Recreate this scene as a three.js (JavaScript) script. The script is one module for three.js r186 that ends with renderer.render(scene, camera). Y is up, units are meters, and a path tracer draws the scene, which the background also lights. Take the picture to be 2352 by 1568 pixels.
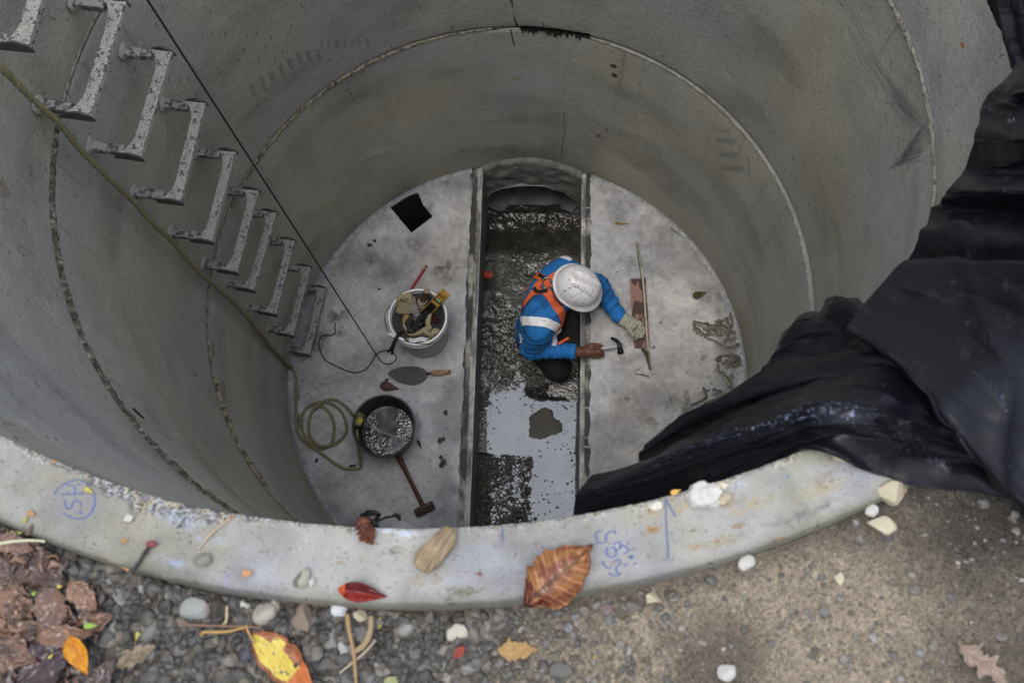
import * as THREE from 'three';
import { mergeGeometries, mergeVertices, toCreasedNormals } from 'three/addons/utils/BufferGeometryUtils.js';
import { RoundedBoxGeometry } from 'three/addons/geometries/RoundedBoxGeometry.js';

// ---------------------------------------------------------------- camera, sky, sun, exposure
const scene = new THREE.Scene();
const R = 1.25, H = 4.038, RING = 1.346, ROUT = 1.354;       // shaft radius, rim height, ring height, outer radius
const camera = new THREE.PerspectiveCamera(37.92, 1024 / 682, 0.05, 400);
camera.filmGauge = 36;
camera.position.set(0.1954, 5.254, 1.3775);
camera.rotation.order = 'YXZ';
camera.rotation.set(-1.2806, 0.1402, -0.1186);
camera.focus = 5.0; camera.userData.fStop = 9;
camera.updateMatrixWorld(true); camera.updateProjectionMatrix();
scene.add(camera);

function skyTexture() {                                        // plain overcast, brightest overhead
  const w = 128, h = 64, d = new Float32Array(w * h * 4);
  for (let j = 0; j < h; j++) for (let i = 0; i < w; i++) {
    const el = ((j + 0.5) / h - 0.5) * Math.PI, s = Math.max(0, Math.sin(el));
    const l = (1 + 3.2 * Math.pow(s, 1.5)) / 4.2, o = (j * w + i) * 4;
    const k = el < 0 ? 0.2 : l;
    d[o] = 0.91 * k; d[o + 1] = 0.97 * k; d[o + 2] = 1.10 * k; d[o + 3] = 1;
  }
  const t = new THREE.DataTexture(d, w, h, THREE.RGBAFormat, THREE.FloatType);
  t.mapping = THREE.EquirectangularReflectionMapping; t.magFilter = THREE.LinearFilter; t.needsUpdate = true;
  return t;
}
scene.background = skyTexture(); scene.environment = scene.background;
const sun = new THREE.DirectionalLight(0xfff4e6, 0.62);
sun.position.set(-2.6, 20, 3.2); sun.target.position.set(0, 0, 0);
sun.castShadow = true; sun.shadow.radius = 45; sun.shadow.mapSize.set(2048, 2048);
Object.assign(sun.shadow.camera, { left: -4, right: 4, top: 4, bottom: -4, near: 1, far: 50 });
scene.add(sun, sun.target);
const renderer = new THREE.WebGLRenderer({ antialias: true });
renderer.toneMapping = THREE.LinearToneMapping;
renderer.toneMappingExposure = 2.35;
renderer.shadowMap.enabled = true;

// ---------------------------------------------------------------- helpers
function mulberry(a) { return () => { a |= 0; a = a + 0x6D2B79F5 | 0; let t = Math.imul(a ^ a >>> 15, 1 | a); t = t + Math.imul(t ^ t >>> 7, 61 | t) ^ t; return ((t ^ t >>> 14) >>> 0) / 4294967296; }; }
const rnd = mulberry(20471);
const rr = (a, b) => a + (b - a) * rnd();
const V = (x, y, z) => new THREE.Vector3(x, y, z);
const clamp = (x, a = 0, b = 1) => Math.min(b, Math.max(a, x));
const mixn = (a, b, t) => a + (b - a) * t;
const sstep = (a, b, x) => { const t = clamp((x - a) / (b - a)); return t * t * (3 - 2 * t); };
function h3(x, y, z) { let h = Math.imul(x, 374761393) + Math.imul(y, 668265263) + Math.imul(z, 1274126177) | 0; h = Math.imul(h ^ h >>> 13, 1274126177); return ((h ^ h >>> 16) >>> 0) / 4294967295; }
function n3(x, y, z = 0) {                                     // value noise, 0..1
  const X = Math.floor(x), Y = Math.floor(y), Z = Math.floor(z); let u = x - X, v = y - Y, w = z - Z;
  u = u * u * (3 - 2 * u); v = v * v * (3 - 2 * v); w = w * w * (3 - 2 * w);
  const a = mixn(mixn(h3(X, Y, Z), h3(X + 1, Y, Z), u), mixn(h3(X, Y + 1, Z), h3(X + 1, Y + 1, Z), u), v);
  if (w === 0) return a;
  return mixn(a, mixn(mixn(h3(X, Y, Z + 1), h3(X + 1, Y, Z + 1), u), mixn(h3(X, Y + 1, Z + 1), h3(X + 1, Y + 1, Z + 1), u), v), w);
}
function n2p(x, y, px, py, s) {                                // value noise that repeats every px, py cells
  const X = Math.floor(x), Y = Math.floor(y); let u = x - X, v = y - Y; u = u * u * (3 - 2 * u); v = v * v * (3 - 2 * v);
  const m = (a, b) => ((a % b) + b) % b, x0 = m(X, px), x1 = m(X + 1, px), y0 = m(Y, py), y1 = m(Y + 1, py);
  return mixn(mixn(h3(x0, y0, s), h3(x1, y0, s), u), mixn(h3(x0, y1, s), h3(x1, y1, s), u), v);
}
const fbm = (x, y, z, o = 4) => { let s = 0, a = 0.5, t = 0; for (let i = 0; i < o; i++) { s += a * n3(x, y, z + i * 7.3); t += a; x *= 2.03; y *= 2.03; z *= 2.03; a *= 0.5; } return s / t; };
function field(w, h, step, f) {                                 // f(i, j) on a coarse lattice, read back smoothly
  const cw = Math.ceil(w / step) + 2, ch = Math.ceil(h / step) + 2, a = new Float32Array(cw * ch);
  for (let j = 0; j < ch; j++) for (let i = 0; i < cw; i++) a[j * cw + i] = f(i * step, j * step);
  return (i, j) => { const x = i / step, y = j / step, X = x | 0, Y = y | 0, u = x - X, v = y - Y, o = Y * cw + X; return mixn(mixn(a[o], a[o + 1], u), mixn(a[o + cw], a[o + cw + 1], u), v); };
}
function n2(x, y, s = 0) { const X = Math.floor(x), Y = Math.floor(y); let u = x - X, v = y - Y; u = u * u * (3 - 2 * u); v = v * v * (3 - 2 * v); return mixn(mixn(h3(X, Y, s), h3(X + 1, Y, s), u), mixn(h3(X, Y + 1, s), h3(X + 1, Y + 1, s), u), v); }
const SRGB = new Float32Array(4097); for (let i = 0; i <= 4096; i++) { const l = i / 4096; SRGB[i] = l <= 0.0031308 ? 12.92 * l : 1.055 * Math.pow(l, 1 / 2.4) - 0.055; }
const toS = (l) => SRGB[Math.round(clamp(l) * 4096)];
const fromS = (s) => s <= 0.04045 ? s / 12.92 : Math.pow((s + 0.055) / 1.055, 2.4);

// a place seen at (px, py) of a 2352 x 1568 picture, on the level y / on the shaft wall / on a cylinder of radius r
const FPX = 2282.3, camQ = camera.quaternion.clone(), CP = camera.position.clone();
const ray = (px, py) => V((px - 1176) / FPX, -(py - 784) / FPX, -1).applyQuaternion(camQ);
const at = (px, py, y) => { const d = ray(px, py), t = (y - CP.y) / d.y; return d.multiplyScalar(t).add(CP); };
function atR(px, py, r = R) {
  const d = ray(px, py), a = d.x * d.x + d.z * d.z, b = 2 * (CP.x * d.x + CP.z * d.z), c = CP.x * CP.x + CP.z * CP.z - r * r;
  const t = (-b + Math.sqrt(Math.max(0, b * b - 4 * a * c))) / (2 * a); return d.multiplyScalar(t).add(CP);
}
const names = {};
function numbered(n) { const k = names[n] = (names[n] ?? -1) + 1; return k ? n + '_' + String(k).padStart(3, '0') : n; }
function tag(o, label, category, group, kind) { if (label) o.userData.label = label; if (category) o.userData.category = category; if (group) o.userData.group = group; if (kind) o.userData.kind = kind; return o; }
function thing(name, label, category, pos, group) { const g = new THREE.Group(); g.name = numbered(name); if (pos) g.position.copy(pos); scene.add(g); return tag(g, label, category, group); }
function mesh(name, geo, mat, parent = scene) { const m = new THREE.Mesh(geo, mat); m.name = parent === scene ? numbered(name) : name; m.castShadow = m.receiveShadow = true; parent.add(m); return m; }
function solo(name, label, category, geo, mat, group) { geo.computeBoundingBox(); const c = V(0, 0, 0); geo.boundingBox.getCenter(c); c.y = geo.boundingBox.min.y; geo.translate(-c.x, -c.y, -c.z); const m = mesh(name, geo, mat); m.position.copy(c); return tag(m, label, category, group); }
const std = (rgb, rough = 0.8, extra = {}) => new THREE.MeshStandardMaterial({ color: new THREE.Color().setRGB(...rgb), roughness: rough, ...extra });
const phys = (rgb, rough = 0.8, extra = {}) => new THREE.MeshPhysicalMaterial({ color: new THREE.Color().setRGB(...rgb), roughness: rough, ...extra });

function grid(nu, nv, f, uvf, colf) {                          // f(u, v) -> Vector3 over [0,1]^2
  const P = [], U = [], C = [], I = [];
  for (let j = 0; j <= nv; j++) for (let i = 0; i <= nu; i++) {
    const u = i / nu, v = j / nv, p = f(u, v); P.push(p.x, p.y, p.z);
    const q = uvf ? uvf(u, v, p) : [u, v]; U.push(q[0], q[1]);
    if (colf) { const c = colf(u, v, p); C.push(c[0], c[1], c[2]); }
  }
  for (let j = 0; j < nv; j++) for (let i = 0; i < nu; i++) { const a = j * (nu + 1) + i, b = a + 1, c = a + nu + 1, d = c + 1; I.push(a, b, d, a, d, c); }
  const g = new THREE.BufferGeometry(); g.setAttribute('position', new THREE.Float32BufferAttribute(P, 3)); g.setAttribute('uv', new THREE.Float32BufferAttribute(U, 2));
  if (colf) g.setAttribute('color', new THREE.Float32BufferAttribute(C, 3));
  g.setIndex(I); g.computeVertexNormals(); return g;
}
function tex(w, h, f, { srgb = true, rep = 1, rep2 } = {}) {   // f(i, j) -> [r,g,b] linear 0..1 or a number
  const d = new Uint8Array(w * h * 4);
  for (let j = 0; j < h; j++) for (let i = 0; i < w; i++) {
    const c = f(i, j), o = (j * w + i) * 4;
    for (let k = 0; k < 3; k++) { const x = clamp(typeof c === 'number' ? c : c[k]); d[o + k] = Math.round(255 * (srgb ? toS(x) : x)); } d[o + 3] = 255;
  }
  const t = new THREE.DataTexture(d, w, h); t.wrapS = t.wrapT = THREE.RepeatWrapping; t.magFilter = THREE.LinearFilter; t.minFilter = THREE.LinearMipmapLinearFilter; t.generateMipmaps = true;
  if (srgb) t.colorSpace = THREE.SRGBColorSpace; t.repeat.set(rep, rep2 ?? rep); t.needsUpdate = true; return t;
}
function tint(g, f) {                                          // vertex colours from position
  const p = g.attributes.position, c = new Float32Array(p.count * 3);
  for (let i = 0; i < p.count; i++) { const k = f(p.getX(i), p.getY(i), p.getZ(i), i); c[3 * i] = k[0]; c[3 * i + 1] = k[1]; c[3 * i + 2] = k[2]; }
  g.setAttribute('color', new THREE.BufferAttribute(c, 3)); return g;
}
const crv = (pts, closed = false, tension = 0.5) => new THREE.CatmullRomCurve3(pts, closed, 'centripetal', tension);
function tube(pts, r, seg = 60, rad = 8, closed = false, taper) {
  const c = crv(pts, closed), g = new THREE.TubeGeometry(c, seg, r, rad, closed);
  if (taper) { const p = g.attributes.position, ps = []; for (let i = 0; i <= seg; i++) ps.push(c.getPointAt(i / seg)); for (let i = 0; i <= seg; i++) for (let j = 0; j <= rad; j++) { const k = i * (rad + 1) + j, s = taper(i / seg, j / rad), q = ps[i]; p.setXYZ(k, q.x + (p.getX(k) - q.x) * s, q.y + (p.getY(k) - q.y) * s, q.z + (p.getZ(k) - q.z) * s); } g.computeVertexNormals(); }
  return g;
}
function orient(o, x, y) { const X = x.clone().normalize(), Z = X.clone().cross(y).normalize(), Y = Z.clone().cross(X); o.quaternion.setFromRotationMatrix(new THREE.Matrix4().makeBasis(X, Y, Z)); return o; }
function lathe(pts, seg = 48) { return new THREE.LatheGeometry(pts.map(([x, y]) => new THREE.Vector2(x, y)), seg); }
function noisy(g, amp, freq, seed = 0) {                       // push vertices along their normals (welded first)
  g = g.clone(); for (const k of Object.keys(g.attributes)) if (k !== 'position') g.deleteAttribute(k);
  g = mergeVertices(g, 1e-4); g.computeVertexNormals(); const p = g.attributes.position, n = g.attributes.normal;
  for (let i = 0; i < p.count; i++) { const a = amp * (fbm(p.getX(i) * freq + seed, p.getY(i) * freq + 5.1, p.getZ(i) * freq - seed, 3) * 2 - 1); p.setXYZ(i, p.getX(i) + n.getX(i) * a, p.getY(i) + n.getY(i) * a, p.getZ(i) + n.getZ(i) * a); }
  g.computeVertexNormals(); return g;
}
// ---------------------------------------------------------------- concrete: shared fine relief and gloss
const pitTex = (() => {                                        // 0.5 m square of cast concrete: soft unevenness with small air holes
  const n = 512, pits = []; const q = mulberry(5);
  const a = new Float32Array(n * n);
  for (let j = 0; j < n; j++) for (let i = 0; i < n; i++) a[j * n + i] = 0.62 + 0.22 * (n2p(i / 16, j / 16, 32, 32, 1) - 0.5) + 0.16 * (n2p(i / 4, j / 4, 128, 128, 2) - 0.5) + 0.12 * (n2p(i / 1.5, j / 1.5, 341, 341, 3) - 0.5);
  for (let k = 0; k < 330; k++) { const x = q() * n, y = q() * n, r = 1 + 3.0 * Math.pow(q(), 4), e = 0.6 + q() * 1.6; for (let j = -12; j <= 12; j++) for (let i = -12; i <= 12; i++) { const d = Math.hypot(i, j / e) / r; if (d < 1) { const o = ((Math.floor(y + j) + n) % n) * n + (Math.floor(x + i) + n) % n; a[o] = Math.min(a[o], 0.5 * d * d); } } }
  return tex(n, n, (i, j) => a[j * n + i], { srgb: false });
})();
const rep = (t, x, y) => { const c = t.clone(); c.repeat.set(x, y ?? x); c.needsUpdate = true; return c; };

// the colour of one ring: its inner face laid out flat, far half above near half
function ringTexture(k, base, spots) {
  const w = 2048, h = 1404, hh = 702, cv = document.createElement('canvas'); cv.width = w; cv.height = h;
  const g = cv.getContext('2d'), im = g.createImageData(w, h), d = im.data;
  const sOf = (i, half) => (half * Math.PI + i / w * Math.PI) * R, yOf = (j, half) => (1 - (j - half * hh) / hh) * RING;
  for (let half = 0; half < 2; half++) {
    const F = (step, f) => field(w, hh, step, (i, j) => f(sOf(i, half), (1 - j / hh) * RING));
    const big = F(8, (s, y) => fbm(s * 1.1 + k * 9, y * 1.6, 3, 3) - 0.5), streak = F(4, (s, y) => fbm(s * 9, y * 0.9 + k * 5, 7, 3) - 0.5), mid = F(6, (s, y) => fbm(s * 7, y * 7, 11 + k, 3) - 0.5), warmF = F(8, (s, y) => clamp(0.5 + 1.5 * (fbm(s * 1.6 + 4, y * 2.2, 19 + k, 3) - 0.5)));
    const swirl = F(6, (s, y) => Math.max(0, fbm(s * 2.0 + y * 2.2, y * 5 - s * 1.4, 31 + k, 4) - 0.55) * 2.0);
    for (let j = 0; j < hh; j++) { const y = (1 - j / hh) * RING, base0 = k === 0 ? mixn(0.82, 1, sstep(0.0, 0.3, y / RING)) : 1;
      for (let i = 0; i < w; i++) {
        const s = sOf(i, half), o = ((j + half * hh) * w + i) * 4, warm = warmF(i, j);
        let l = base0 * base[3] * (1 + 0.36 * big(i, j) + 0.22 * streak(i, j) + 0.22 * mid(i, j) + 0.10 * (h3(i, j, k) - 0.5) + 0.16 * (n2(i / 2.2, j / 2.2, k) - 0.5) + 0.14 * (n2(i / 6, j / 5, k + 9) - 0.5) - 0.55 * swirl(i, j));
        if (n2(s * 160, y * 160, 3 + k) > 0.93) l *= 0.72; if (n2(s * 120, y * 200, 23 + k) > 0.955) l *= 1.45;
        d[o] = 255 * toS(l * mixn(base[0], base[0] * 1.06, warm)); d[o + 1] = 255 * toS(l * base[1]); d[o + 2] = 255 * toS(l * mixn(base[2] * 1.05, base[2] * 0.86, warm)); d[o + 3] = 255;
      } }
  }
  g.putImageData(im, 0, 0);
  // marks that the concrete carries: k-th ring, given where the picture shows them
  const uv = (px, py) => { const p = atR(px, py); let a = Math.atan2(p.x, p.z) - Math.PI / 2; while (a < 0) a += 2 * Math.PI; const half = a >= Math.PI ? 1 : 0; return [(a - half * Math.PI) / Math.PI * w, half * hh + (1 - (p.y - k * RING) / RING) * hh, half]; };
  const line = (pts, color, lw, alpha = 1) => { g.globalAlpha = alpha; g.strokeStyle = color; g.lineWidth = lw; g.lineCap = 'round'; g.lineJoin = 'round'; g.beginPath(); let first = true, ph = 0; for (const [x, y] of pts) { const [a, b, hf] = uv(x, y); if (first || hf !== ph) g.moveTo(a, b); else g.lineTo(a, b); first = false; ph = hf; } g.stroke(); };
  const blot = (px, py, rx, ry, color, alpha, n = 40, rot = 0) => { const q = mulberry(px * 7 + py), [a, b] = uv(px, py); g.fillStyle = color; for (let i = 0; i < n; i++) { const t = q() * 6.28, r = Math.pow(q(), 0.7), x = Math.cos(t) * r * rx, y = Math.sin(t) * r * ry; g.globalAlpha = alpha * (0.3 + 0.7 * q()); g.beginPath(); g.ellipse(a + x * Math.cos(rot) - y * Math.sin(rot), b + x * Math.sin(rot) + y * Math.cos(rot), rx * (0.15 + 0.3 * q()), ry * (0.15 + 0.3 * q()), rot + q(), 0, 6.3); g.fill(); } };
  const brush = (pts, color, width, alpha, n = 26) => { const q = mulberry(pts[0][0] * 13 + pts[0][1]); for (let i = 0; i < n; i++) { const ox = (q() - 0.5) * width, oy = (q() - 0.5) * width, t0 = q() * 0.5, t1 = 0.5 + q() * 0.5, m = pts.length - 1; const sub = []; for (let s = 0; s <= 6; s++) { const t = mixn(t0, t1, s / 6) * m, a = Math.min(m - 1, Math.floor(t)), f = t - a; sub.push([mixn(pts[a][0], pts[a + 1][0], f) + ox, mixn(pts[a][1], pts[a + 1][1], f) + oy]); } line(sub, color, 1 + q() * 2.5, alpha * q()); } };
  spots({ g, uv, line, blot, brush });
  // scattered scratches and splashes everywhere
  const q = mulberry(77 + k); for (let i = 0; i < 900; i++) { const x = q() * w, y = q() * h, l = 3 + 14 * q() * q(), a = 1.57 + (q() - 0.5) * 1.2; g.globalAlpha = 0.2 + 0.5 * q(); g.strokeStyle = q() < 0.6 ? '#2a2a26' : '#b9b9b2'; g.lineWidth = 0.8 + q() * 1.4; g.beginPath(); g.moveTo(x, y); g.lineTo(x + Math.cos(a) * l, y + Math.sin(a) * l); g.stroke(); }
  for (let i = 0; i < 900; i++) { g.globalAlpha = 0.5 + 0.5 * q(); g.fillStyle = q() < 0.75 ? '#1d1c19' : '#cfcfc8'; g.beginPath(); g.ellipse(q() * w, q() * h, 0.6 + 1.5 * q() * q(), 0.6 + 1.8 * q() * q(), 0, 0, 7); g.fill(); }
  for (let i = 0; i < 60; i++) { const half = q() < 0.5 ? 0 : hh, x = q() * w, l = 60 + q() * 420, a = 0.012 + 0.035 * q(), c = q() < 0.6 ? '#3a3a34' : '#a5a59c', wd = 2 + q() * 12; g.strokeStyle = c; g.lineCap = 'round'; for (let m = 0; m < 5; m++) { g.globalAlpha = a; g.lineWidth = wd * (1 - m * 0.17); g.beginPath(); g.moveTo(x, half); g.quadraticCurveTo(x + (q() - 0.5) * 14, half + l * 0.5, x + (q() - 0.5) * 18, half + l * (0.6 + 0.08 * m)); g.stroke(); } }
  for (let i = 0; i < 26; i++) blotXY(g, q() * w, q() * h, 4 + q() * 18, 4 + q() * 16, q() < 0.5 ? '#6d5a3c' : '#8c8c86', 0.05, q);
  g.globalAlpha = 1;
  const t = new THREE.CanvasTexture(cv); t.colorSpace = THREE.SRGBColorSpace; t.wrapS = t.wrapT = THREE.ClampToEdgeWrapping; return t;
}
function blotXY(g, a, b, rx, ry, color, alpha, q) { g.fillStyle = color; for (let i = 0; i < 24; i++) { const t = q() * 6.28, r = Math.pow(q(), 0.7); g.globalAlpha = alpha * (0.3 + 0.7 * q()); g.beginPath(); g.ellipse(a + Math.cos(t) * r * rx, b + Math.sin(t) * r * ry, rx * (0.15 + 0.3 * q()), ry * (0.15 + 0.3 * q()), q() * 3, 0, 6.3); g.fill(); } }

const marks = [
  ({ line, blot, brush }) => {                                 // lowest ring
    brush([[820, 368], [850, 352], [885, 345], [920, 342]], '#c4c4bf', 14, 0.75, 46);
    for (const [x, y] of [[1410, 152], [1411, 172]]) blot(x, y, 8, 9, '#241f18', 0.5, 40);
    blot(1375, 312, 7, 8, '#4a2618', 0.5, 30); blot(1396, 299, 5, 5, '#4a2618', 0.5, 20);
    for (const [a, b, c] of [[1645, 1680, 292], [1648, 1692, 318], [1652, 1698, 348], [1658, 1712, 380]]) for (let i = 0; i < 5; i++) line([[a, c + i * 2.5], [b - i * 2, c + 4 + i * 2.5]], '#3d3f3c', 3 + 4 * rnd(), 0.04 + 0.17 * rnd());
    line([[1718, 360], [1722, 410]], '#333', 4, 0.4);
    brush([[700, 290], [760, 240], [860, 205], [960, 190], [1030, 195]], '#9a9482', 60, 0.22, 120);
    brush([[1180, 70], [1184, 95], [1190, 130]], '#aeb0b0', 7, 0.6, 30); line([[1172, 66], [1178, 90], [1182, 106]], '#1b1b18', 3, 0.8);
    brush([[1118, 170], [1125, 180]], '#8f8a3c', 12, 0.35, 10); brush([[1172, 178], [1200, 180]], '#8f8a3c', 10, 0.5, 12);
    brush([[960, 280], [985, 262]], '#bcbdbb', 14, 0.5, 16); brush([[900, 300], [930, 290]], '#bcbdbb', 8, 0.4, 9); brush([[930, 195], [980, 184]], '#aaaaa5', 6, 0.4, 9);
    line([[1295, 260], [1297, 300], [1290, 350], [1290, 420]], '#55534c', 4, 0.5);
    brush([[665, 1155], [735, 1180]], '#9fa2a8', 20, 0.4, 30);
    for (let i = 0; i < 50; i++) blot(640 + rnd() * 25, 880 + rnd() * 230, 10, 16, '#8f949c', 0.18, 8);
    for (let i = 0; i < 26; i++) blot(1680 + rnd() * 20, 640 + rnd() * 150, 9, 14, '#b8bbc0', 0.25, 8);
    brush([[505, 860], [512, 930]], '#6a4a2c', 18, 0.5, 40); brush([[485, 780], [490, 830]], '#5a4a34', 12, 0.5, 30);
    brush([[600, 1080], [640, 1150]], '#c8c8c4', 4, 0.5, 8);
    for (let i = 0; i < 90; i++) { const x = 760 + rnd() * 950, y = 110 + rnd() * 260; line([[x, y], [x + 4 + rnd() * 9, y + rnd() * 3]], '#d4d4ce', 1.6, 0.55); }
  },
  ({ line, blot, brush }) => {                                 // middle ring
    for (let i = 0; i < 8; i++) { const x = 575 + i * 21, y = 208 - i * 15 + (i > 5 ? (i - 5) * 12 : 0); for (let j = 0; j < 5; j++) line([[x + j * 2, y - 10], [x + 8 + j * 2, y + 12]], '#4e4f4a', 4 + 4 * rnd(), 0.04 + 0.15 * rnd()); }
    for (let i = 0; i < 7; i++) { const x = 735 + i * 17, y = 98 - i * 1; for (let j = 0; j < 4; j++) line([[x + j * 2, y], [x + 3 + j * 2, y + 16]], '#55554f', 4 + 3 * rnd(), 0.03 + 0.14 * rnd()); }
    brush([[1990, 150], [2040, 220], [2085, 275], [2105, 300]], '#474b4e', 34, 0.22, 70); brush([[1945, 60], [1990, 150], [2030, 210]], '#4f5355', 40, 0.17, 60);
    for (let i = 0; i < 8; i++) brush([[2117 - i * 1, 268 + i * 14], [2100 - i * 5, 300 + i * 10], [2072 - i * 6, 345 + i * 6]], '#42464a', 12, 0.26, 14);
    brush([[2080, 60], [2112, 190], [2122, 240]], '#5a5d5e', 18, 0.3, 24);
    brush([[1635, 150], [1660, 172], [1672, 190]], '#c6c6c1', 8, 0.6, 18); brush([[1605, 130], [1630, 148]], '#b5b5b0', 8, 0.4, 10); brush([[1700, 240], [1740, 290]], '#8b8c87', 24, 0.3, 20);
    line([[1170, 0], [1174, 25], [1180, 52], [1186, 64]], '#1f1f1b', 6, 0.95); brush([[1166, 0], [1172, 25], [1180, 58]], '#a7a8a6', 9, 0.6, 36);
    brush([[445, 850], [455, 862]], '#7a4326', 6, 0.8, 12); line([[415, 845], [432, 890]], '#d0d0cc', 2, 0.7);
    brush([[210, 640], [300, 830], [420, 1010], [520, 1130]], '#8a8f98', 60, 0.2, 90); brush([[260, 620], [360, 860], [470, 1060]], '#57564f', 40, 0.2, 60);
    brush([[1470, 200], [1700, 500], [1800, 700]], '#85857c', 80, 0.1, 60);
    for (let i = 0; i < 60; i++) { const x = 300 + rnd() * 900, y = rnd() * 330; line([[x, y], [x + 4 * rnd(), y + 5 + rnd() * 8]], '#33332e', 2, 0.6); }
  },
  ({ line, blot, brush }) => {                                 // top ring
    for (let i = 0; i < 70; i++) { const x = rnd() * 400, y = 350 + rnd() * 700; line([[x, y], [x + 5, y + 9]], '#2d2a26', 2, 0.6); }
    brush([[20, 960], [40, 968]], '#7a5a30', 5, 0.8, 12); brush([[2203, 100], [2206, 112]], '#a04a20', 5, 0.8, 12);
    blot(18, 435, 14, 18, '#6a5230', 0.2, 20);
    brush([[2180, 330], [2210, 400], [2170, 450]], '#70706a', 30, 0.2, 30);
    brush([[225, 45], [190, 110], [165, 190]], '#a3a49e', 16, 0.22, 30);
  },
];
const ringBase = [[0.985, 0.985, 0.91, 0.42], [0.985, 0.985, 0.91, 0.355], [0.99, 0.988, 0.925, 0.35]];
const ringGeo = [{ r: R, ox: 0, oz: 0 }, { r: R + 0.010, ox: 0.006, oz: 0.002 }, { r: R + 0.008, ox: 0.0, oz: 0.0 }];
const chip = (th) => {                                         // how far the rim's inner edge has broken away at angle th
  const d = th * 57.3, big = sstep(-22, -19, d) * (1 - sstep(-9, -6, d)), b2 = Math.exp(-Math.pow((d + 12.6) / 3.0, 2));
  const n = fbm(th * 60, 3.1, 0, 4), n2 = n3(th * 160, 9);
  return 0.003 + 0.006 * n * n2 + big * (0.012 * n * n + 0.006 * n2) + b2 * 0.021 * (0.6 + 0.6 * n);
};
function ringMesh(k) {
  const { r, ox, oz } = ringGeo[k], y0 = k * RING + (k ? 0.006 : 0.003), y1 = k < 2 ? (k + 1) * RING - 0.006 : H;
  const nA = k === 2 ? 1440 : 480, P = [], U = [], I = [];
  const rows = k === 2 ? [0, 0.003, 0.01, 0.1, 0.25, 0.45, 0.65, 0.8, 0.88, 0.92, 0.95, 0.965, 0.975, 0.983, 0.99, 1] : [0, 0.004, 0.012, 0.1, 0.25, 0.5, 0.75, 0.9, 0.985, 0.996, 1];
  for (let half = 0; half < 2; half++) for (let i = 0; i <= nA / 2; i++) {
    const a = Math.PI / 2 + half * Math.PI + i / (nA / 2) * Math.PI, th = Math.atan2(Math.sin(a), Math.cos(a));
    const c = k === 2 ? chip(th) : 0.004;
    rows.forEach((t) => {
      const top = y1 - c, y = Math.min(mixn(y0, y1, t), top - (1 - t) * 0.0001);
      let rad = r + 0.0016 * (fbm(a * 6, y * 4, k * 3, 3) - 0.5) + (t < 0.012 ? (0.012 - t) * 0.4 : 0);
      if (k < 2 && t > 0.985) rad += (t - 0.985) * 0.4;
      P.push(Math.sin(a) * rad + ox, y, Math.cos(a) * rad + oz);
      U.push(i / (nA / 2), 1 - (half * 0.5 + 0.5 * (1 - (y - k * RING) / RING)));
    });
  }
  const n = rows.length, per = nA / 2 + 1;
  for (let half = 0; half < 2; half++) for (let i = 0; i < nA / 2; i++) for (let j = 0; j < n - 1; j++) { const a = (half * per + i) * n + j, b = a + n; I.push(a, a + 1, b, b, a + 1, b + 1); }
  const g = new THREE.BufferGeometry(); g.setAttribute('position', new THREE.Float32BufferAttribute(P, 3)); g.setAttribute('uv', new THREE.Float32BufferAttribute(U, 2)); g.setIndex(I); g.computeVertexNormals(); return g;
}
const ringLabels = ['lowest concrete shaft ring standing round the two floor slabs', 'middle concrete shaft ring with dark smears and a vertical crack', 'top concrete shaft ring with the chipped rim at ground level'];
const shaftRings = [];
for (let k = 0; k < 3; k++) {
  const t = thing('concrete_ring', ringLabels[k], 'shaft ring', V(0, k * RING, 0), 'stacked concrete rings of the shaft'); shaftRings.push(t);
  const map = ringTexture(k, ringBase[k], marks[k]);
  const m = new THREE.MeshPhysicalMaterial({ map, roughness: 0.62, bumpMap: rep(pitTex, 7.85, 5.4), bumpScale: 0.0045, specularIntensity: 0.7 });
  const g = ringMesh(k); g.translate(0, -k * RING, 0); mesh('inner_face', g, m, t);
  // outside, underside and (below the top ring) the upper face of the ring
  const { r, ox, oz } = ringGeo[k], y0 = k ? 0.006 : 0.003, y1 = RING - 0.006 + (k === 2 ? 0.006 : 0);
  const prof = k === 2 ? [[r + 0.006, y0], [ROUT + 0.012, y0], [ROUT, y1 - 0.03]] : [[r + 0.006, y0], [ROUT + 0.012, y0], [ROUT + 0.012, y1], [r + 0.006, y1]];
  const og = lathe(prof, 160); og.translate(ox, 0, oz); mesh('outer_shell', og, concretePlain(), t);
}
function concretePlain() { return concretePlain.m ??= std([0.33, 0.325, 0.31], 0.75); }

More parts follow.
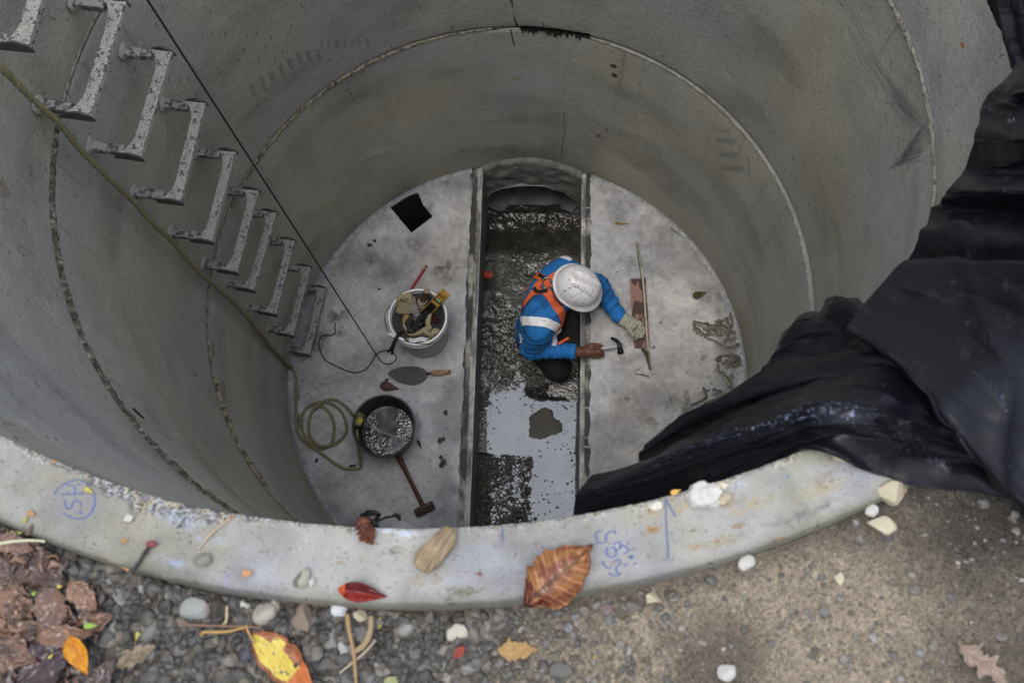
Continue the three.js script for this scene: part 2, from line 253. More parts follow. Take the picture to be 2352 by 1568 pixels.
// ---------------------------------------------------------------- the rim: upper face of the top ring with writing, stains and broken edge
const A0 = -0.46, A1 = 0.56;                                   // the arc of the rim that is in view, in radians
const rimTex = (() => {
  const w = 2048, h = 256, cv = document.createElement('canvas'); cv.width = w; cv.height = h; const g = cv.getContext('2d'), im = g.createImageData(w, h), d = im.data;
  const rIn = R + 0.004, rw = ROUT - rIn;
  const cv0 = (step, f) => field(w, h, step, (i, j) => f(mixn(A0, A1, i / w) * 1.3, rIn + (1 - j / h) * rw));
  const bigF = cv0(8, (s, r) => fbm(s * 6, r * 9, 2, 4) - 0.5), midF = cv0(3, (s, r) => fbm(s * 40, r * 40, 5, 3) - 0.5), tanF = cv0(4, (s, r) => fbm(s * 9 + 3, r * 13, 8, 3)), blueF = cv0(4, (s, r) => fbm(s * 7 + 13, r * 16, 17, 3)), sandF = cv0(4, (s, r) => fbm(s * 14, r * 20, 3, 3));
  const chipA = []; for (let i = 0; i < w; i++) chipA.push(chip(mixn(A0, A1, i / w)));
  for (let j = 0; j < h; j++) for (let i = 0; i < w; i++) {
    const th = mixn(A0, A1, i / w), rad = rIn + (1 - j / h) * rw, s = th * 1.3, o = (j * w + i) * 4;
    const edge = rad - R - chipA[i];                           // metres from the broken edge
    const big = bigF(i, j), mid = midF(i, j), fine = h3(i, j, 9) - 0.5, gr = n2(s * 900, rad * 900, 4) - 0.5;
    let l = 0.245 * (1 + 0.56 * big + 0.50 * mid + 0.16 * fine + 0.26 * gr), r = 1.0, gg = 0.975, b = 0.905;
    const tan = sstep(0.5, 0.7, tanF(i, j)); l *= 1 - 0.12 * tan; b -= 0.10 * tan; r += 0.02 * tan;
    const blue = sstep(0.56, 0.72, blueF(i, j)); b += 0.12 * blue; r -= 0.03 * blue;
    const broken = 1 - sstep(-0.002, 0.006 + 0.012 * n2(s * 60, 4), edge); // aggregate that shows where the edge broke
    if (broken > 0) { const a = n2(s * 420, rad * 420, 6), a2 = n2(s * 170 + 8, rad * 170, 2); const al = a > 0.66 ? 0.5 : a < 0.3 ? 0.07 : 0.20 + 0.16 * a2; l = mixn(l, al, broken * 0.8); const wm = a2 > 0.55 ? 1 : 0; r = mixn(r, wm ? 1.06 : 1, broken); b = mixn(b, wm ? 0.72 : 1.0, broken); }
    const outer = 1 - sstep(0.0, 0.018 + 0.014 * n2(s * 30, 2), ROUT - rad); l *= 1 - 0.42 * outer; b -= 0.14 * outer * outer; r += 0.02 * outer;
    const sand = sstep(18, 25, th * 57.3) * sstep(0.4, 0.6, sandF(i, j)); l *= 1 - 0.16 * sand; b -= 0.14 * sand;
    const pit = n2(s * 240, rad * 240, 12) > 0.965 ? 0.7 : 1; l *= pit;
    d[o] = 255 * toS(l * r); d[o + 1] = 255 * toS(l * gg); d[o + 2] = 255 * toS(l * b); d[o + 3] = 255;
  }
  g.putImageData(im, 0, 0);
  const q = mulberry(41), uv = (px, py) => { const p = at(px, py, H), th = Math.atan2(p.x, p.z), rad = Math.hypot(p.x, p.z); return [(th - A0) / (A1 - A0) * w, (1 - (rad - rIn) / rw) * h]; };
  const spot = (px, py, rx, ry, c, al, n = 30) => { const [a, b] = uv(px, py); blotXY(g, a, b, rx, ry, c, al, q); if (n > 30) blotXY(g, a, b, rx * 0.7, ry * 0.7, c, al, q); };
  spot(410, 1190, 70, 30, '#9aa8c0', 0.12, 40); spot(480, 1240, 40, 16, '#94a0b8', 0.14); spot(395, 1290, 40, 18, '#8794b0', 0.16, 40); spot(880, 1215, 26, 8, '#c8d4ec', 0.3); spot(930, 1225, 24, 9, '#aebfdd', 0.3);
  spot(1060, 1360, 42, 17, '#5d5647', 0.3, 40); spot(1030, 1375, 12, 6, '#4b4436', 0.3); spot(970, 1330, 36, 18, '#7e735e', 0.3); spot(912, 1263, 22, 14, '#6e6a5c', 0.3); spot(898, 1270, 9, 10, '#55534a', 0.3);
  spot(1500, 1214, 22, 15, '#8a7252', 0.4, 40); spot(1500, 1216, 10, 8, '#6d5435', 0.4); spot(1502, 1172, 24, 12, '#a08658', 0.2); spot(1580, 1160, 20, 10, '#a08a5c', 0.2); spot(1650, 1245, 30, 14, '#7e6a4c', 0.25); spot(1725, 1160, 50, 22, '#9a8a68', 0.2); spot(1680, 1150, 30, 14, '#7a6a50', 0.25);
  spot(1560, 1175, 10, 8, '#8a7048', 0.2); spot(1700, 1205, 16, 9, '#6b5137', 0.4); spot(1790, 1240, 14, 9, '#715a40', 0.45); spot(1680, 1240, 24, 14, '#8f8a76', 0.35); spot(1600, 1255, 16, 9, '#87633d', 0.35);
  spot(1780, 1105, 26, 9, '#6a7488', 0.22); spot(1690, 1115, 30, 9, '#98a0b0', 0.3); spot(1850, 1180, 70, 18, '#61605e', 0.22, 40); spot(1890, 1120, 60, 26, '#978560', 0.14, 40);
  for (let i = 0; i < 160; i++) { const x = q() * w, y = q() * h; blotXY(g, x, y, 2 + q() * 6, 1.5 + q() * 4, ['#4a4335', '#6b4a2c', '#55554f', '#8d7f62'][i % 4], 0.28, q); }
  for (let i = 0; i < 46; i++) spot(20 + q() * 1950, 1080 + q() * 300, 20 + q() * 70, 8 + q() * 22, ['#6e6757', '#77715f', '#5f5c53', '#857a60'][i % 4], 0.08);
  // marker writing
  const pen = (pts, color = '#44507e', lw = 4.6, al = 0.62) => { g.strokeStyle = color; g.lineWidth = lw; g.lineCap = g.lineJoin = 'round'; for (let pass = 0; pass < 2; pass++) { g.globalAlpha = al * (pass ? 0.6 : 0.7); g.beginPath(); const c = new THREE.CatmullRomCurve3(pts.map(([x, y]) => { const [a, b] = uv(x, y); return V(a, b, 0); }), false, 'centripetal'); c.getPoints(pts.length * 8).forEach((p, i) => { const jx = (q() - 0.5) * 1.6; if (i && !(q() < 0.025)) g.lineTo(p.x + jx, p.y); else g.moveTo(p.x, p.y); }); g.stroke(); } };
  const L = (pts) => pts.map(([x, y]) => [x * 0.375, 980 + y * 0.375]);
  pen(L([[330, 408], [350, 378], [420, 336], [480, 325], [524, 345]])); pen(L([[577, 408], [574, 478], [542, 540], [485, 562], [425, 552], [385, 530]]), '#3c4a86', 4.5);
  pen(L([[372, 412], [440, 412], [508, 408]])); pen(L([[412, 350], [452, 366], [456, 390], [452, 412]])); pen(L([[492, 350], [470, 352]]));
  pen(L([[396, 450], [398, 490], [425, 503], [440, 475], [458, 452], [484, 456], [490, 480]])); pen(L([[487, 520], [493, 530]]), '#3c4a86', 6);
  const Q = (pts) => pts.map(([x, y]) => [784 + x / 3, 1097.6 + y / 3]);
  pen(Q([[1795, 362], [1760, 372], [1756, 400], [1768, 440], [1800, 448], [1828, 432], [1822, 400], [1845, 372], [1880, 362], [1886, 382]]));
  pen(Q([[1880, 452], [1915, 440], [1925, 470], [1912, 490], [1945, 466], [1972, 484], [1974, 505], [1950, 520]])); pen(Q([[1832, 480], [1828, 520], [1850, 542], [1885, 540], [1888, 495], [1870, 475]]));
  pen(Q([[1806, 575], [1812, 600], [1845, 622], [1862, 610]])); pen(Q([[1878, 572], [1912, 560], [1924, 590], [1896, 612], [1902, 650], [1920, 662], [1880, 672], [1845, 656]]));
  pen(Q([[1995, 540], [2005, 548]]), '#3c4a86', 7); pen(Q([[1960, 590], [1962, 600]]), '#3c4a86', 4); pen(Q([[2020, 585], [2030, 590]]), '#3c4a86', 4);
  pen(Q([[1108, 350], [1110, 390], [1112, 432]]), '#424c70', 6, 0.5); pen(Q([[2236, 145], [2240, 300], [2248, 430], [2253, 560]]), '#424d78', 5, 0.5); pen(Q([[2236, 145], [2262, 190], [2304, 265]]), '#424d78', 5, 0.5);
  pen([[523, 1310], [516, 1345]], '#8a7cae', 4, 0.6);
  g.globalAlpha = 1; const t = new THREE.CanvasTexture(cv); t.colorSpace = THREE.SRGBColorSpace; t.wrapS = THREE.MirroredRepeatWrapping; t.wrapT = THREE.ClampToEdgeWrapping; return t;
})();
{
  const nA = 2200, nr = 22, P = [], U = [], I = [], rIn = R + 0.004;
  const angs = []; for (let i = 0; i <= 1500; i++) angs.push(mixn(-0.62, 0.75, i / 1500)); for (let i = 1; i <= 500; i++) angs.push(mixn(0.75, 2 * Math.PI - 0.62, i / 500));
  angs.forEach((th) => { for (let j = 0; j <= nr; j++) {
    const c = chip(th), a = th > Math.PI ? th - 2 * Math.PI : th; let rad, y;
    if (j <= 8) { const t = j / 8; rad = R + 0.006 + c * t; y = H - c * (1 - t) * 0.9 - (t > 0 && t < 1 ? 0.5 * c * (fbm(th * 150, t * 4, 2, 3) - 0.35) : 0); if (j === 0) { rad = R + 0.008 + 0.0004; y = H - c; } }
    else { const t = (j - 8) / (nr - 8); rad = mixn(R + 0.006 + c, ROUT, t); y = H - 0.0005 + 0.002 * (fbm(th * 20, rad * 14, 4, 3) - 0.5) - (t > 0.93 ? (t - 0.93) * 0.06 : 0); if (j === nr) y -= 0.03; }
    P.push(Math.sin(a) * rad, y - 2 * RING, Math.cos(a) * rad); U.push((a - A0) / (A1 - A0), clamp((rad - rIn) / (ROUT - rIn), 0.001, 0.999));
  } });
  for (let i = 0; i < angs.length - 1; i++) for (let j = 0; j < nr; j++) { const a = i * (nr + 1) + j, b = a + nr + 1; I.push(a, b, a + 1, b, b + 1, a + 1); }
  const g = new THREE.BufferGeometry(); g.setAttribute('position', new THREE.Float32BufferAttribute(P, 3)); g.setAttribute('uv', new THREE.Float32BufferAttribute(U, 2)); g.setIndex(I); g.computeVertexNormals();
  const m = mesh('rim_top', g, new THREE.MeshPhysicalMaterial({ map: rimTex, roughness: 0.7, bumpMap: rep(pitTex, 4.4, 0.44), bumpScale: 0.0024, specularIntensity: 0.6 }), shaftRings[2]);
  m.userData.label = 'pale rim with blue marker writing and a broken inner edge';
}

// ---------------------------------------------------------------- mortar in the two joints
function joint(k, amt) {
  const y = k * RING, n = 2600, ns = 8, P = [], C = [], I = [];
  for (let i = 0; i <= n; i++) { const th = -Math.PI + i / n * 2 * Math.PI, am = amt(th);
    for (let j = 0; j <= ns; j++) {
      const s = j / ns * 2 - 1, wv = am.w * (0.7 + 0.6 * n3(th * 30, k * 5)), nn = fbm(th * 70, s * 2 + k * 9, 3, 4), n2 = 0.55 * n3(th * 260, s * 5, 8) + 0.45 * n3(th * 90, s * 2.2, 18);
      const b = am.b * (1 - s * s) * (0.35 + 1.1 * nn) * (0.7 + 0.6 * n2) - am.cut, rad = Math.min(ringGeo[k - 1].r, ringGeo[k].r) + 0.005 - b - 0.003 * (1 - s * s);
      P.push(Math.sin(th) * rad, y + s * wv + am.dy, Math.cos(th) * rad);
      const a = sstep(0.56, 0.80, n2) * (0.35 + 0.65 * n3(th * 9, 4)), lo = 1 - sstep(0.28, 0.50, n2), f = 0.8 + 0.4 * h3(i, j, 4); for (let q = 0; q < 3; q++) C.push(f * mixn(mixn(am.mid[q], am.hi[q], a), am.lo[q], lo));
    } }
  for (let i = 0; i < n; i++) for (let j = 0; j < ns; j++) { const a = i * (ns + 1) + j, b = a + ns + 1; I.push(a, a + 1, b, b, a + 1, b + 1); }
  const g = new THREE.BufferGeometry(); g.setAttribute('position', new THREE.Float32BufferAttribute(P, 3)); g.setAttribute('color', new THREE.Float32BufferAttribute(C, 3)); g.setIndex(I); g.computeVertexNormals();
  g.translate(0, -k * RING, 0); mesh('mortar_joint', g, std([1, 1, 1], 0.85, { vertexColors: true }), shaftRings[k]);
}
const near = (th, a, w) => Math.exp(-Math.pow(((th - a + 3 * Math.PI) % (2 * Math.PI) - Math.PI) / w, 2));
joint(1, (th) => {
  const d = th * 57.3, right = sstep(30, 60, d) * (1 - sstep(150, 165, d)), drip = sstep(160, 170, d) + (1 - sstep(-180, -172, d));
  const crumbs = near(th, -1.15, 0.10) + near(th, -0.9, 0.08), leftTop = sstep(-170, -150, d) * (1 - sstep(-120, -100, d));
  return { w: 0.0065 + 0.005 * right + 0.010 * crumbs + 0.006 * leftTop, b: 0.004 + 0.010 * crumbs + 0.004 * leftTop, cut: drip * 0.012, dy: 0, hi: right > 0.3 ? [0.40, 0.385, 0.345] : [0.36, 0.33, 0.26], mid: right > 0.3 ? [0.31, 0.3, 0.27] : drip > 0.4 ? [0.02, 0.02, 0.018] : [0.22, 0.19, 0.13], lo: right > 0.3 ? [0.16, 0.15, 0.13] : [0.03, 0.028, 0.022] };
});
joint(2, (th) => {
  const d = th * 57.3, left = sstep(-100, -80, d) * (1 - sstep(-8, 10, d)), right = sstep(40, 60, d) * (1 - sstep(140, 170, d));
  return { w: 0.008 + 0.006 * left + 0.007 * right, b: 0.004 + 0.009 * left + 0.002 * right, cut: 0.0, dy: left * 0.002, hi: left > 0.3 ? [0.40, 0.38, 0.32] : [0.36, 0.335, 0.285], mid: left > 0.3 ? [0.085, 0.075, 0.055] : [0.27, 0.255, 0.215], lo: left > 0.3 ? [0.03, 0.026, 0.02] : [0.12, 0.11, 0.09] };
});
// black sealing compound that has run from the lower joint at the far side
{
  const t = thing('sealant_drip', 'black sealing compound run down from the joint beside the far crack', 'sealant', V(0, RING, 0));
  const gs = []; const q = mulberry(9);
  for (let i = 0; i < 46; i++) { const px = mixn(1196, 1352, i / 45), top = 62 + Math.pow((px - 1196) / 156, 1.6) * 18, l = (i < 12 ? 6 : 4) + 13 * Math.pow(q(), 2) * (i < 40 ? 1 : 0.4); const a = atR(px, top, R - 0.002), b = atR(px + (q() - 0.5) * 3, top + l, R - 0.002); gs.push(tube([a.clone(), a.clone().lerp(b, 0.6), b], 0.0045 + 0.004 * q(), 8, 6, false, (u) => 1 - 0.55 * u)); }
  const g = mergeGeometries(gs); g.translate(0, -RING, 0); mesh('compound', g, std([0.012, 0.012, 0.011], 0.45), t);
}

// ---------------------------------------------------------------- climbing rungs
const rungMat = (() => {
  const map = tex(512, 512, (i, j) => {                        // 0.2 m square: cement splashed over black plastic with a dimpled tread
    const x = i / 512 * 0.2, y = j / 512 * 0.2, f = n2p(i / 32, j / 32, 16, 16, 3) * 0.6 + n2p(i / 10, j / 10, 51, 51, 4) * 0.4;
    const cx = 0.2 / 26, a = ((x / cx) % 1) - 0.5, row = Math.floor(x / cx), b = (((y / cx + row * 0.5) % 1) + 1) % 1 - 0.5, d = Math.hypot(a, b * 1.0);
    let l = 0.41 + 0.12 * (n2p(i / 20, j / 20, 26, 26, 8) - 0.5) + 0.06 * (h3(i, j, 2) - 0.5);
    l = mixn(0.085, l, sstep(0.20, 0.29, d + 0.10 * (n2p(i / 9, j / 9, 57, 57, 6) - 0.5) + 0.16 * sstep(0.5, 0.75, n2p(i / 26, j / 26, 20, 20, 12)))); const bare = sstep(0.62, 0.76, f); l = mixn(l, 0.085, bare);
    return [l, l * 0.97, l * 0.88 + bare * 0.012];
  });
  const m = std([1, 1, 1], 0.6); m.map = rep(map, 5); return m;
})();
const rungLegMat = (() => {
  const map = tex(256, 256, (i, j) => { const f = n2p(i / 22, j / 22, 11, 11, 5) * 0.6 + n2p(i / 7, j / 7, 36, 36, 6) * 0.4; const bare = sstep(0.46, 0.64, f), l = mixn(0.30 + 0.08 * (h3(i, j, 1) - 0.5), 0.075, bare); return [l, l * 0.985, l * 0.94 + 0.004 * bare]; });
  const m = std([1, 1, 1], 0.55); m.map = rep(map, 8); return m;
})();
function extr(shape, depth, bevel = 0.003, seg = 2) { return new THREE.ExtrudeGeometry(shape, { depth: depth - 2 * bevel, bevelEnabled: true, bevelThickness: bevel, bevelSize: bevel, bevelSegments: seg, curveSegments: 10 }).translate(0, 0, bevel); }
{
  // [wall end, corner] at the far side and at the near side of every rung, as the picture shows them
  const data = [
    [[[20, -135], [142, -130]], [[-75, 95], [72, 112]]],
    [[[171, 14], [292, 17]], [[94, 235], [213, 271]]], [[[285, 126], [397, 130]], [[212, 331], [327, 364]]], [[[376, 245], [472, 245]], [[310, 441], [418, 465]]], [[[455, 357], [542, 357]], [[394, 528], [490, 557]]],
    [[[531, 441], [594, 444]], [[464, 603], [546, 627]]], [[[585, 495], [635, 494]], [[513, 651], [585, 668]]], [[[624, 555], [677, 558]], [[566, 704], [635, 723]]], [[[669, 617], [713, 618]], [[612, 755], [674, 771]]], [[[708, 669], [747, 666]], [[656, 798], [711, 815]]]];
  const words = ['topmost black and grey climbing rung cut off by the photo corner', 'second climbing rung from the top on the shaft wall', 'third climbing rung from the top on the shaft wall', 'fourth climbing rung from the top on the shaft wall', 'fifth climbing rung from the top beside the hanging cord', 'sixth climbing rung from the top crossing the lower joint', 'fifth climbing rung counted up from the floor slab', 'fourth climbing rung counted up from the floor slab', 'third climbing rung counted up from the floor slab', 'second climbing rung counted up from the floor slab'];
  words.push('lowest climbing rung just above the floor slab');
  words.length = 10; words[9] = 'lowest climbing rung just above the floor slab'; words[8] = 'second climbing rung counted up from the floor slab'; words[7] = 'third climbing rung counted up from the floor slab'; words[6] = 'fourth climbing rung counted up from the floor slab';
  const w = 0.37, dep = 0.155, th = 0.030;
  function rungParts() {
    const bar = new THREE.Shape(), nW = 16; bar.moveTo(-w / 2, dep); bar.lineTo(w / 2, dep); bar.lineTo(w / 2, dep - 0.06); bar.quadraticCurveTo(w / 2 - 0.024, dep - 0.034, w / 2 - 0.06, dep - th);
    for (let i = 1; i <= nW * 2; i++) { const x = w / 2 - 0.06 - (w - 0.12) * i / (nW * 2); bar.lineTo(x, dep - th + (i % 2 ? 0.0028 : 0)); }
    bar.quadraticCurveTo(-w / 2 + 0.024, dep - 0.034, -w / 2, dep - 0.06); bar.closePath();
    const gBar = extr(bar, 0.026, 0.004), leg = (s) => { const sh = new THREE.Shape(); const x0 = s * w / 2, x1 = s * (w / 2 - 0.027), y1 = dep - 0.0605; sh.moveTo(x0, y1); sh.lineTo(x0, -0.03); sh.lineTo(x1, -0.03); sh.quadraticCurveTo(x1, y1 - 0.02, s * (w / 2 - 0.024), y1); sh.closePath(); return extr(sh, 0.026, 0.004); };
    const ear = (s) => { const sh = new THREE.Shape(); sh.moveTo(dep + 0.004, -0.006); sh.lineTo(dep - 0.085, -0.006); sh.quadraticCurveTo(dep - 0.06, 0.034, dep - 0.022, 0.038); sh.quadraticCurveTo(dep + 0.004, 0.034, dep + 0.004, -0.006); const g = extr(sh, 0.009, 0.002); g.rotateY(Math.PI / 2); g.rotateZ(Math.PI / 2); g.rotateX(0); return { g, s }; };
    return { gBar, legA: leg(1), legB: leg(-1), ear };
  }
  const parts = rungParts(), collarMat = std([0.30, 0.295, 0.265], 0.85);
  // local frame: x along the bar, y out of the wall, z up
  const earGeo = (s) => { const sh = new THREE.Shape(); sh.moveTo(dep + 0.004, -0.004); sh.lineTo(dep - 0.09, -0.004); sh.quadraticCurveTo(dep - 0.06, 0.032, dep - 0.026, 0.034); sh.quadraticCurveTo(dep + 0.004, 0.032, dep + 0.004, -0.004); const g = extr(sh, 0.008, 0.0025); /* x=out, y=up */ g.applyMatrix4(new THREE.Matrix4().makeBasis(V(0, 1, 0), V(0, 0, 1), V(1, 0, 0))); g.translate(s * (w / 2 + 0.0072) - 0.005, 0, 0); return g; };
  const earMat = std([0.05, 0.05, 0.055], 0.4); const earA = earGeo(1), earB = earGeo(-1);
  data.forEach(([[we, ce], [wn, cn]], i) => {
    const t = thing('climbing_rung', words[i], 'climbing rung', null, 'climbing rungs in the shaft wall');
    const a = atR(...we), b = atR(...wn); let y = (a.y + b.y) / 2; if (i === 9) y = 0.06;
    const ca = at(...ce, y), cb = at(...cn, y), mid = ca.clone().add(cb).multiplyScalar(0.5), ax = cb.clone().sub(ca).setY(0), L = ax.length(); ax.normalize();
    const out = V(0, 1, 0).cross(ax).normalize(); if (out.dot(mid) > 0) out.negate();
    const up = V(0, 1, 0); // x = bar, y = out, z = up must be right handed
    const X = out.clone().cross(up).normalize(); const wallMid = mid.clone().sub(out.clone().multiplyScalar(dep));
    t.position.copy(wallMid); t.quaternion.setFromRotationMatrix(new THREE.Matrix4().makeBasis(X, out, up)); t.rotateX((rnd() - 0.5) * 0.03);
    t.scale.set(L / w, 1, 1);
    const wr = rungMat.clone(); wr.map = rungMat.map.clone(); wr.map.offset.set(i * 0.37, i * 0.61); wr.map.rotation = 0; wr.map.needsUpdate = true; wr.color.setScalar(0.78 + 0.26 * h3(i, 5, 1)); const wl = rungLegMat.clone(); wl.map = rungLegMat.map.clone(); wl.map.offset.set(i * 0.29, i * 0.43); wl.map.needsUpdate = true; wl.color.setScalar(0.75 + 0.35 * h3(i, 8, 2));
    for (const s of [-1, 1]) { const cg = noisy(new THREE.IcosahedronGeometry(1, 4).scale(0.030, 0.012, 0.027), 0.006, 60, i * 3 + s); const lx = s * (w / 2 - 0.013), dd = R - Math.sqrt(Math.max(0, R * R - lx * lx)); cg.translate(lx, 0, 0.013); const q0 = V(lx, 0, 0).applyQuaternion(t.quaternion).add(t.position), rr0 = Math.hypot(q0.x, q0.z); cg.translate(0, -(R - rr0), 0); mesh('grout_collar', cg, collarMat, t); }
    mesh('tread', parts.gBar, wr, t); mesh('leg', parts.legA, wl, t); mesh('leg', parts.legB, wl, t); mesh('side_guard', earA, earMat, t); mesh('side_guard', earB, earMat, t);
  });
}
// ---------------------------------------------------------------- floor slabs with the channel between them
const XL = -0.222, XR = 0.355, XLe = -0.286, XRe = 0.408, DEEP = -0.45;     // channel walls, slab edges, channel bottom
const slabTex = (() => {
  const n = 2048, S = 2.6, cv = document.createElement('canvas'); cv.width = cv.height = n; const g = cv.getContext('2d'), im = g.createImageData(n, n), d = im.data;
  const F = (step, f) => field(n, n, step, (i, j) => f((i / n - 0.5) * S, (j / n - 0.5) * S));
  const bigF = F(10, (x, z) => fbm(x * 2.2, z * 2.2, 4, 4) - 0.5), midF = F(5, (x, z) => fbm(x * 14, z * 14, 9, 3) - 0.5), clF = F(3, (x, z) => fbm(x * 45, z * 45, 2, 2) - 0.5), paleF = F(6, (x, z) => fbm(x * 7 + 4, z * 7, 21, 4)), dampF = F(8, (x, z) => fbm(x * 3.2 + 7, z * 3.2 + 2, 33, 4)), warmF = F(10, (x, z) => fbm(x * 3 + 9, z * 3, 14, 3) - 0.5);
  for (let j = 0; j < n; j++) for (let i = 0; i < n; i++) {
    const x = (i / n - 0.5) * S, z = (j / n - 0.5) * S, o = (j * n + i) * 4, r = Math.hypot(x, z);
    const big = bigF(i, j), mid = midF(i, j), cl = clF(i, j), fine = h3(i, j, 4) - 0.5;
    let l = 0.475 * (1 + 0.34 * big + 0.40 * mid + 0.42 * cl + 0.18 * fine);
    const pale = sstep(0.55, 0.75, paleF(i, j)); l *= 1 + 0.18 * pale;
    const damp = sstep(0.48, 0.66, dampF(i, j)); l *= 1 - 0.32 * damp;
    if (r > 1.3) continue; if (n2(x * 130, z * 130, 5) > 0.93) l *= 0.55; if (n2(x * 210, z * 210, 8) > 0.94) l *= 0.6; if (n2(x * 170, z * 170, 15) > 0.955) l *= 1.35;
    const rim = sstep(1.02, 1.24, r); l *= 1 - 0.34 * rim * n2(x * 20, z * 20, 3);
    const warm = warmF(i, j);
    d[o] = 255 * toS(clamp(l * (0.985 + 0.10 * warm))); d[o + 1] = 255 * toS(clamp(l * 0.985)); d[o + 2] = 255 * toS(clamp(l * (1.005 - 0.16 * warm))); d[o + 3] = 255;
  }
  g.putImageData(im, 0, 0); const q = mulberry(3), uv = (px, py) => { const p = at(px, py, 0); return [(p.x / S + 0.5) * n, (p.z / S + 0.5) * n]; };
  const spot = (px, py, rx, ry, c, al) => { const [a, b] = uv(px, py); blotXY(g, a, b, rx * 1.3, ry * 1.3, c, al, q); };
  for (let i = 0; i < 6; i++) spot(1577 + i, 905 + i * 9, 10 + i * 3, 12, '#4c4a42', 0.22); spot(1590, 945, 34, 30, '#4e4c45', 0.25); spot(1575, 965, 30, 24, '#4e4c45', 0.2);
  spot(1490, 965, 44, 22, '#55534c', 0.16); spot(1440, 915, 10, 10, '#55544f', 0.4); spot(1540, 918, 6, 12, '#5c5a54', 0.4); spot(1518, 740, 5, 5, '#444', 0.5); spot(1502, 798, 7, 5, '#444', 0.5);
  for (const [x, y, r] of [[1023, 948, 9], [1010, 1012, 10], [1018, 1008, 8], [1018, 1062, 12], [1014, 1070, 9], [1013, 1050, 8], [955, 573, 2]]) for (let k = 0; k < 3; k++) spot(x, y, r * 0.8, r * 0.9, '#26241f', 0.55);
  for (let i = 0; i < 4; i++) spot(1015 + rnd() * 20, 610 + rnd() * 30, 30, 26, '#4a4843', 0.17); for (let i = 0; i < 5; i++) spot(840 + rnd() * 60, 590 + rnd() * 50, 42, 30, '#56544d', 0.10);
  for (let i = 0; i < 8; i++) spot(700 + rnd() * 90, 690 + rnd() * 130, 26, 22, '#4c4b46', 0.16); for (let i = 0; i < 8; i++) spot(672 + rnd() * 14, 860 + rnd() * 120, 12, 26, '#45443f', 0.26);
  for (let i = 0; i < 16; i++) spot(700 + rnd() * 60, 980 + rnd() * 170, 16, 12, '#aab0b6', 0.10); for (let i = 0; i < 10; i++) spot(880 + rnd() * 60, 1110 + rnd() * 60, 14, 8, '#c0c4c8', 0.12);
  spot(935, 520, 20, 12, '#9ba0a4', 0.2); spot(985, 480, 34, 26, '#54524b', 0.14); spot(945, 560, 44, 14, '#4a4842', 0.15);
  for (let i = 0; i < 30; i++) spot(1600 + rnd() * 90, 780 + rnd() * 150, 12 * rnd() + 3, 10 * rnd() + 3, '#6b604c', 0.16);
  for (let i = 0; i < 12; i++) spot(1660 + rnd() * 30, 840 + rnd() * 70, 14, 14, '#3f3d37', 0.16); for (let i = 0; i < 14; i++) spot(1560 + rnd() * 60, 960 + rnd() * 40, 4, 3, '#d6dade', 0.4);
  for (let i = 0; i < 16; i++) spot(1400 + rnd() * 260, 560 + rnd() * 420, 22 + rnd() * 26, 16 + rnd() * 20, '#56544e', 0.07); for (let i = 0; i < 14; i++) spot(1640 + rnd() * 50, 560 + rnd() * 300, 14 + rnd() * 16, 20 + rnd() * 20, '#4a4842', 0.10); for (let i = 0; i < 120; i++) spot(q() < 0.5 ? 700 + q() * 350 : 1370 + q() * 310, 440 + q() * 740, 0.8 + q() * 1.6, 0.8 + q() * 1.3, q() < 0.7 ? '#2b2a26' : '#c4c6c6', 0.7);
  for (let i = 0; i < 60; i++) { const left = q() < 0.5, x = left ? 690 + q() * 360 : 1370 + q() * 300, y = 480 + q() * 680; spot(x, y, 1 + q() * 2.4, 1 + q() * 2, '#22211d', 0.7); }
  for (let i = 0; i < 40; i++) { const x = 1370 + q() * 330, y = 450 + q() * 500, [a, b] = uv(x, y); g.globalAlpha = 0.25; g.strokeStyle = '#c9cccb'; g.lineWidth = 1; g.beginPath(); g.moveTo(a, b); g.lineTo(a + (q() - 0.5) * 26, b + (q() - 0.5) * 20); g.stroke(); }
  g.globalAlpha = 1; const t = new THREE.CanvasTexture(cv); t.colorSpace = THREE.SRGBColorSpace; t.flipY = false; t.repeat.set(1 / S, 1 / S); t.offset.set(0.5, 0.5); return t;
})();
const slabBump = (() => tex(512, 512, (i, j) => 0.5 + 0.35 * (n2p(i / 14, j / 14, 37, 37, 2) - 0.5) + 0.4 * (n2p(i / 5, j / 5, 102, 102, 3) - 0.5) + 0.3 * (n2p(i / 2, j / 2, 256, 256, 5) - 0.5), { srgb: false }))();
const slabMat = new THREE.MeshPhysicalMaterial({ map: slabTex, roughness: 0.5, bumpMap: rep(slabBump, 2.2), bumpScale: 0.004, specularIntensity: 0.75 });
const floorThing = tag(new THREE.Group(), null, null, null, 'structure'); floorThing.name = 'floor'; scene.add(floorThing);
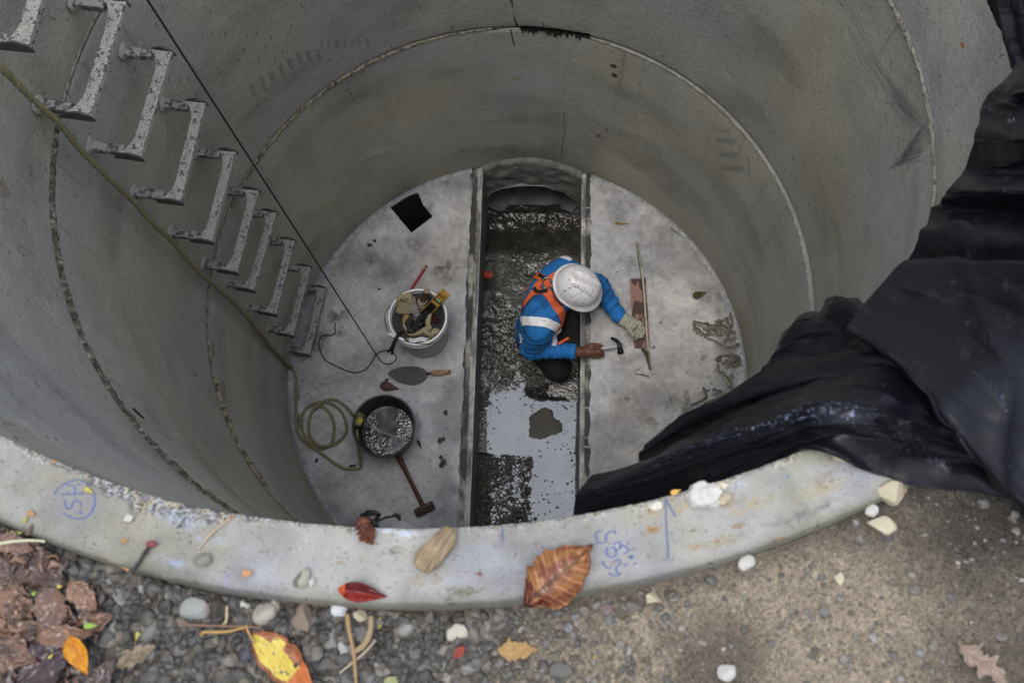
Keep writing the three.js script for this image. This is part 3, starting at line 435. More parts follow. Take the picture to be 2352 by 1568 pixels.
// the dark square pit at the far left of the slab, given by its corners in the picture
const pit = [[886, 463], [935, 432], [960, 442], [972, 470], [994, 497], [944, 535]].map(([x, y]) => { const p = at(x, y, 0), r = Math.hypot(p.x, p.z); return r > 1.232 ? p.multiplyScalar(1.232 / r) : p; });
{
  const arc = (r, x0, side, n = 90) => { const z = Math.sqrt(r * r - x0 * x0), a0 = Math.atan2(x0, z), out = []; const a1 = side < 0 ? -Math.PI - a0 : Math.PI - a0; for (let i = 0; i <= n; i++) { const a = mixn(a0, side < 0 ? -Math.PI - a0 : Math.PI - a0, i / n); out.push([Math.sin(a) * r, Math.cos(a) * r]); } return out; };
  const slab = (x0, side, hole) => {
    const pts = arc(1.2505, x0, side), zA = pts[0][1], zB = pts[pts.length - 1][1], s = new THREE.Shape(); pts.forEach(([x, z], i) => i ? s.lineTo(x, -z) : s.moveTo(x, -z));
    const n = 170; for (let i = 1; i < n; i++) { const z = mixn(zB, zA, i / n); s.lineTo(x0 + side * 0.013 * (fbm(z * 26, side * 3, 1, 4) - 0.5) * 2.0, -z); } s.closePath();
    if (hole) { const h = new THREE.Path(); hole.forEach((p, i) => { const nx = hole[(i + 1) % hole.length]; for (let k = 0; k < 8; k++) { const q = p.clone().lerp(nx, k / 8), j = 0.004 * (rnd() - 0.5); if (!i && !k) h.moveTo(q.x, -q.z); else h.lineTo(q.x + j, -q.z + j); } }); h.closePath(); s.holes.push(h); }
    const g = new THREE.ExtrudeGeometry(s, { depth: 0.5, bevelEnabled: false, curveSegments: 4 }); g.rotateX(-Math.PI / 2); g.translate(0, -0.5, 0);
    // uv: keep metres on the upper face
    const p = g.attributes.position, uv = g.attributes.uv; for (let i = 0; i < p.count; i++) uv.setXY(i, p.getX(i), p.getZ(i)); return g;
  };
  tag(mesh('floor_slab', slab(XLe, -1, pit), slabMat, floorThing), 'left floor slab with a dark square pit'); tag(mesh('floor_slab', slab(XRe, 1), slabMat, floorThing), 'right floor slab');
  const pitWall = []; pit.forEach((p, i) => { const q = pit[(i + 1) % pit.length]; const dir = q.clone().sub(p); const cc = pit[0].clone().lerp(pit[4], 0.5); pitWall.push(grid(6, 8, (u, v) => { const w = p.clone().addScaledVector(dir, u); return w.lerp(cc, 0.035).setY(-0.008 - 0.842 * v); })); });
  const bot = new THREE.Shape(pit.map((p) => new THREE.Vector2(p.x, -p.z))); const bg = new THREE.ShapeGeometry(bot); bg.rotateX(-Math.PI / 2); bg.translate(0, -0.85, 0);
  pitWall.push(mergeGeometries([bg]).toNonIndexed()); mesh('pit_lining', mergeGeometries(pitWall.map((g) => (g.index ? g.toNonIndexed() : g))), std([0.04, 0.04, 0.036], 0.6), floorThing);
  // sunken edge strips along the channel
  const strip = (xa, xb, seed) => { const g = grid(10, 520, (u, v) => { const z = mixn(-1.235, 1.23, v), x = mixn(xa, xb, u), w = Math.abs(xb - xa) * 3; let y = -0.016 + 0.010 * (fbm(x * 50, z * 26, seed, 4) - 0.5); const e = Math.abs(x - (seed === 1 ? xb : xa)); if (e < 0.018) y += 0.010; if (u === 0) y = Math.min(y, -0.004); return V(x, y, z); }, null, (u, v, p) => { const near = seed === 1 ? 1 - u : u, m = fbm(p.x * 30, p.z * 9, seed + 5, 4), t = fbm(p.x * 90, p.z * 60, 3, 3); let l = near > 0.62 ? mixn(0.12, 0.34, sstep(0.4, 0.62, m)) : mixn(0.035, 0.13, sstep(0.42, 0.66, m)); l *= 0.55 + 0.9 * t; const tick = Math.abs(((p.z * 9 + 100) % 1) - 0.5) > 0.46 && near < 0.7 ? 2.2 : 1; l *= tick; return [l, l * 0.98, l * 0.93]; }); return g; };
  const em = std([1, 1, 1], 0.7, { vertexColors: true });
  // left: strip from slab edge to the channel; right likewise
  const left = grid(10, 520, (u, v) => { const z = mixn(-1.24, 1.23, v), x = mixn(XLe - 0.012, XL, u); const y = -0.014 + 0.011 * (fbm(x * 50, z * 26, 1, 4) - 0.5) + (u > 0.72 ? 0.006 : 0); return V(x, y, z); }, null, stripCol(0)); mesh('edge_strip', left, em, floorThing);
  const right = grid(10, 520, (u, v) => { const z = mixn(-1.24, 1.23, v), x = mixn(XRe + 0.012, XR, u); const y = -0.014 + 0.011 * (fbm(x * 50, z * 26, 2, 4) - 0.5) + (u > 0.72 ? 0.006 : 0); return V(x, y, z); }, null, stripCol(1)); mesh('edge_strip', right, em, floorThing);
  function stripCol(s) { return (u, v, p) => { const m = fbm(p.x * 30, p.z * 8, s + 5, 4), t = fbm(p.x * 90, p.z * 60, 3, 3); let l = u > 0.66 ? mixn(0.16, 0.44, sstep(0.38, 0.6, m)) : mixn(0.045, 0.30, sstep(0.46, 0.66, m)); l *= 0.5 + 1.0 * t; const tk = p.z * 7 + 0.6 * Math.floor(p.z * 7); if (u < 0.66 && s === 1 && Math.abs(((p.z * 8.3 + 100 + 0.8 * n3(Math.floor(p.z * 8.3), 3, 1)) % 1) - 0.5) > 0.478 && n3(p.z * 5, 8) > 0.4) l = 0.32; return [l, l * 0.985, l * 0.94]; }; }
  // channel side walls
  const wm = std([0.24, 0.245, 0.24], 0.5, { bumpMap: rep(slabBump, 4, 2), bumpScale: 0.003 });
  const side = (x) => grid(240, 6, (u, v) => V(x + 0.002 * (fbm(u * 40, v * 3, x, 2) - 0.5), mixn(-0.012, -0.75, v), mixn(-1.24, 1.24, u)));
  mesh('channel_wall', side(XL + 0.0005), wm, floorThing); mesh('channel_wall', side(XR - 0.0005), wm, floorThing);
  mesh('channel_wall', grid(20, 6, (u, v) => V(mixn(XL, XR, u), mixn(0.0, -0.62, v), Math.sqrt(R * R - Math.pow(mixn(XL, XR, u), 2)) - 0.004)), wm, floorThing);
  // mortar fillet where the ring meets the slabs
  const fil = (a0, a1) => grid(420, 6, (u, v) => { const th = mixn(a0, a1, u), k = 0.016 + 0.026 * Math.pow(fbm(th * 9, 2, 3, 4), 1.5) + 0.02 * near(th, -1.75, 0.35) + 0.014 * near(th, 1.45, 0.3), a = v * Math.PI / 2, n = 0.006 * (fbm(th * 60, v * 4, 6, 3) - 0.5); const rad = R + 0.004 - k * (1 - Math.sin(a)) - n; return V(Math.sin(th) * rad, Math.max(-0.002, k * 1.1 * (1 - Math.cos(a)) * 1.0 + n), Math.cos(th) * rad); }, null, (u, v, p) => { const l = (0.16 + 0.26 * fbm(p.x * 40, p.z * 40, p.y * 30, 3)) * (n3(p.x * 160, p.y * 160, p.z * 160) > 0.75 ? 1.5 : 1); return [l * 0.98, l, l * 1.03]; });
  const aL = Math.atan2(XLe, -1.217), aR = Math.atan2(XRe, -1.18); // far ends
  const fm = std([1, 1, 1], 0.6, { vertexColors: true });
  mesh('mortar_fillet', fil(Math.atan2(XLe, 1.217), -Math.PI + Math.atan2(-XLe, 1.217) ), fm, floorThing);
  mesh('mortar_fillet', fil(Math.atan2(XRe, 1.18), Math.PI - Math.atan2(XRe, 1.18)), fm, floorThing);
}
// far end of the channel: the arched wall over the pipe and the pipe itself
{
  const t = thing('drain_pipe', 'dark wet drain pipe opening below the arch at the far channel end', 'drain pipe', V(0.065, DEEP, -1.24));
  const cx = 0.062, rp = 0.285, yc = -0.40, arch = (x) => { const s = clamp((rp * rp - Math.pow(x - cx, 2)) / (rp * rp), 0, 1); return yc + 0.205 * Math.sqrt(s) + 0.02 * (fbm(x * 30, 3, 1, 3) - 0.5); };
  const lintelTop = (x) => 0.095 - 0.9 * Math.pow(x - cx, 2) + 0.01 * (fbm(x * 25, 1, 1, 3) - 0.5);
  const zf = (x) => -Math.sqrt(R * R - x * x);
  const face = grid(90, 16, (u, v) => { const x = mixn(XL - 0.002, XR + 0.002, u), y = mixn(lintelTop(x), Math.min(arch(x), -0.02), v); return V(x, y, zf(x) + 0.020 + 0.02 * v + 0.030 * (fbm(x * 16, y * 24, 2, 4) - 0.5) - (v === 0 ? 0.020 : 0)); }, null, (u, v, p) => { const l = 0.19 * (0.35 + 1.3 * fbm(p.x * 20, p.y * 90, 3, 4)); return [l, l * 1.0, l * 0.94]; });
  const lip = grid(90, 6, (u, v) => { const x = mixn(XL, XR, u), y = Math.min(arch(x), -0.02); return V(x, y + 0.004 * v, zf(x) + 0.040 + 0.030 * (fbm(x * 16, y * 24, 2, 4) - 0.5) - 0.13 * v); }, null, () => [0.16, 0.16, 0.145]);
  const g1 = mergeGeometries([face, lip]); g1.translate(-0.065, -DEEP, 1.24); tag(mesh('arch_wall', g1, std([1, 1, 1], 0.55, { vertexColors: true }), t));
  const inv = grid(80, 70, (u, v) => { const a = mixn(0, Math.PI * 2, u), z = -1.20 - v * 1.7, r = rp + 0.01 + 0.006 * (fbm(Math.cos(a) * 5, Math.sin(a) * 5, z * 9, 4) - 0.5); return V(cx + Math.cos(a) * r, yc + 0.0 + Math.sin(a) * (r - rp + 0.212), z); }, null, (u, v, p) => { const l = 0.20 * (0.3 + 1.4 * fbm(p.x * 14, p.y * 14, p.z * 10, 3)); return [l, l, l * 1.02]; });
  inv.translate(-0.065, -DEEP, 1.24); mesh('pipe_bore', inv, phys([1, 1, 1], 0.4, { vertexColors: true, specularIntensity: 0.5 }), t);
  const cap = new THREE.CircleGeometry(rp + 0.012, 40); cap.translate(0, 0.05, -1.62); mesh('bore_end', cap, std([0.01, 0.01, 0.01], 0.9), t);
}
// mud on the channel bottom and the water over it
const WATER = DEEP - 0.004;
{
  const zb = at(1200, 1043, DEEP).z, xb = at(1222, 1090, DEEP).x, zEnd = at(1200, 925, DEEP).z;
  const patch = at(1240, 985, DEEP);
  const hgt = (x, z) => {
    const big = fbm(x * 5, z * 4, 2, 3) - 0.5, mid = fbm(x * 26, z * 24, 4, 3) - 0.5, grav = Math.pow(n3(x * 75, z * 70, 3), 2) , gr2 = Math.pow(n3(x * 150, z * 140, 9), 2);
    let b = mixn(0.016, 0.004, sstep(-1.0, zEnd - 0.45, z)); b = mixn(b, -0.014, sstep(zEnd - 0.30, zEnd + 0.06, z)) + 0.012 * big;        // lower towards the near end
    const wob = 0.05 * (fbm(x * 30, z * 30, 77, 3) - 0.5); const board = (1 - sstep(xb - 0.02, xb + 0.03, x + wob + 0.02 * (n3(x * 90, z * 90, 5) - 0.5))) * sstep(zb - 0.006, zb + 0.010, z + wob * 0.1); b = mixn(b, -0.004 + 0.012 * big, board);
    const nearEnd = sstep(zb + 0.24, zb + 0.36, z); b = mixn(b, -0.005 + 0.02 * big, nearEnd * (1 - board) * sstep(0.33, 0.2, x));
    const pm = 1 - sstep(0.7, 1.15, Math.hypot((x - patch.x) / 0.115, (z - patch.z + 0.035) / 0.11) + 0.5 * (fbm(x * 18, z * 18, 5, 3) - 0.5)); 
    const leftPool = sstep(XL + 0.10, XL + 0.02, x); b += 0.012 * leftPool; 
    const pool = sstep(zEnd - 0.01, zEnd + 0.10, z + 0.10 * (fbm(x * 14, z * 14, 51, 3) - 0.5)) * (1 - board) * (1 - nearEnd), tr = sstep(zEnd - 0.36, zEnd - 0.1, z), k = mixn(1, 0.30, pool);
    const X = x * 0.8 + z * 0.6, Z = z * 0.8 - x * 0.6, wx = 0.010 * (n3(x * 40, z * 40, 61) - 0.5), g1 = fbm(X * 60 + wx * 60, Z * 60, 13, 3), g2 = Math.pow(1 - Math.abs(2 * n3(X * 130 + wx * 200, Z * 130 - wx * 90, 23) - 1), 2); let y = DEEP + b + k * (0.012 * mid + 0.008 * (g1 - 0.45) + (0.0018 + 0.004 * tr + 0.002 * board) * (g2 - 0.35));
    y = mixn(y, WATER - 0.006, pm);
    const smooth = sstep(0.43, 0.58, fbm(x * 7 + 1, z * 6, 31, 3)) * (1 - pool) * (1 - board); y = mixn(y, DEEP + b + 0.002 * mid + 0.006, smooth * 0.8);
    if (z < -0.85) { y -= 0.105 * sstep(-0.85, -1.12, z); y += sstep(-1.04, -1.12, z) * (0.06 * (fbm(x * 15, z * 15, 8, 4) - 0.25)) - 0.05 * sstep(-1.17, -1.23, z); }
    return y;
  };
  const g = grid(220, 1000, (u, v) => { const x = mixn(XL, XR, u), z = mixn(-1.26, 1.23, v); return V(x, hgt(x, z), z); }, null, (u, v, p) => { const l = 0.034 * (0.5 + 1.1 * fbm(p.x * 22, p.z * 22, 6, 3)) * (1 + 0.7 * (h3(Math.floor(p.x * 90), Math.floor(p.z * 90), 2) - 0.5)); return [l * 1.06, l, l * 0.84]; });
  tag(mesh('mud', g, phys([1, 1, 1], 0.30, { vertexColors: true, specularIntensity: 1, ior: 1.62 }), scene), null, null, null, 'structure');
  const rings = [[1232, 1032, 0.055], [1275, 1060, 0.075]].map(([x, y, r]) => ({ c: at(x, y, WATER), r }));
  const wg = grid(150, 500, (u, v) => { const x = mixn(XL, XR, u), z = mixn(-0.75, 1.22, v); let y = WATER + 0.0016 * (fbm(x * 7, z * 7, 3, 2) - 0.5); for (const { c, r } of rings) { const d = Math.hypot(x - c.x, z - c.z); y += 0.00022 * Math.sin((d - r) * 620) * Math.exp(-Math.pow((d - r) / 0.012, 2)); } return V(x, y, z); });
  tag(mesh('water', wg, phys([1, 1, 1], 0.035, { vertexColors: true, specularIntensity: 1, ior: 2.0 }), scene), null, null, null, 'structure');
  tint(wg, (x, y, z) => { const c = sstep(0.42, 0.66, fbm(x * 11 + 0.8 * fbm(x * 30, z * 30, 2, 2), z * 9, 91, 4)), l = 0.020 + 0.075 * c; return [l * 1.02, l, l * 0.9]; });
  // scum of silt that floats on the pool
  const so = crv([[868, 425], [872, 520], [858, 580], [880, 640], [940, 652], [1000, 655], [1080, 628], [1190, 590], [1222, 545], [1205, 480], [1130, 425], [1120, 350], [1010, 330], [930, 370]].map(([x, y]) => at((1300 + x / 3.484) * 0.784, (1100 + y / 3.484) * 0.784, WATER)), true).getPoints(120), sc = at((1300 + 1020 / 3.484) * 0.784, (1100 + 500 / 3.484) * 0.784, WATER);
  const sg = grid(120, 14, (u, v) => { const e = so[Math.round(u * 120) % 120], p = sc.clone().lerp(e, v * (1 + 0.10 * (n3(u * 60, 3, 1) - 0.5))); p.y = WATER + 0.0028 + 0.0020 * (fbm(p.x * 60, p.z * 60, 3, 3) - 0.5) - 0.0040 * Math.pow(v, 10); return p; }, null, (u, v, p) => { const f = 0.6 + 0.8 * fbm(p.x * 40, p.z * 40, 6, 3); return [0.050 * f, 0.045 * f, 0.034 * f]; });
  tag(mesh('silt_patch', sg, std([1, 1, 1], 0.6, { vertexColors: true }), scene), 'dark brown silt patch floating on the channel pool near the worker', 'silt');
  // grit and bubbles that lie in and round the pool
  const q = mulberry(640), M = new THREE.Matrix4(), list = [[], []]; for (let i = 0; i < 2600; i++) { const x = mixn(XL + 0.01, XR - 0.01, q()), z = mixn(zEnd - 0.25, 1.1, q()), e = fbm(x * 9, z * 9, 71, 3), ed = Math.max(sstep(0.12, 0.0, Math.abs(z - zEnd)), sstep(0.12, 0.0, XR - x), sstep(0.14, 0.0, x - XL), sstep(0.09, 0.0, x - xb) * sstep(zb, zb + 0.02, z), sstep(0.3, 0.4, z - zb + 0.2)); if (q() > ed * 0.8 + sstep(0.52, 0.72, e) * 0.4 + 0.01) continue; const s = 0.0009 + 0.0058 * Math.pow(q(), 5); M.compose(V(x, WATER + 0.0004, z), new THREE.Quaternion(), V(s * (0.8 + 0.5 * q()), s * 0.5, s)); list[q() < 0.75 ? 0 : 1].push(M.clone()); }
  const grp = new THREE.Group(); grp.name = 'floating_grit'; tag(grp, null, null, null, 'stuff'); scene.add(grp); const ball = new THREE.IcosahedronGeometry(1, 2); list.forEach((l, k) => { const im = new THREE.InstancedMesh(ball, k ? phys([0.03, 0.03, 0.028], 0.05, { specularIntensity: 1 }) : std([0.018, 0.017, 0.014], 0.4), l.length); im.name = k ? 'bubbles' : 'grit'; l.forEach((m, i) => im.setMatrixAt(i, m)); tag(im, null, null, null, 'stuff'); grp.add(im); });
}
// ---------------------------------------------------------------- ground round the rim
const GY = H - 0.030;
const sandy = (x, z) => sstep(-0.12, 0.42, x - 0.9 * (z - 1.45) * 0 + 0.25 * (fbm(x * 5, z * 5, 3, 3) - 0.5));   // 0 gravel on the left, 1 packed earth on the right
const groundY = (x, z) => GY + 0.012 * (fbm(x * 7, z * 7, 2, 4) - 0.5) + 0.010 * (fbm(x * 40, z * 40, 5, 3) - 0.5) * mixn(1, 0.75, sandy(x, z)) + 0.006 * (n3(x * 150, z * 150, 4) - 0.5) * mixn(1, 0.55, sandy(x, z)) + 0.018 * sstep(0.25, 0.6, x) * (1 - sstep(1.36, 1.46, Math.hypot(x, z)));
{
  const angs = []; for (let i = 0; i <= 640; i++) angs.push(mixn(-0.6, 0.8, i / 640)); for (let i = 1; i <= 60; i++) angs.push(mixn(0.8, 2 * Math.PI - 0.6, i / 60));
  const rads = []; for (let i = 0; i <= 130; i++) rads.push(mixn(ROUT - 0.002, 1.80, i / 130)); for (let i = 1; i <= 30; i++) rads.push(1.8 * Math.pow(60 / 1.8, i / 30));
  const P = [], U = [], C = [], I = [], n = rads.length;
  for (const a of angs) for (const r of rads) {
    const x = Math.sin(a) * r, z = Math.cos(a) * r; P.push(x, groundY(x, z), z); U.push(x, z);
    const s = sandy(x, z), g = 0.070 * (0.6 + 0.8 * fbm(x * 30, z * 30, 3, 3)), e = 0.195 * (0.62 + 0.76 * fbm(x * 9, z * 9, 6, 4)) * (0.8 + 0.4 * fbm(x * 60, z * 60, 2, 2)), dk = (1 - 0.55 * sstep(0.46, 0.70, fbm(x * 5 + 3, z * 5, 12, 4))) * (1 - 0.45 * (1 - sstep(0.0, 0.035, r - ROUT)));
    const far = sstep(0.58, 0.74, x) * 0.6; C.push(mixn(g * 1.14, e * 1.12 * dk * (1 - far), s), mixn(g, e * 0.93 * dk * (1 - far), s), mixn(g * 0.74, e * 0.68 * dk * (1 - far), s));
  }
  for (let i = 0; i < angs.length - 1; i++) for (let j = 0; j < n - 1; j++) { const a = i * n + j, b = a + n; I.push(a, b, a + 1, b, b + 1, a + 1); }
  const g = new THREE.BufferGeometry(); g.setAttribute('position', new THREE.Float32BufferAttribute(P, 3)); g.setAttribute('uv', new THREE.Float32BufferAttribute(U, 2)); g.setAttribute('color', new THREE.Float32BufferAttribute(C, 3)); g.setIndex(I); g.computeVertexNormals();
  const grit = tex(512, 512, (i, j) => { const a = n2p(i / 7, j / 7, 73, 73, 2), b = n2p(i / 3, j / 3, 170, 170, 4), c = h3(i, j, 8); const l = 0.62 + 0.26 * (a - 0.5) + 0.36 * (b - 0.5) + 0.2 * (c - 0.5) + (a > 0.84 && b > 0.6 ? 0.22 : 0) - (b < 0.16 ? 0.18 : 0); return [l * 1.02, l, l * 0.97]; });
  const m = std([1, 1, 1], 0.62, { vertexColors: true, bumpMap: rep(slabBump, 4.2), bumpScale: 0.006 }); m.map = rep(grit, 3.1); m.color.setRGB(1.55, 1.55, 1.55);
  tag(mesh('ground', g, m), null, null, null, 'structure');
}
// stones
const stoneVariants = [0, 1, 2, 3, 4].map((k) => { const q = mulberry(100 + k); let g = new THREE.IcosahedronGeometry(1, 3); g.deleteAttribute('uv'); g.deleteAttribute('normal'); g = mergeVertices(g, 1e-3); const p = g.attributes.position, planes = []; for (let i = 0; i < 13; i++) planes.push([V(q() - 0.5, q() - 0.5, q() - 0.5).normalize(), 0.45 + 0.4 * q()]); for (let i = 0; i < p.count; i++) { const v = V(p.getX(i), p.getY(i), p.getZ(i)); for (const [n, d] of planes) { const e = v.dot(n) - d; if (e > 0) v.addScaledVector(n, -e * 0.97); } v.multiplyScalar(1 + 0.10 * (fbm(v.x * 2.2 + k * 9, v.y * 2.2, v.z * 2.2, 3) - 0.5)); p.setXYZ(i, v.x, v.y, v.z); } g = toCreasedNormals(g, 0.5); return g; });
const grav1 = [0, 1, 2].map((k) => { const g = noisy(new THREE.IcosahedronGeometry(1, 1), 0.55, 1.3, k * 5).toNonIndexed(); g.computeVertexNormals(); return g; });
const speckle = tex(256, 256, (i, j) => { const l = 0.85 + 0.5 * (n2p(i / 20, j / 20, 13, 13, 1) - 0.5) + 0.25 * (n2p(i / 6, j / 6, 43, 43, 2) - 0.5) + 0.12 * (h3(i, j, 1) - 0.5); return [l, l, l]; });
{
  const q = mulberry(515), M = new THREE.Matrix4(), Q = new THREE.Quaternion(), E = new THREE.Euler(), c = new THREE.Color();
  const sets = [[], [], []];
  for (let i = 0; i < 90000; i++) {
    const a = mixn(-0.52, 0.62, q()), r = ROUT + 0.004 + (1.80 - ROUT) * Math.pow(q(), 1.1), x = Math.sin(a) * r, z = Math.cos(a) * r, s = sandy(x, z); if (q() < s * 0.965) continue;
    const sz = (s > 0.6 ? 0.0011 : 0.0016) + (0.0095 * Math.pow(q(), 6)) * (s > 0.5 ? 0.55 : 1) + 0.0016 * q(); const t = q(), k = Math.floor(q() * 3);
    const l = (mixn(0.028, 0.07, s) + mixn(0.105, 0.15, s) * q() * q()) + (t > 0.97 ? 0.09 : 0); const warm = q();
    M.compose(V(x, groundY(x, z) - sz * 0.10, z), Q.setFromEuler(E.set(q() * 6, q() * 6, q() * 6)), V(sz * (0.8 + 0.7 * q()), sz * (0.55 + 0.3 * q()), sz));
    sets[k].push([M.clone(), [l * (1.04 + 0.14 * warm), l, l * (0.74 + 0.22 * (1 - warm))]]);
  }
  const t = new THREE.Group(); t.name = 'gravel'; tag(t, null, null, null, 'stuff'); scene.add(t);
  sets.forEach((s, k) => { const im = new THREE.InstancedMesh(grav1[k], std([1, 1, 1], 0.55), s.length); im.name = 'gravel_grains'; s.forEach(([m, cc], i) => { im.setMatrixAt(i, m); im.setColorAt(i, c.setRGB(...cc)); }); im.castShadow = im.receiveShadow = true; tag(im, null, null, null, 'stuff'); t.add(im); });
}
function stone(name, label, px, py, wpx, hpx, rot, col, k, group, lift = 0.32, onRim = false, crumbly = false) {
  const y0 = onRim ? H : null; let p = at(px, py, H - 0.012); const gy = onRim ? H : groundY(p.x, p.z); p = at(px, py, gy + 0.008);
  const sc = 0.5 * 1.52 / FPX, d = CP.distanceTo(p) / 1.52, a = wpx * sc * d, b = hpx * sc * d, g = crumbly ? noisy(new THREE.IcosahedronGeometry(1, 6), 0.42, 2.6, k * 3) : stoneVariants[k % 5].clone();
  g.scale(a * 1.12, (a + b) * 0.40, b * 1.12); g.rotateY(-rot); const c0 = [...col];
  tint(g, (x, y, z) => { const f = 0.72 + 0.5 * fbm(x * 70, y * 70, z * 70 + k, 3), w = fbm(x * 40 + 5, y * 40, z * 40, 2); const v = w > 0.62 ? 0.62 : 1; return [c0[0] * f * (v < 1 ? 0.8 : 1), c0[1] * f * v, c0[2] * f * v * 0.95]; });
  const m = mesh(name, g, stone.m ??= std([1, 1, 1], 0.68, { vertexColors: true })); m.position.set(p.x, gy + (a + b) * 0.40 * lift, p.z); return tag(m, label, 'stone', group);
}
{
  const pale = [0.42, 0.37, 0.27], white = [0.42, 0.41, 0.39], grey = [0.15, 0.148, 0.135], dark = [0.075, 0.073, 0.07], blue = [0.055, 0.058, 0.075], mid = [0.30, 0.28, 0.245];
  const S = (n, l, ...a) => stone(n, l, ...a);
  S('limestone_chunk', 'large pear shaped cream stone beside the rim end near the black sheet', 2044, 1129, 62, 88, 1.3, pale, 0, 'pale stones round the rim end', 0.55);
  S('limestone_chunk', 'cream angular stone touching a dark pebble below the pear shaped stone', 2024, 1205, 62, 40, 0.2, pale, 1, 'pale stones round the rim end', 0.5);
  S('limestone_chunk', 'rounded cream stone on the rim just under the black sheet edge', 1941, 1045, 50, 34, 0.2, pale, 2, 'pale stones round the rim end', 0.5, true);
  S('limestone_chunk', 'flat cream stone half under the black sheet on the rim', 1893, 1029, 48, 18, 0.1, pale, 3, 'pale stones round the rim end', 0.5, true);
  S('limestone_chunk', 'small grey white stone between the rim end and the pear shaped stone', 2006, 1173, 26, 30, 0.5, white, 4, 'pale stones round the rim end', 0.5);
  S('limestone_chunk', 'white stone slab under the hem of the black sheet', 2055, 1086, 44, 24, 0.5, white, 0, 'pale stones round the rim end', 0.5);
  S('limestone_chunk', 'long pale stone at the hem of the black sheet right of the white slab', 2098, 1096, 50, 14, 0.25, pale, 1, 'pale stones round the rim end', 0.4);
  S('limestone_chunk', 'dim grey stone lying alone under the black sheet at the right', 2250, 1110, 48, 28, 0.1, [0.32, 0.30, 0.26], 2, 'pale stones round the rim end', 0.45);
  S('dark_pebble', 'dark pebble stuck against the angular cream stone', 2042, 1226, 34, 24, 0.2, dark, 3);
  S('limestone_chunk', 'white three cornered stone leaning on the outer rim edge', 1718, 1293, 40, 32, -0.4, white, 4, null, 0.6);
  S('limestone_chunk', 'cream stone against the outer rim edge right of the large brown leaf', 1497, 1373, 42, 34, 0.3, pale, 0, null, 0.55);
  S('limestone_chunk', 'small cream stone on the brown earth right of the pit rim', 1930, 1328, 22, 30, 0.2, pale, 1);
  S('limestone_chunk', 'round white stone near the bottom edge on the brown earth', 1671, 1544, 38, 40, 0.3, white, 2, null, 0.55);
  S('grey_pebble', 'grey pebble with a dark crescent beside it on the brown earth', 1896, 1398, 30, 28, 0.3, grey, 3);
  S('grey_pebble', 'round pale grey stone above the little red leaf', 1050, 1457, 46, 44, 0.2, [0.36, 0.34, 0.29], 4, null, 0.55);
  S('limestone_chunk', 'round cream stone below the red leaf beside a dry stalk', 824, 1416, 40, 42, 0.2, pale, 0, null, 0.6);
  S('limestone_chunk', 'white flint lying against the rim left of the red leaf', 778, 1398, 34, 52, 0.15, [0.45, 0.46, 0.5], 4, null, 0.6);
  S('grey_pebble', 'heart shaped grey stone in the gravel under the rim', 607, 1407, 46, 58, 0.4, mid, 2, null, 0.5);
  S('grey_pebble', 'buff grey stone wedged behind the heart shaped stone', 628, 1386, 40, 36, 0.2, mid, 3, null, 0.4);
  S('grey_pebble', 'broad grey stone left of the heart shaped stone by the rim', 446, 1402, 62, 52, 0.3, [0.22, 0.225, 0.22], 4, null, 0.4);
  S('limestone_chunk', 'small white stone between the broad grey stone and the heart shaped stone', 559, 1389, 28, 34, 0.3, white, 0, null, 0.5);
  S('slate_chip', 'dark blue slate chip in the middle of the gravel', 430, 1470, 58, 26, -0.1, blue, 1, null, 0.3);
  S('slate_chip', 'dark blue slate chip touching the left tip of the yellow leaf', 562, 1500, 50, 34, -0.4, blue, 2, null, 0.3);
  S('grey_pebble', 'grey stone below the white flint beside the dry stalk', 760, 1470, 52, 54, 0.3, [0.16, 0.155, 0.15], 3, null, 0.4);
  S('grey_pebble', 'long grey stone between the white flint and the grey stone', 772, 1448, 46, 20, 0.1, grey, 4, null, 0.4);
  S('grey_pebble', 'grey stone with a white side next to the dry stalk', 787, 1487, 36, 48, 0.4, [0.3, 0.3, 0.3], 0, null, 0.4);
  S('grey_pebble', 'wide dark grey stone right of the dry stalk under the cream stone', 826, 1458, 50, 36, 0, [0.12, 0.12, 0.115], 1, null, 0.4);
  S('grey_pebble', 'tall flat grey stone in the gravel right of the leaf litter', 339, 1448, 34, 52, 0.1, [0.13, 0.13, 0.12], 2, null, 0.35);
  S('grey_pebble', 'pale grey pebble between the leaf litter and the tall flat stone', 254, 1445, 38, 36, 0.4, [0.24, 0.23, 0.21], 3, null, 0.4);
  S('grey_pebble', 'brown grey pebble left of the pale grey pebble', 224, 1430, 40, 38, 0.2, [0.13, 0.125, 0.11], 4, null, 0.35);
  S('grey_pebble', 'dark flat stone standing at the rim beside the brown stick', 197, 1309, 22, 34, 0.1, [0.07, 0.075, 0.085], 0, null, 0.5);
  S('grey_pebble', 'grey pebble below the rim right of the black twig', 312, 1350, 34, 26, 0.2, [0.2, 0.2, 0.18], 1, null, 0.4);
  S('grey_pebble', 'grey stone beneath the brown seed pod near the photo bottom', 930, 1440, 34, 40, 0.3, [0.2, 0.2, 0.19], 2, null, 0.4);
  S('grey_pebble', 'wide buff stone bedded at the rim below the cluster of pebbles', 690, 1415, 78, 76, 0.3, [0.17, 0.13, 0.10], 3, null, 0.1);
  S('grey_pebble', 'dark round stone bedded left of the brown scrap near the bottom', 1290, 1545, 56, 40, 0.3, [0.09, 0.085, 0.08], 4, null, 0.2);
  S('grey_pebble', 'brown grey stone bedded below the tip of the large brown leaf', 1455, 1392, 52, 40, 0.1, [0.13, 0.11, 0.10], 0, null, 0.25);
  S('grey_pebble', 'reddish stone bedded below the large brown leaf', 1390, 1398, 36, 26, 0.3, [0.14, 0.09, 0.09], 1, null, 0.25);
  // scattered small ones that nothing tells apart
  const q = mulberry(88); let first = null;
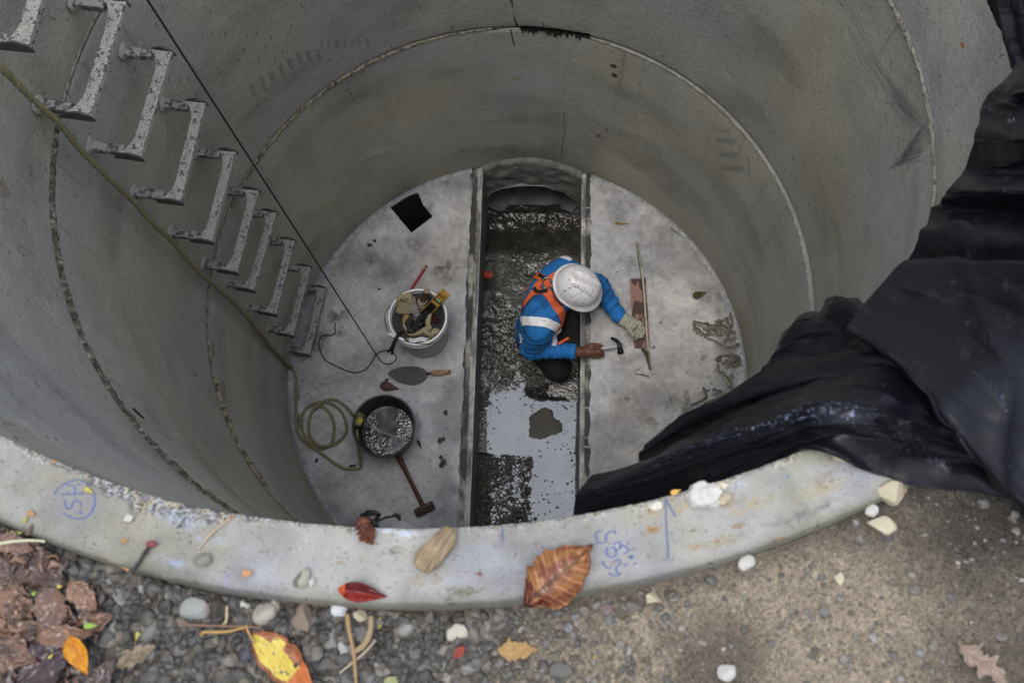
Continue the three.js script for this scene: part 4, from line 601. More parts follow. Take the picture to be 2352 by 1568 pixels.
  for (let i = 0; i < 90; i++) { const px = 20 + q() * 1250, py = mixn(1330, 1560, q()); const rimY = 1405 - Math.pow((px - 950) / 950, 2) * 195; if (py < rimY + 14 || (px < 260 && py < 1470)) continue; const l = 0.05 + 0.12 * q() * q(), sz = 12 + 20 * Math.pow(q(), 2); stone('loose_pebble', 'small loose grey pebble among the gravel below the rim', px, py, sz, sz * (0.7 + 0.4 * q()), q() * 3, [l * 1.05, l, l * 0.9], i, 'loose pebbles in the gravel', 0.3); }
  for (let i = 0; i < 34; i++) { const px = mixn(1480, 2250, q()), py = mixn(1240, 1560, q()); if (py < 1395 - (px - 1400) * 0.31 + 30) continue; const l = 0.09 + 0.17 * q(), sz = 7 + 10 * Math.pow(q(), 2); stone('earth_pebble', 'tiny pale pebble pressed into the brown earth on the right', px, py, sz, sz * 0.8, q() * 3, [l * 1.05, l * 0.97, l * 0.8], i, 'tiny pebbles in the brown earth', 0.25); }
  // on the rim
  S('rim_pebble', 'small white pebble on the rim right of the blue circled writing', 289, 1190, 24, 18, -0.3, white, 1, null, 0.6, true);
  S('rim_pebble', 'round dark grey pebble on the rim above the gravel', 462, 1284, 36, 32, 0.2, [0.17, 0.165, 0.14], 2, null, 0.6, true);
  S('rim_pebble', 'left dark piece of the pebble cluster on the rim', 684, 1327, 22, 40, 0.5, [0.12, 0.12, 0.10], 3, null, 0.5, true);
  S('rim_pebble', 'middle mottled piece of the pebble cluster on the rim', 697, 1330, 24, 46, 0.1, [0.25, 0.25, 0.2], 4, null, 0.5, true);
  S('rim_pebble', 'white right piece of the pebble cluster on the rim', 713, 1337, 18, 30, 0.1, white, 0, null, 0.5, true);
  S('plaster_lump', 'big white crumbly plaster lump on the rim by the blue arrow', 1620, 1137, 74, 52, -0.2, [0.46, 0.45, 0.43], 1, null, 0.12, true, true);
  S('plaster_lump', 'small white plaster dab at the foot of the blue arrow', 1507, 1161, 26, 18, -0.2, [0.5, 0.47, 0.41], 2, null, 0.1, true, true);
  S('plaster_lump', 'buff plaster dab right of the big white lump', 1664, 1143, 34, 22, -0.3, [0.4, 0.33, 0.24], 3, null, 0.1, true, true);
  S('plaster_lump', 'pale plaster dab above the big white lump', 1658, 1116, 34, 18, -0.3, [0.5, 0.45, 0.36], 4, null, 0.1, true, true);
}
// ---------------------------------------------------------------- black plastic sheet heaped over the rim and hanging into the shaft
function spline(a, t) { const n = a.length - 1, x = clamp(t, 0, 1) * n, i = Math.min(n - 1, Math.floor(x)), f = x - i, g = (k) => a[clamp(k, 0, n)]; const p0 = i ? g(i - 1) : g(0).clone().multiplyScalar(2).sub(g(1)), p3 = i + 2 <= n ? g(i + 2) : g(n).clone().multiplyScalar(2).sub(g(n - 1)), p1 = g(i), p2 = g(i + 1); const c = (A, B, C, D) => 0.5 * (2 * B + (C - A) * f + (2 * A - 5 * B + 4 * C - D) * f * f + (3 * B - A - 3 * C + D) * f * f * f); return V(c(p0.x, p1.x, p2.x, p3.x), c(p0.y, p1.y, p2.y, p3.y), c(p0.z, p1.z, p2.z, p3.z)); }
let patchSeed = 700;
function patch(rows, nu, nv, wr = () => 0, amt = 1) {
  const q = mulberry(patchSeed++), lines = []; for (let i = 0; i < 34; i++) { const t = (q() < 0.65 ? 0.5 : 1.6) * (q() - 0.5); lines.push({ u: q(), v: q(), c: Math.cos(t), s: Math.sin(t), k: (q() - 0.5) * 1.2, a: amt * (q() < 0.5 ? 1 : -0.8) * (0.0025 + 0.009 * q() * q()), w: 0.012 + 0.03 * q() * q(), l: 0.008 + 0.09 * q() * q() }); }
  const R3 = rows.map((r) => r.map(([x, y, h]) => at(x, y, h)));
  const base = (u, v) => spline(R3.map((r) => spline(r, u)), v), e = 0.004;
  return grid(nu, nv, (u, v) => { const p = base(u, v), du = base(Math.min(1, u + e), v).sub(base(Math.max(0, u - e), v)), dv = base(u, Math.min(1, v + e)).sub(base(u, Math.max(0, v - e))); const n = du.cross(dv); if (n.lengthSq() < 1e-14) n.set(0, 1, 0); n.normalize(); if (n.y < 0) n.negate(); let c = 0; for (const L of lines) { const du2 = u - L.u, dv2 = v - L.v, al = du2 * L.c + dv2 * L.s, d = -du2 * L.s + dv2 * L.c + L.k * al * al; c += L.a * Math.exp(-Math.abs(d) / L.w) * Math.exp(-al * al / L.l); } return p.addScaledVector(n, wr(u, v, p) + c); });
}
const sheetTex = (blots) => { const w = 1024, h = 512, cv = document.createElement('canvas'); cv.width = w; cv.height = h; const g = cv.getContext('2d'); g.fillStyle = '#101117'; g.fillRect(0, 0, w, h); const q = mulberry(blots.length * 7 + 3);
  for (let i = 0; i < 420; i++) { g.globalAlpha = 0.03 + 0.06 * q(); g.strokeStyle = q() < 0.6 ? '#55585f' : '#000'; g.lineWidth = 1 + q() * 6; const x = q() * w, y = q() * h; g.beginPath(); g.moveTo(x, y); g.quadraticCurveTo(x + 60 * q(), y + (q() - 0.5) * 40, x + 180 * q(), y + (q() - 0.5) * 60); g.stroke(); }
  for (let i = 0; i < 34; i++) { const x = q() * w, y = q() * h; for (let k = 0; k < 18; k++) { g.globalAlpha = 0.03 + 0.05 * q(); g.fillStyle = '#6f6a60'; g.beginPath(); g.ellipse(x + (q() - 0.5) * 60, y + (q() - 0.5) * 26, 3 + 14 * q(), 2 + 6 * q(), q() * 3, 0, 7); g.fill(); } }
  for (let i = 0; i < 170; i++) { g.globalAlpha = 0.2 + 0.5 * q(); g.fillStyle = ['#a7a9ad', '#8a8578', '#6d6a66'][i % 3]; g.beginPath(); g.arc(q() * w, q() * h, 0.5 + 1.4 * q() * q(), 0, 7); g.fill(); }
  for (const [u0, v0, u1, v1, wd, n, c, a] of blots) for (let i = 0; i < n; i++) { const t = q(), s = (q() + q() + q() - 1.5) / 1.5; g.globalAlpha = a * q(); g.fillStyle = c; g.beginPath(); const x = mixn(u0, u1, t) * w + s * wd * 0.6 * w * (v1 === v0 ? 0 : 0.1), y = mixn(v0, v1, t) * h + s * wd * h; g.ellipse(x, y, 1.2 + 6 * q() * q(), 1 + 4.5 * q() * q(), q() * 3, 0, 7); g.fill(); }
  g.globalAlpha = 1; const t = new THREE.CanvasTexture(cv); t.colorSpace = THREE.SRGBColorSpace; t.flipY = false; return t; };
{
  const t = thing('plastic_sheet', 'big heap of wrinkled black plastic sheet over the rim at right', 'plastic sheet', V(0.72, H, 1.02));
  const mat = (blots, rough = 0.33) => phys([1, 1, 1], rough, { map: sheetTex(blots), specularIntensity: 0.45, side: THREE.DoubleSide });
  const put = (name, g, m, label) => { g.translate(-0.72, -H, -1.02); const o = mesh(name, g, m, t); if (label) o.userData.label = label; return o; };
  const fine = (f, a, s) => (u, v, p) => a * (fbm(p.x * f, p.y * f + s, p.z * f * 0.6, 3) - 0.5);
  const ridge = (x, c, w) => Math.exp(-Math.pow((x - c) / w, 2));
  // lower bundle of long folds: rows go from behind the rim edge up to the outline in the shaft
  put('fold', patch([
    [[1316, 1240, 3.62], [1450, 1225, 3.66], [1600, 1180, 3.76], [1750, 1115, 3.90], [1872, 1030, 4.048], [2000, 1072, 4.035], [2150, 1112, 4.03], [2300, 1130, 4.03], [2480, 1180, 4.03]],
    [[1318, 1170, 3.70], [1455, 1120, 3.76], [1600, 1065, 3.84], [1745, 1025, 3.95], [1890, 990, 4.065], [2030, 1010, 4.075], [2160, 1050, 4.06], [2310, 1085, 4.05], [2480, 1140, 4.05]],
    [[1330, 1125, 3.73], [1465, 1080, 3.79], [1610, 1018, 3.88], [1755, 970, 3.98], [1900, 935, 4.09], [2045, 945, 4.10], [2180, 1000, 4.06], [2320, 1060, 4.05], [2480, 1120, 4.05]],
    [[1365, 1098, 3.65], [1480, 1060, 3.69], [1620, 985, 3.77], [1765, 925, 3.87], [1910, 885, 3.97], [2060, 870, 4.02], [2190, 950, 4.05], [2330, 1040, 4.04], [2480, 1100, 4.04]],
    [[1380, 1095, 3.56], [1485, 1058, 3.60], [1630, 985, 3.68], [1775, 925, 3.78], [1920, 885, 3.88], [2070, 868, 3.94], [2200, 945, 3.98], [2330, 1030, 4.0], [2480, 1090, 4.0]],
  ], 300, 150, (u, v, p) => 0.010 * (fbm(p.x * 9 + p.z * 5, p.y * 6, p.z * 9, 3) - 0.5) + 0.005 * Math.sin(v * 16 + 3 * fbm(u * 6, v * 2, 1, 2)) * (0.4 + u) + 0.006 * Math.pow(n3(u * 26, v * 7, 3), 3)), mat([[0.14, 0.5, 0.60, 0.46, 0.17, 520, '#76819f', 0.34], [0.26, 0.49, 0.56, 0.46, 0.10, 240, '#9aa6c8', 0.5], [0.34, 0.48, 0.44, 0.47, 0.05, 60, '#c2cce4', 0.6], [0.6, 0.30, 0.78, 0.16, 0.06, 200, '#80818c', 0.4], [0.85, 0.1, 0.98, 0.12, 0.05, 30, '#a9a9a9', 0.7]]), 'long lower folds with whitish wear marks');
  put('fold', patch([
    [[1472, 1075, 3.50], [1610, 1000, 3.62], [1760, 935, 3.74], [1915, 890, 3.86], [2080, 880, 3.95], [2200, 960, 3.98]],
    [[1468, 1052, 3.58], [1600, 978, 3.70], [1752, 912, 3.82], [1905, 872, 3.92], [2070, 860, 3.99], [2200, 940, 4.0]],
    [[1480, 1030, 3.60], [1602, 955, 3.72], [1750, 893, 3.83], [1900, 855, 3.92], [2060, 838, 3.98], [2190, 910, 4.0]],
    [[1500, 1005, 3.54], [1612, 940, 3.66], [1750, 870, 3.77], [1895, 830, 3.87], [2040, 810, 3.95], [2180, 880, 4.0]],
    [[1506, 1006, 3.44], [1618, 942, 3.54], [1755, 872, 3.66], [1900, 832, 3.76], [2045, 812, 3.86], [2180, 880, 3.95]],
  ], 220, 110, (u, v, p) => 0.012 * (fbm(p.x * 10, p.y * 8 + 4, p.z * 10, 3) - 0.5) + 0.005 * Math.sin(v * 14 + u * 5)), mat([[0.02, 0.6, 0.06, 0.75, 0.06, 60, '#aab6d6', 0.5]], 0.34), 'middle fold with a wet tip');
  put('fold', patch([
    [[1660, 935, 3.56], [1760, 880, 3.66], [1890, 842, 3.76], [2010, 830, 3.86], [2100, 860, 3.93]],
    [[1690, 905, 3.62], [1790, 850, 3.72], [1905, 815, 3.82], [2010, 800, 3.90], [2090, 830, 3.94]],
    [[1722, 862, 3.60], [1815, 815, 3.70], [1915, 782, 3.80], [2010, 770, 3.88], [2080, 800, 3.92]],
    [[1768, 818, 3.62], [1840, 768, 3.72], [1920, 738, 3.80], [1990, 728, 3.86], [2060, 770, 3.90]],
    [[1808, 778, 3.58], [1852, 728, 3.68], [1910, 702, 3.74], [1975, 690, 3.80], [2040, 740, 3.86]],
    [[1832, 755, 3.46], [1866, 712, 3.52], [1918, 694, 3.58], [1984, 685, 3.66], [2040, 720, 3.74]],
  ], 170, 150, (u, v, p) => 0.018 * (fbm(p.x * 13, p.y * 11 + 2, p.z * 13, 3) - 0.5) + 0.008 * Math.sin(u * 15 + 5 * v + 4 * fbm(u * 4, v * 4, 2, 2))), mat([]), 'upper hump of the bundle');
  // broad flap lying over the bundle
  put('flap', patch([
    [[2096, 620, 3.76], [2180, 615, 3.86], [2290, 612, 3.98], [2420, 612, 4.08], [2560, 612, 4.10]],
    [[2078, 603, 3.80], [2175, 600, 3.90], [2290, 603, 4.02], [2420, 604, 4.11], [2560, 604, 4.12]],
    [[2030, 650, 3.84], [2150, 690, 3.96], [2285, 720, 4.06], [2420, 740, 4.12], [2560, 740, 4.12]],
    [[1985, 700, 3.88], [2120, 780, 4.03], [2280, 860, 4.11], [2420, 900, 4.12], [2560, 900, 4.12]],
    [[1944, 752, 3.93], [2075, 835, 4.08], [2205, 985, 4.13], [2330, 1120, 4.08], [2480, 1260, 4.05]],
    [[1952, 765, 3.89], [2072, 848, 4.04], [2198, 998, 4.09], [2322, 1132, 4.045], [2470, 1275, 4.02]],
  ], 190, 190, (u, v, p) => 0.010 * (fbm(p.x * 5, p.y * 5, p.z * 5 + 3, 3) - 0.5) + 0.012 * ridge(u - v * 0.55, 0.22, 0.05) * v + 0.010 * ridge(u + 0.1 * v, 0.52, 0.06) * sstep(0.4, 0.8, v), 0.9), mat([[0.5, 0.62, 0.62, 0.7, 0.02, 30, '#77789a', 0.3]], 0.45), 'broad smooth flap folded over the heap');
  // upper part hanging in cross folds towards the top right corner
  put('hanging_fold', patch([
    [[2330, 150, 3.60], [2380, 120, 3.72], [2450, 90, 3.84], [2560, 60, 3.96]],
    [[2300, 195, 3.68], [2370, 190, 3.82], [2450, 180, 3.95], [2560, 170, 4.04]],
    [[2262, 245, 3.66], [2350, 262, 3.80], [2450, 270, 3.93], [2560, 270, 4.03]],
    [[2242, 310, 3.72], [2335, 318, 3.86], [2440, 320, 3.98], [2560, 320, 4.07]],
    [[2216, 388, 3.66], [2320, 396, 3.80], [2440, 396, 3.93], [2560, 396, 4.03]],
    [[2182, 432, 3.74], [2300, 440, 3.88], [2430, 444, 4.0], [2560, 444, 4.08]],
    [[2145, 482, 3.66], [2275, 492, 3.80], [2420, 500, 3.93], [2560, 500, 4.03]],
    [[2116, 540, 3.74], [2250, 545, 3.88], [2410, 550, 4.0], [2560, 550, 4.08]],
    [[2078, 612, 3.70], [2230, 620, 3.84], [2400, 625, 3.97], [2560, 625, 4.05]],
  ], 110, 220, (u, v, p) => 0.010 * (fbm(p.x * 7, p.y * 12, p.z * 9, 3) - 0.5) + 0.008 * Math.pow(n3(u * 3, v * 22, 5), 2)), mat([[0.05, 0.26, 0.4, 0.3, 0.03, 40, '#b0b2b8', 0.6], [0.1, 0.62, 0.5, 0.6, 0.04, 60, '#7d86a0', 0.4]], 0.38), 'cross folds hanging at the shaft edge');
  put('hanging_fold', patch([
    [[2246, -60, 3.30], [2290, -60, 3.36], [2350, -60, 3.44], [2450, -60, 3.60]],
    [[2262, 0, 3.32], [2310, 0, 3.42], [2362, 0, 3.46], [2450, 0, 3.62]],
    [[2285, 70, 3.34], [2325, 68, 3.43], [2375, 66, 3.48], [2450, 60, 3.64]],
    [[2315, 150, 3.36], [2350, 146, 3.45], [2392, 140, 3.5], [2460, 130, 3.66]],
    [[2352, 215, 3.38], [2385, 210, 3.46], [2420, 200, 3.52], [2480, 190, 3.66]],
  ], 50, 60, (u, v, p) => 0.012 * Math.sin(u * 12 + v * 2) + 0.008 * (fbm(p.x * 8, p.y * 8, p.z * 8, 3) - 0.5)), mat([], 0.5), 'strip hanging into the shaft at the photo corner');
  // crumpled shiny corner lying on the near folds
  put('crumple', patch([
    [[2012, 985, 4.085], [2060, 1020, 4.09], [2100, 1040, 4.08], [2128, 1048, 4.06]],
    [[2010, 970, 4.10], [2058, 998, 4.125], [2102, 1018, 4.12], [2133, 1036, 4.09]],
    [[2020, 962, 4.12], [2064, 968, 4.15], [2104, 985, 4.14], [2138, 1022, 4.10]],
    [[2044, 962, 4.10], [2080, 960, 4.125], [2112, 975, 4.12], [2140, 1010, 4.09]],
  ], 50, 36, (u, v, p) => 0.016 * (fbm(p.x * 34, p.y * 30, p.z * 34, 3) - 0.5)), mat([[0.1, 0.3, 0.9, 0.6, 0.2, 240, '#8a8fa6', 0.5]], 0.3), 'shiny crumpled corner');
}
// ---------------------------------------------------------------- things on the left slab
const W3 = (x, y) => [(800 + x / 3.137) * 0.784, (700 + y / 3.137) * 0.784];      // zoomed readings of the picture -> picture places
const W4 = (x, y) => [(800 + x / 3.137) * 0.784, (1050 + y / 3.137) * 0.784];
const W6 = (x, y) => [(1100 + x / 6.27) * 0.784, (820 + y / 6.27) * 0.784];
const steel = phys([0.30, 0.30, 0.31], 0.34, { metalness: 0.9 });
const darkSteel = phys([0.05, 0.048, 0.048], 0.38, { metalness: 0.6 });
const woodTex = (a, b, seed, rep2 = 6) => { const t = tex(256, 64, (i, j) => { const g = n2p(i / 40, j / 3, 6, 21, seed) * 0.6 + n2p(i / 90, j / 1.4, 2, 45, seed + 1) * 0.4, f = sstep(0.3, 0.7, g); return [0, 1, 2].map((k) => mixn(a[k], b[k], f)); }); t.repeat.set(rep2, rep2); return t; };
const local = (g, o) => { g.translate(-o.x, -o.y, -o.z); return g; };
{ // white pail
  const c = at(959, 727, 0.36), t = thing('white_pail', 'white plastic pail full of tools on the left floor slab', 'pail', V(c.x, 0, c.z)); const h = 0.36;
  const lab = (() => { const cv = document.createElement('canvas'); cv.width = 1024; cv.height = 512; const g = cv.getContext('2d'), q = mulberry(6); g.fillStyle = '#a9a6a1'; g.fillRect(0, 0, 1024, 512); for (let i = 0; i < 900; i++) { g.globalAlpha = 0.10 * q(); g.fillStyle = q() < 0.6 ? '#5f5b54' : '#d8d6d2'; g.beginPath(); g.ellipse(q() * 1024, q() * 512, 30 * q() * q() + 2, 14 * q() + 1, 0, 0, 7); g.fill(); } g.globalAlpha = 0.75; for (let u = -1; u < 2; u++) { const x = 60 + u * 512; g.fillStyle = '#8f2a2c'; g.fillRect(x, 250, 120, 26); g.fillRect(x + 60, 276, 90, 14); g.fillStyle = '#3f3f58'; g.fillRect(x + 150, 214, 200, 8); g.fillStyle = '#7a4646'; g.fillRect(x - 90, 300, 300, 22); g.fillStyle = '#5a5a60'; g.fillRect(x - 80, 340, 330, 10); } g.globalAlpha = 0.5; for (let i = 0; i < 260; i++) { g.fillStyle = '#35322d'; g.beginPath(); g.arc(q() * 1024, 400 * q() + 110, 1 + 2 * q(), 0, 7); g.fill(); } const x = new THREE.CanvasTexture(cv); x.colorSpace = THREE.SRGBColorSpace; x.wrapS = THREE.RepeatWrapping; return x; })();
  const outer = lathe([[0.0, 0.002], [0.122, 0.002], [0.126, 0.006], [0.141, h - 0.075], [0.1415, h - 0.074]], 64); mesh('body', outer, std([1, 1, 1], 0.4, { map: lab }), t);
  const white = phys([0.80, 0.80, 0.82], 0.32), bands = [];
  for (const y of [h - 0.072, h - 0.042, h - 0.020]) bands.push(lathe([[0.1405, y - 0.006], [0.1505, y - 0.005], [0.152, y], [0.1505, y + 0.005], [0.142, y + 0.006]], 64)); bands.push(lathe([[0.1405, h - 0.078], [0.142, h - 0.01]], 64));
  mesh('ribbed_collar', mergeGeometries(bands), white, t); mesh('rim', lathe([[0.1435, h - 0.012], [0.1535, h - 0.012], [0.1545, h - 0.004], [0.1535, h], [0.147, h + 0.001], [0.1435, h - 0.002], [0.1435, h - 0.012]], 72), phys([0.86, 0.86, 0.89], 0.28), t);
  mesh('inside', lathe([[0.143, h - 0.003], [0.139, h - 0.08], [0.124, 0.012], [0.0, 0.012]], 64), std([0.27, 0.275, 0.29], 0.45), t);
  const hp = [W6(262, 470), W6(200, 560), W6(168, 680), W6(190, 840), W6(243, 975)].map(([x, y], i) => at(x, y, [0.325, 0.33, 0.33, 0.335, 0.365][i])).map((p) => p.sub(t.position));
  const h2 = [W6(530, 1112), W6(640, 1150), W6(760, 1168), W6(930, 1172), W6(1080, 1160), W6(1180, 1100), W6(1250, 990)].map(([x, y], i) => at(x, y, [0.372, 0.365, 0.362, 0.36, 0.35, 0.33, 0.318][i])).map((p) => p.sub(t.position));
  const hd = mesh('handle', mergeGeometries([tube(hp, 0.0022, 40, 6), tube(h2, 0.0022, 40, 6)]), darkSteel, t);
  const ga = at(...W6(246, 985), 0.37).sub(t.position), gb = at(...W6(530, 1112), 0.374).sub(t.position); mesh('grip', tube([ga, ga.clone().lerp(gb, 0.5).add(V(0, 0.002, 0)), gb], 0.0085, 20, 14), white, hd);
}
{ // spirit level standing in the pail
  const a = at(...W6(1285, 240), 0.47), b = at(...W6(800, 720), 0.20); const t = thing('spirit_level', 'worn yellow spirit level sticking up out of the white pail', 'spirit level', b.clone()); const L = a.distanceTo(b);
  const d = a.clone().sub(b); orient(t, d, ray(1000, 720).negate()); // x along the level, y towards the open side
  const pt = (() => { const m = tex(128, 128, (i, j) => { const f = n2p(i / 12, j / 12, 11, 11, 5) * 0.6 + n2p(i / 4, j / 4, 32, 32, 2) * 0.4; return f > 0.56 ? [0.16, 0.11, 0.05] : [0.62, 0.36, 0.06]; }); return std([1, 1, 1], 0.5, { map: rep(m, 1) }); })();
  const bx = (x, y, z, w, h, dd) => new RoundedBoxGeometry(w, h, dd, 2, 0.0015).translate(x, y, z); const wd = 0.052, th = 0.022;
  mesh('frame', mergeGeometries([bx(L / 2, 0, wd / 2 - 0.003, L, th, 0.006), bx(L / 2, 0, -wd / 2 + 0.003, L, th, 0.006)]), pt, t);
  mesh('end_cap', bx(L - 0.013, 0.001, 0, 0.026, th + 0.003, wd - 0.004), pt, t); for (const x of [L - 0.055, L - 0.115]) mesh('cross_bar', bx(x, 0.002, 0, 0.008, th, wd - 0.012), pt, t);
  mesh('web', bx(L / 2 - 0.005, -th * 0.25, 0, L - 0.04, 0.004, wd - 0.012), std([0.02, 0.02, 0.022], 0.5), t);
  const vial = new THREE.CapsuleGeometry(0.0055, 0.022, 4, 12); vial.rotateX(Math.PI / 2); vial.translate(L - 0.08, 0.004, 0); mesh('vial', vial, phys([0.30, 0.55, 0.28], 0.12), t);
  t.rotateX(0.1);
}
{ // brush with twine
  const a = at(...W6(940, 200), 0.41), b = at(...W6(770, 600), 0.20), m = a.clone().lerp(b, 0.55), t = thing('tool_handle', 'brown wooden handle bound with pale twine in the white pail', 'tool handle', b.clone());
  mesh('shaft', local(tube([a, a.clone().lerp(b, 0.5), b], 0.0165, 20, 12, false, (u) => 1 - 0.1 * Math.sin(u * 9)), b), std([1, 1, 1], 0.6, { map: woodTex([0.07, 0.03, 0.02], [0.17, 0.10, 0.07], 3, 1) }), t);
  mesh('end_face', new THREE.CylinderGeometry(0.0165, 0.0165, 0.004, 14).applyQuaternion(new THREE.Quaternion().setFromUnitVectors(V(0, 1, 0), a.clone().sub(b).normalize())).translate(a.x - b.x, a.y - b.y, a.z - b.z), std([0.30, 0.22, 0.16], 0.8), t);
  const d = b.clone().sub(a).normalize(), n1 = d.clone().cross(V(0, 1, 0)).normalize(), n2v = d.clone().cross(n1), hp = []; for (let i = 0; i <= 150; i++) { const u = i / 150, ang = u * 2 * Math.PI * 9; const c = a.clone().lerp(b, 0.40 + 0.42 * u), r = 0.0185 + 0.003 * Math.sin(u * 40); hp.push(c.addScaledVector(n1, Math.cos(ang) * r).addScaledVector(n2v, Math.sin(ang) * r)); }
  mesh('twine', local(tube(hp, 0.0042, 300, 6), b), std([0.36, 0.31, 0.26], 0.9), t);
}
{ // canvas tool pouch and gloves crammed into the pail
  const c = at(...W6(700, 760), 0.25), t = thing('canvas_gloves', 'crumpled tan canvas work gloves and black lining stuffed in the white pail', 'gloves', c.clone());
  const tan = std([1, 1, 1], 0.9, { map: rep(tex(128, 128, (i, j) => { const f = n2p(i / 14, j / 14, 9, 9, 7), s = n2p(i / 5, j / 5, 26, 26, 3) > 0.74 ? 0.55 : 1, w = 0.92 + 0.16 * ((i + j) % 2); return [0.36 * (0.7 + 0.5 * f) * s * w, 0.31 * (0.7 + 0.5 * f) * s * w, 0.19 * (0.7 + 0.5 * f) * s * w]; }), 4) }); tan.side = THREE.DoubleSide; const blk = std([0.018, 0.018, 0.02], 0.7), och = std([0.42, 0.30, 0.10], 0.85);
  const P = (x, y, h) => at(...W6(x, y), h).sub(c);
  // cuff: a cone open below
  const A = P(520, 380, 0.36), B = P(535, 560, 0.30), ax = B.clone().sub(A).normalize(), s1 = ax.clone().cross(V(0, 1, 0)).normalize(), s2 = ax.clone().cross(s1); const cone = grid(40, 14, (u, v) => { const a = u * 2 * Math.PI, r = mixn(0.021, 0.050, v) * (1 + 0.06 * Math.sin(a * 3 + v * 4)); return A.clone().lerp(B, v).addScaledVector(s1, Math.cos(a) * r).addScaledVector(s2, Math.sin(a) * r * 0.55); }); mesh('cuff', cone, tan, t);
  const fing = (pts, r, m, sq = 1) => mesh('finger', noisy(tube(pts.map((p) => P(...p)), r, 26, 12, false, (u) => Math.sin(Math.PI * clamp(u * 0.9 + 0.08)) * 0.35 + 0.75), 0.004, 60, r * 100), m, t);
  fing([[430, 400, 0.34], [420, 350, 0.36], [470, 300, 0.37], [520, 330, 0.37]], 0.012, tan); fing([[540, 370, 0.35], [560, 300, 0.37], [610, 290, 0.37], [640, 380, 0.35], [650, 430, 0.33]], 0.016, tan); fing([[650, 320, 0.35], [690, 350, 0.34], [715, 460, 0.31]], 0.012, tan);
  fing([[560, 560, 0.28], [570, 640, 0.27], [550, 730, 0.25], [560, 830, 0.24]], 0.017, och); fing([[520, 800, 0.25], [560, 880, 0.245], [620, 950, 0.24]], 0.010, tan); fing([[640, 420, 0.33], [690, 500, 0.31], [740, 590, 0.29], [760, 660, 0.28]], 0.024, std([0.26, 0.25, 0.24], 0.85)); fing([[780, 660, 0.27], [720, 720, 0.25], [690, 780, 0.23]], 0.014, std([0.22, 0.215, 0.21], 0.8));
  fing([[660, 560, 0.27], [690, 640, 0.26], [630, 740, 0.25], [600, 840, 0.24], [640, 930, 0.235], [720, 930, 0.24]], 0.022, blk); fing([[1000, 560, 0.33], [880, 670, 0.28], [740, 790, 0.25], [690, 900, 0.24]], 0.015, blk); fing([[880, 850, 0.26], [800, 820, 0.25], [740, 900, 0.24]], 0.02, blk);
  const fold = (rows, m) => mesh('fold', (() => { const R3 = rows.map((r) => r.map((p) => P(...p))); return grid(40, 30, (u, v) => { const p = spline(R3.map((r) => spline(r, u)), v); p.y += 0.008 * (fbm(u * 7, v * 7, 3, 3) - 0.5); return p; }); })(), m, t);
  fold([[[430, 800, 0.27], [540, 960, 0.28], [700, 980, 0.28], [850, 890, 0.29], [950, 840, 0.29]], [[500, 900, 0.26], [600, 1010, 0.275], [740, 1010, 0.285], [900, 950, 0.29], [1000, 930, 0.28]], [[560, 1000, 0.23], [650, 1070, 0.24], [780, 1060, 0.25], [930, 1030, 0.25], [1060, 1050, 0.23]]], tan);
  fing([[1010, 600, 0.31], [980, 700, 0.30], [960, 800, 0.29], [1000, 900, 0.28], [940, 870, 0.29]], 0.013, tan); fing([[870, 880, 0.29], [920, 950, 0.285], [1000, 1010, 0.27], [1060, 1060, 0.25]], 0.011, tan); fing([[1040, 1010, 0.27], [1090, 950, 0.28], [1150, 960, 0.27], [1100, 1050, 0.24]], 0.018, tan); fing([[580, 1080, 0.27], [640, 1130, 0.27], [760, 1150, 0.26], [900, 1140, 0.26], [990, 1060, 0.26]], 0.009, tan);
}
{
  const b = at(...W6(1125, 790), 0.22), a = at(...W6(1050, 640), 0.29); solo('knife_handle', 'dark red rounded tool handle inside the white pail right of the gloves', 'tool handle', tube([a, a.clone().lerp(b, 0.5), b], 0.0135, 16, 12, false, (u) => 0.55 + 0.5 * Math.sin(Math.PI * clamp(0.12 + 0.76 * u))), std([0.10, 0.035, 0.03], 0.5));
  const g = grid(24, 10, (u, v) => { const p = at(...W6(mixn(620, 950, u), mixn(1060, 1140, v) + 14 * Math.sin(u * 7)), 0.285 + 0.02 * (fbm(u * 9, v * 5, 2, 3) - 0.3)); return p; }); solo('paper_scrap', 'crumpled white wrapper at the front inside the white pail', 'wrapper', g, std([0.72, 0.73, 0.78], 0.5, { side: THREE.DoubleSide }));
  const e = at(...W6(265, 1345), 0.33), r0 = at(...W6(385, 1060), 0.388), n0 = at(...W6(500, 950), 0.33), dir = e.clone().sub(r0).normalize(), sd = dir.clone().cross(V(0, 1, 0)).normalize(), gs = [tube([n0, r0, r0.clone().lerp(e, 0.6)], 0.0105, 26, 10)];
  for (const s of [-1, 1]) gs.push(tube([r0.clone().lerp(e, 0.5), r0.clone().lerp(e, 0.75).addScaledVector(sd, s * 0.006), e.clone().addScaledVector(sd, s * 0.012)], 0.0085, 12, 8, false, (u) => 1.05 - 0.25 * u)); solo('pry_bar', 'black forked pry bar poking out of the pail under its handle', 'pry bar', mergeGeometries(gs), std([0.012, 0.012, 0.011], 0.5));
  const ra = at(...W3(1410, 245), 0.010), rb = at(...W3(1270, 460), 0.010), red = thing('red_pencil', 'red carpenter pencil lying on the slab behind the white pail', 'pencil', ra.clone()); mesh('barrel', local(tube([ra, rb], 0.0085, 4, 6), ra), std([0.30, 0.012, 0.02], 0.35), red); const w0 = ra.clone().lerp(rb, 0.10), w1 = ra.clone().lerp(rb, 0.13); mesh('band', local(tube([w0, w1], 0.0089, 2, 6), ra), std([0.42, 0.30, 0.28], 0.6), red);
}
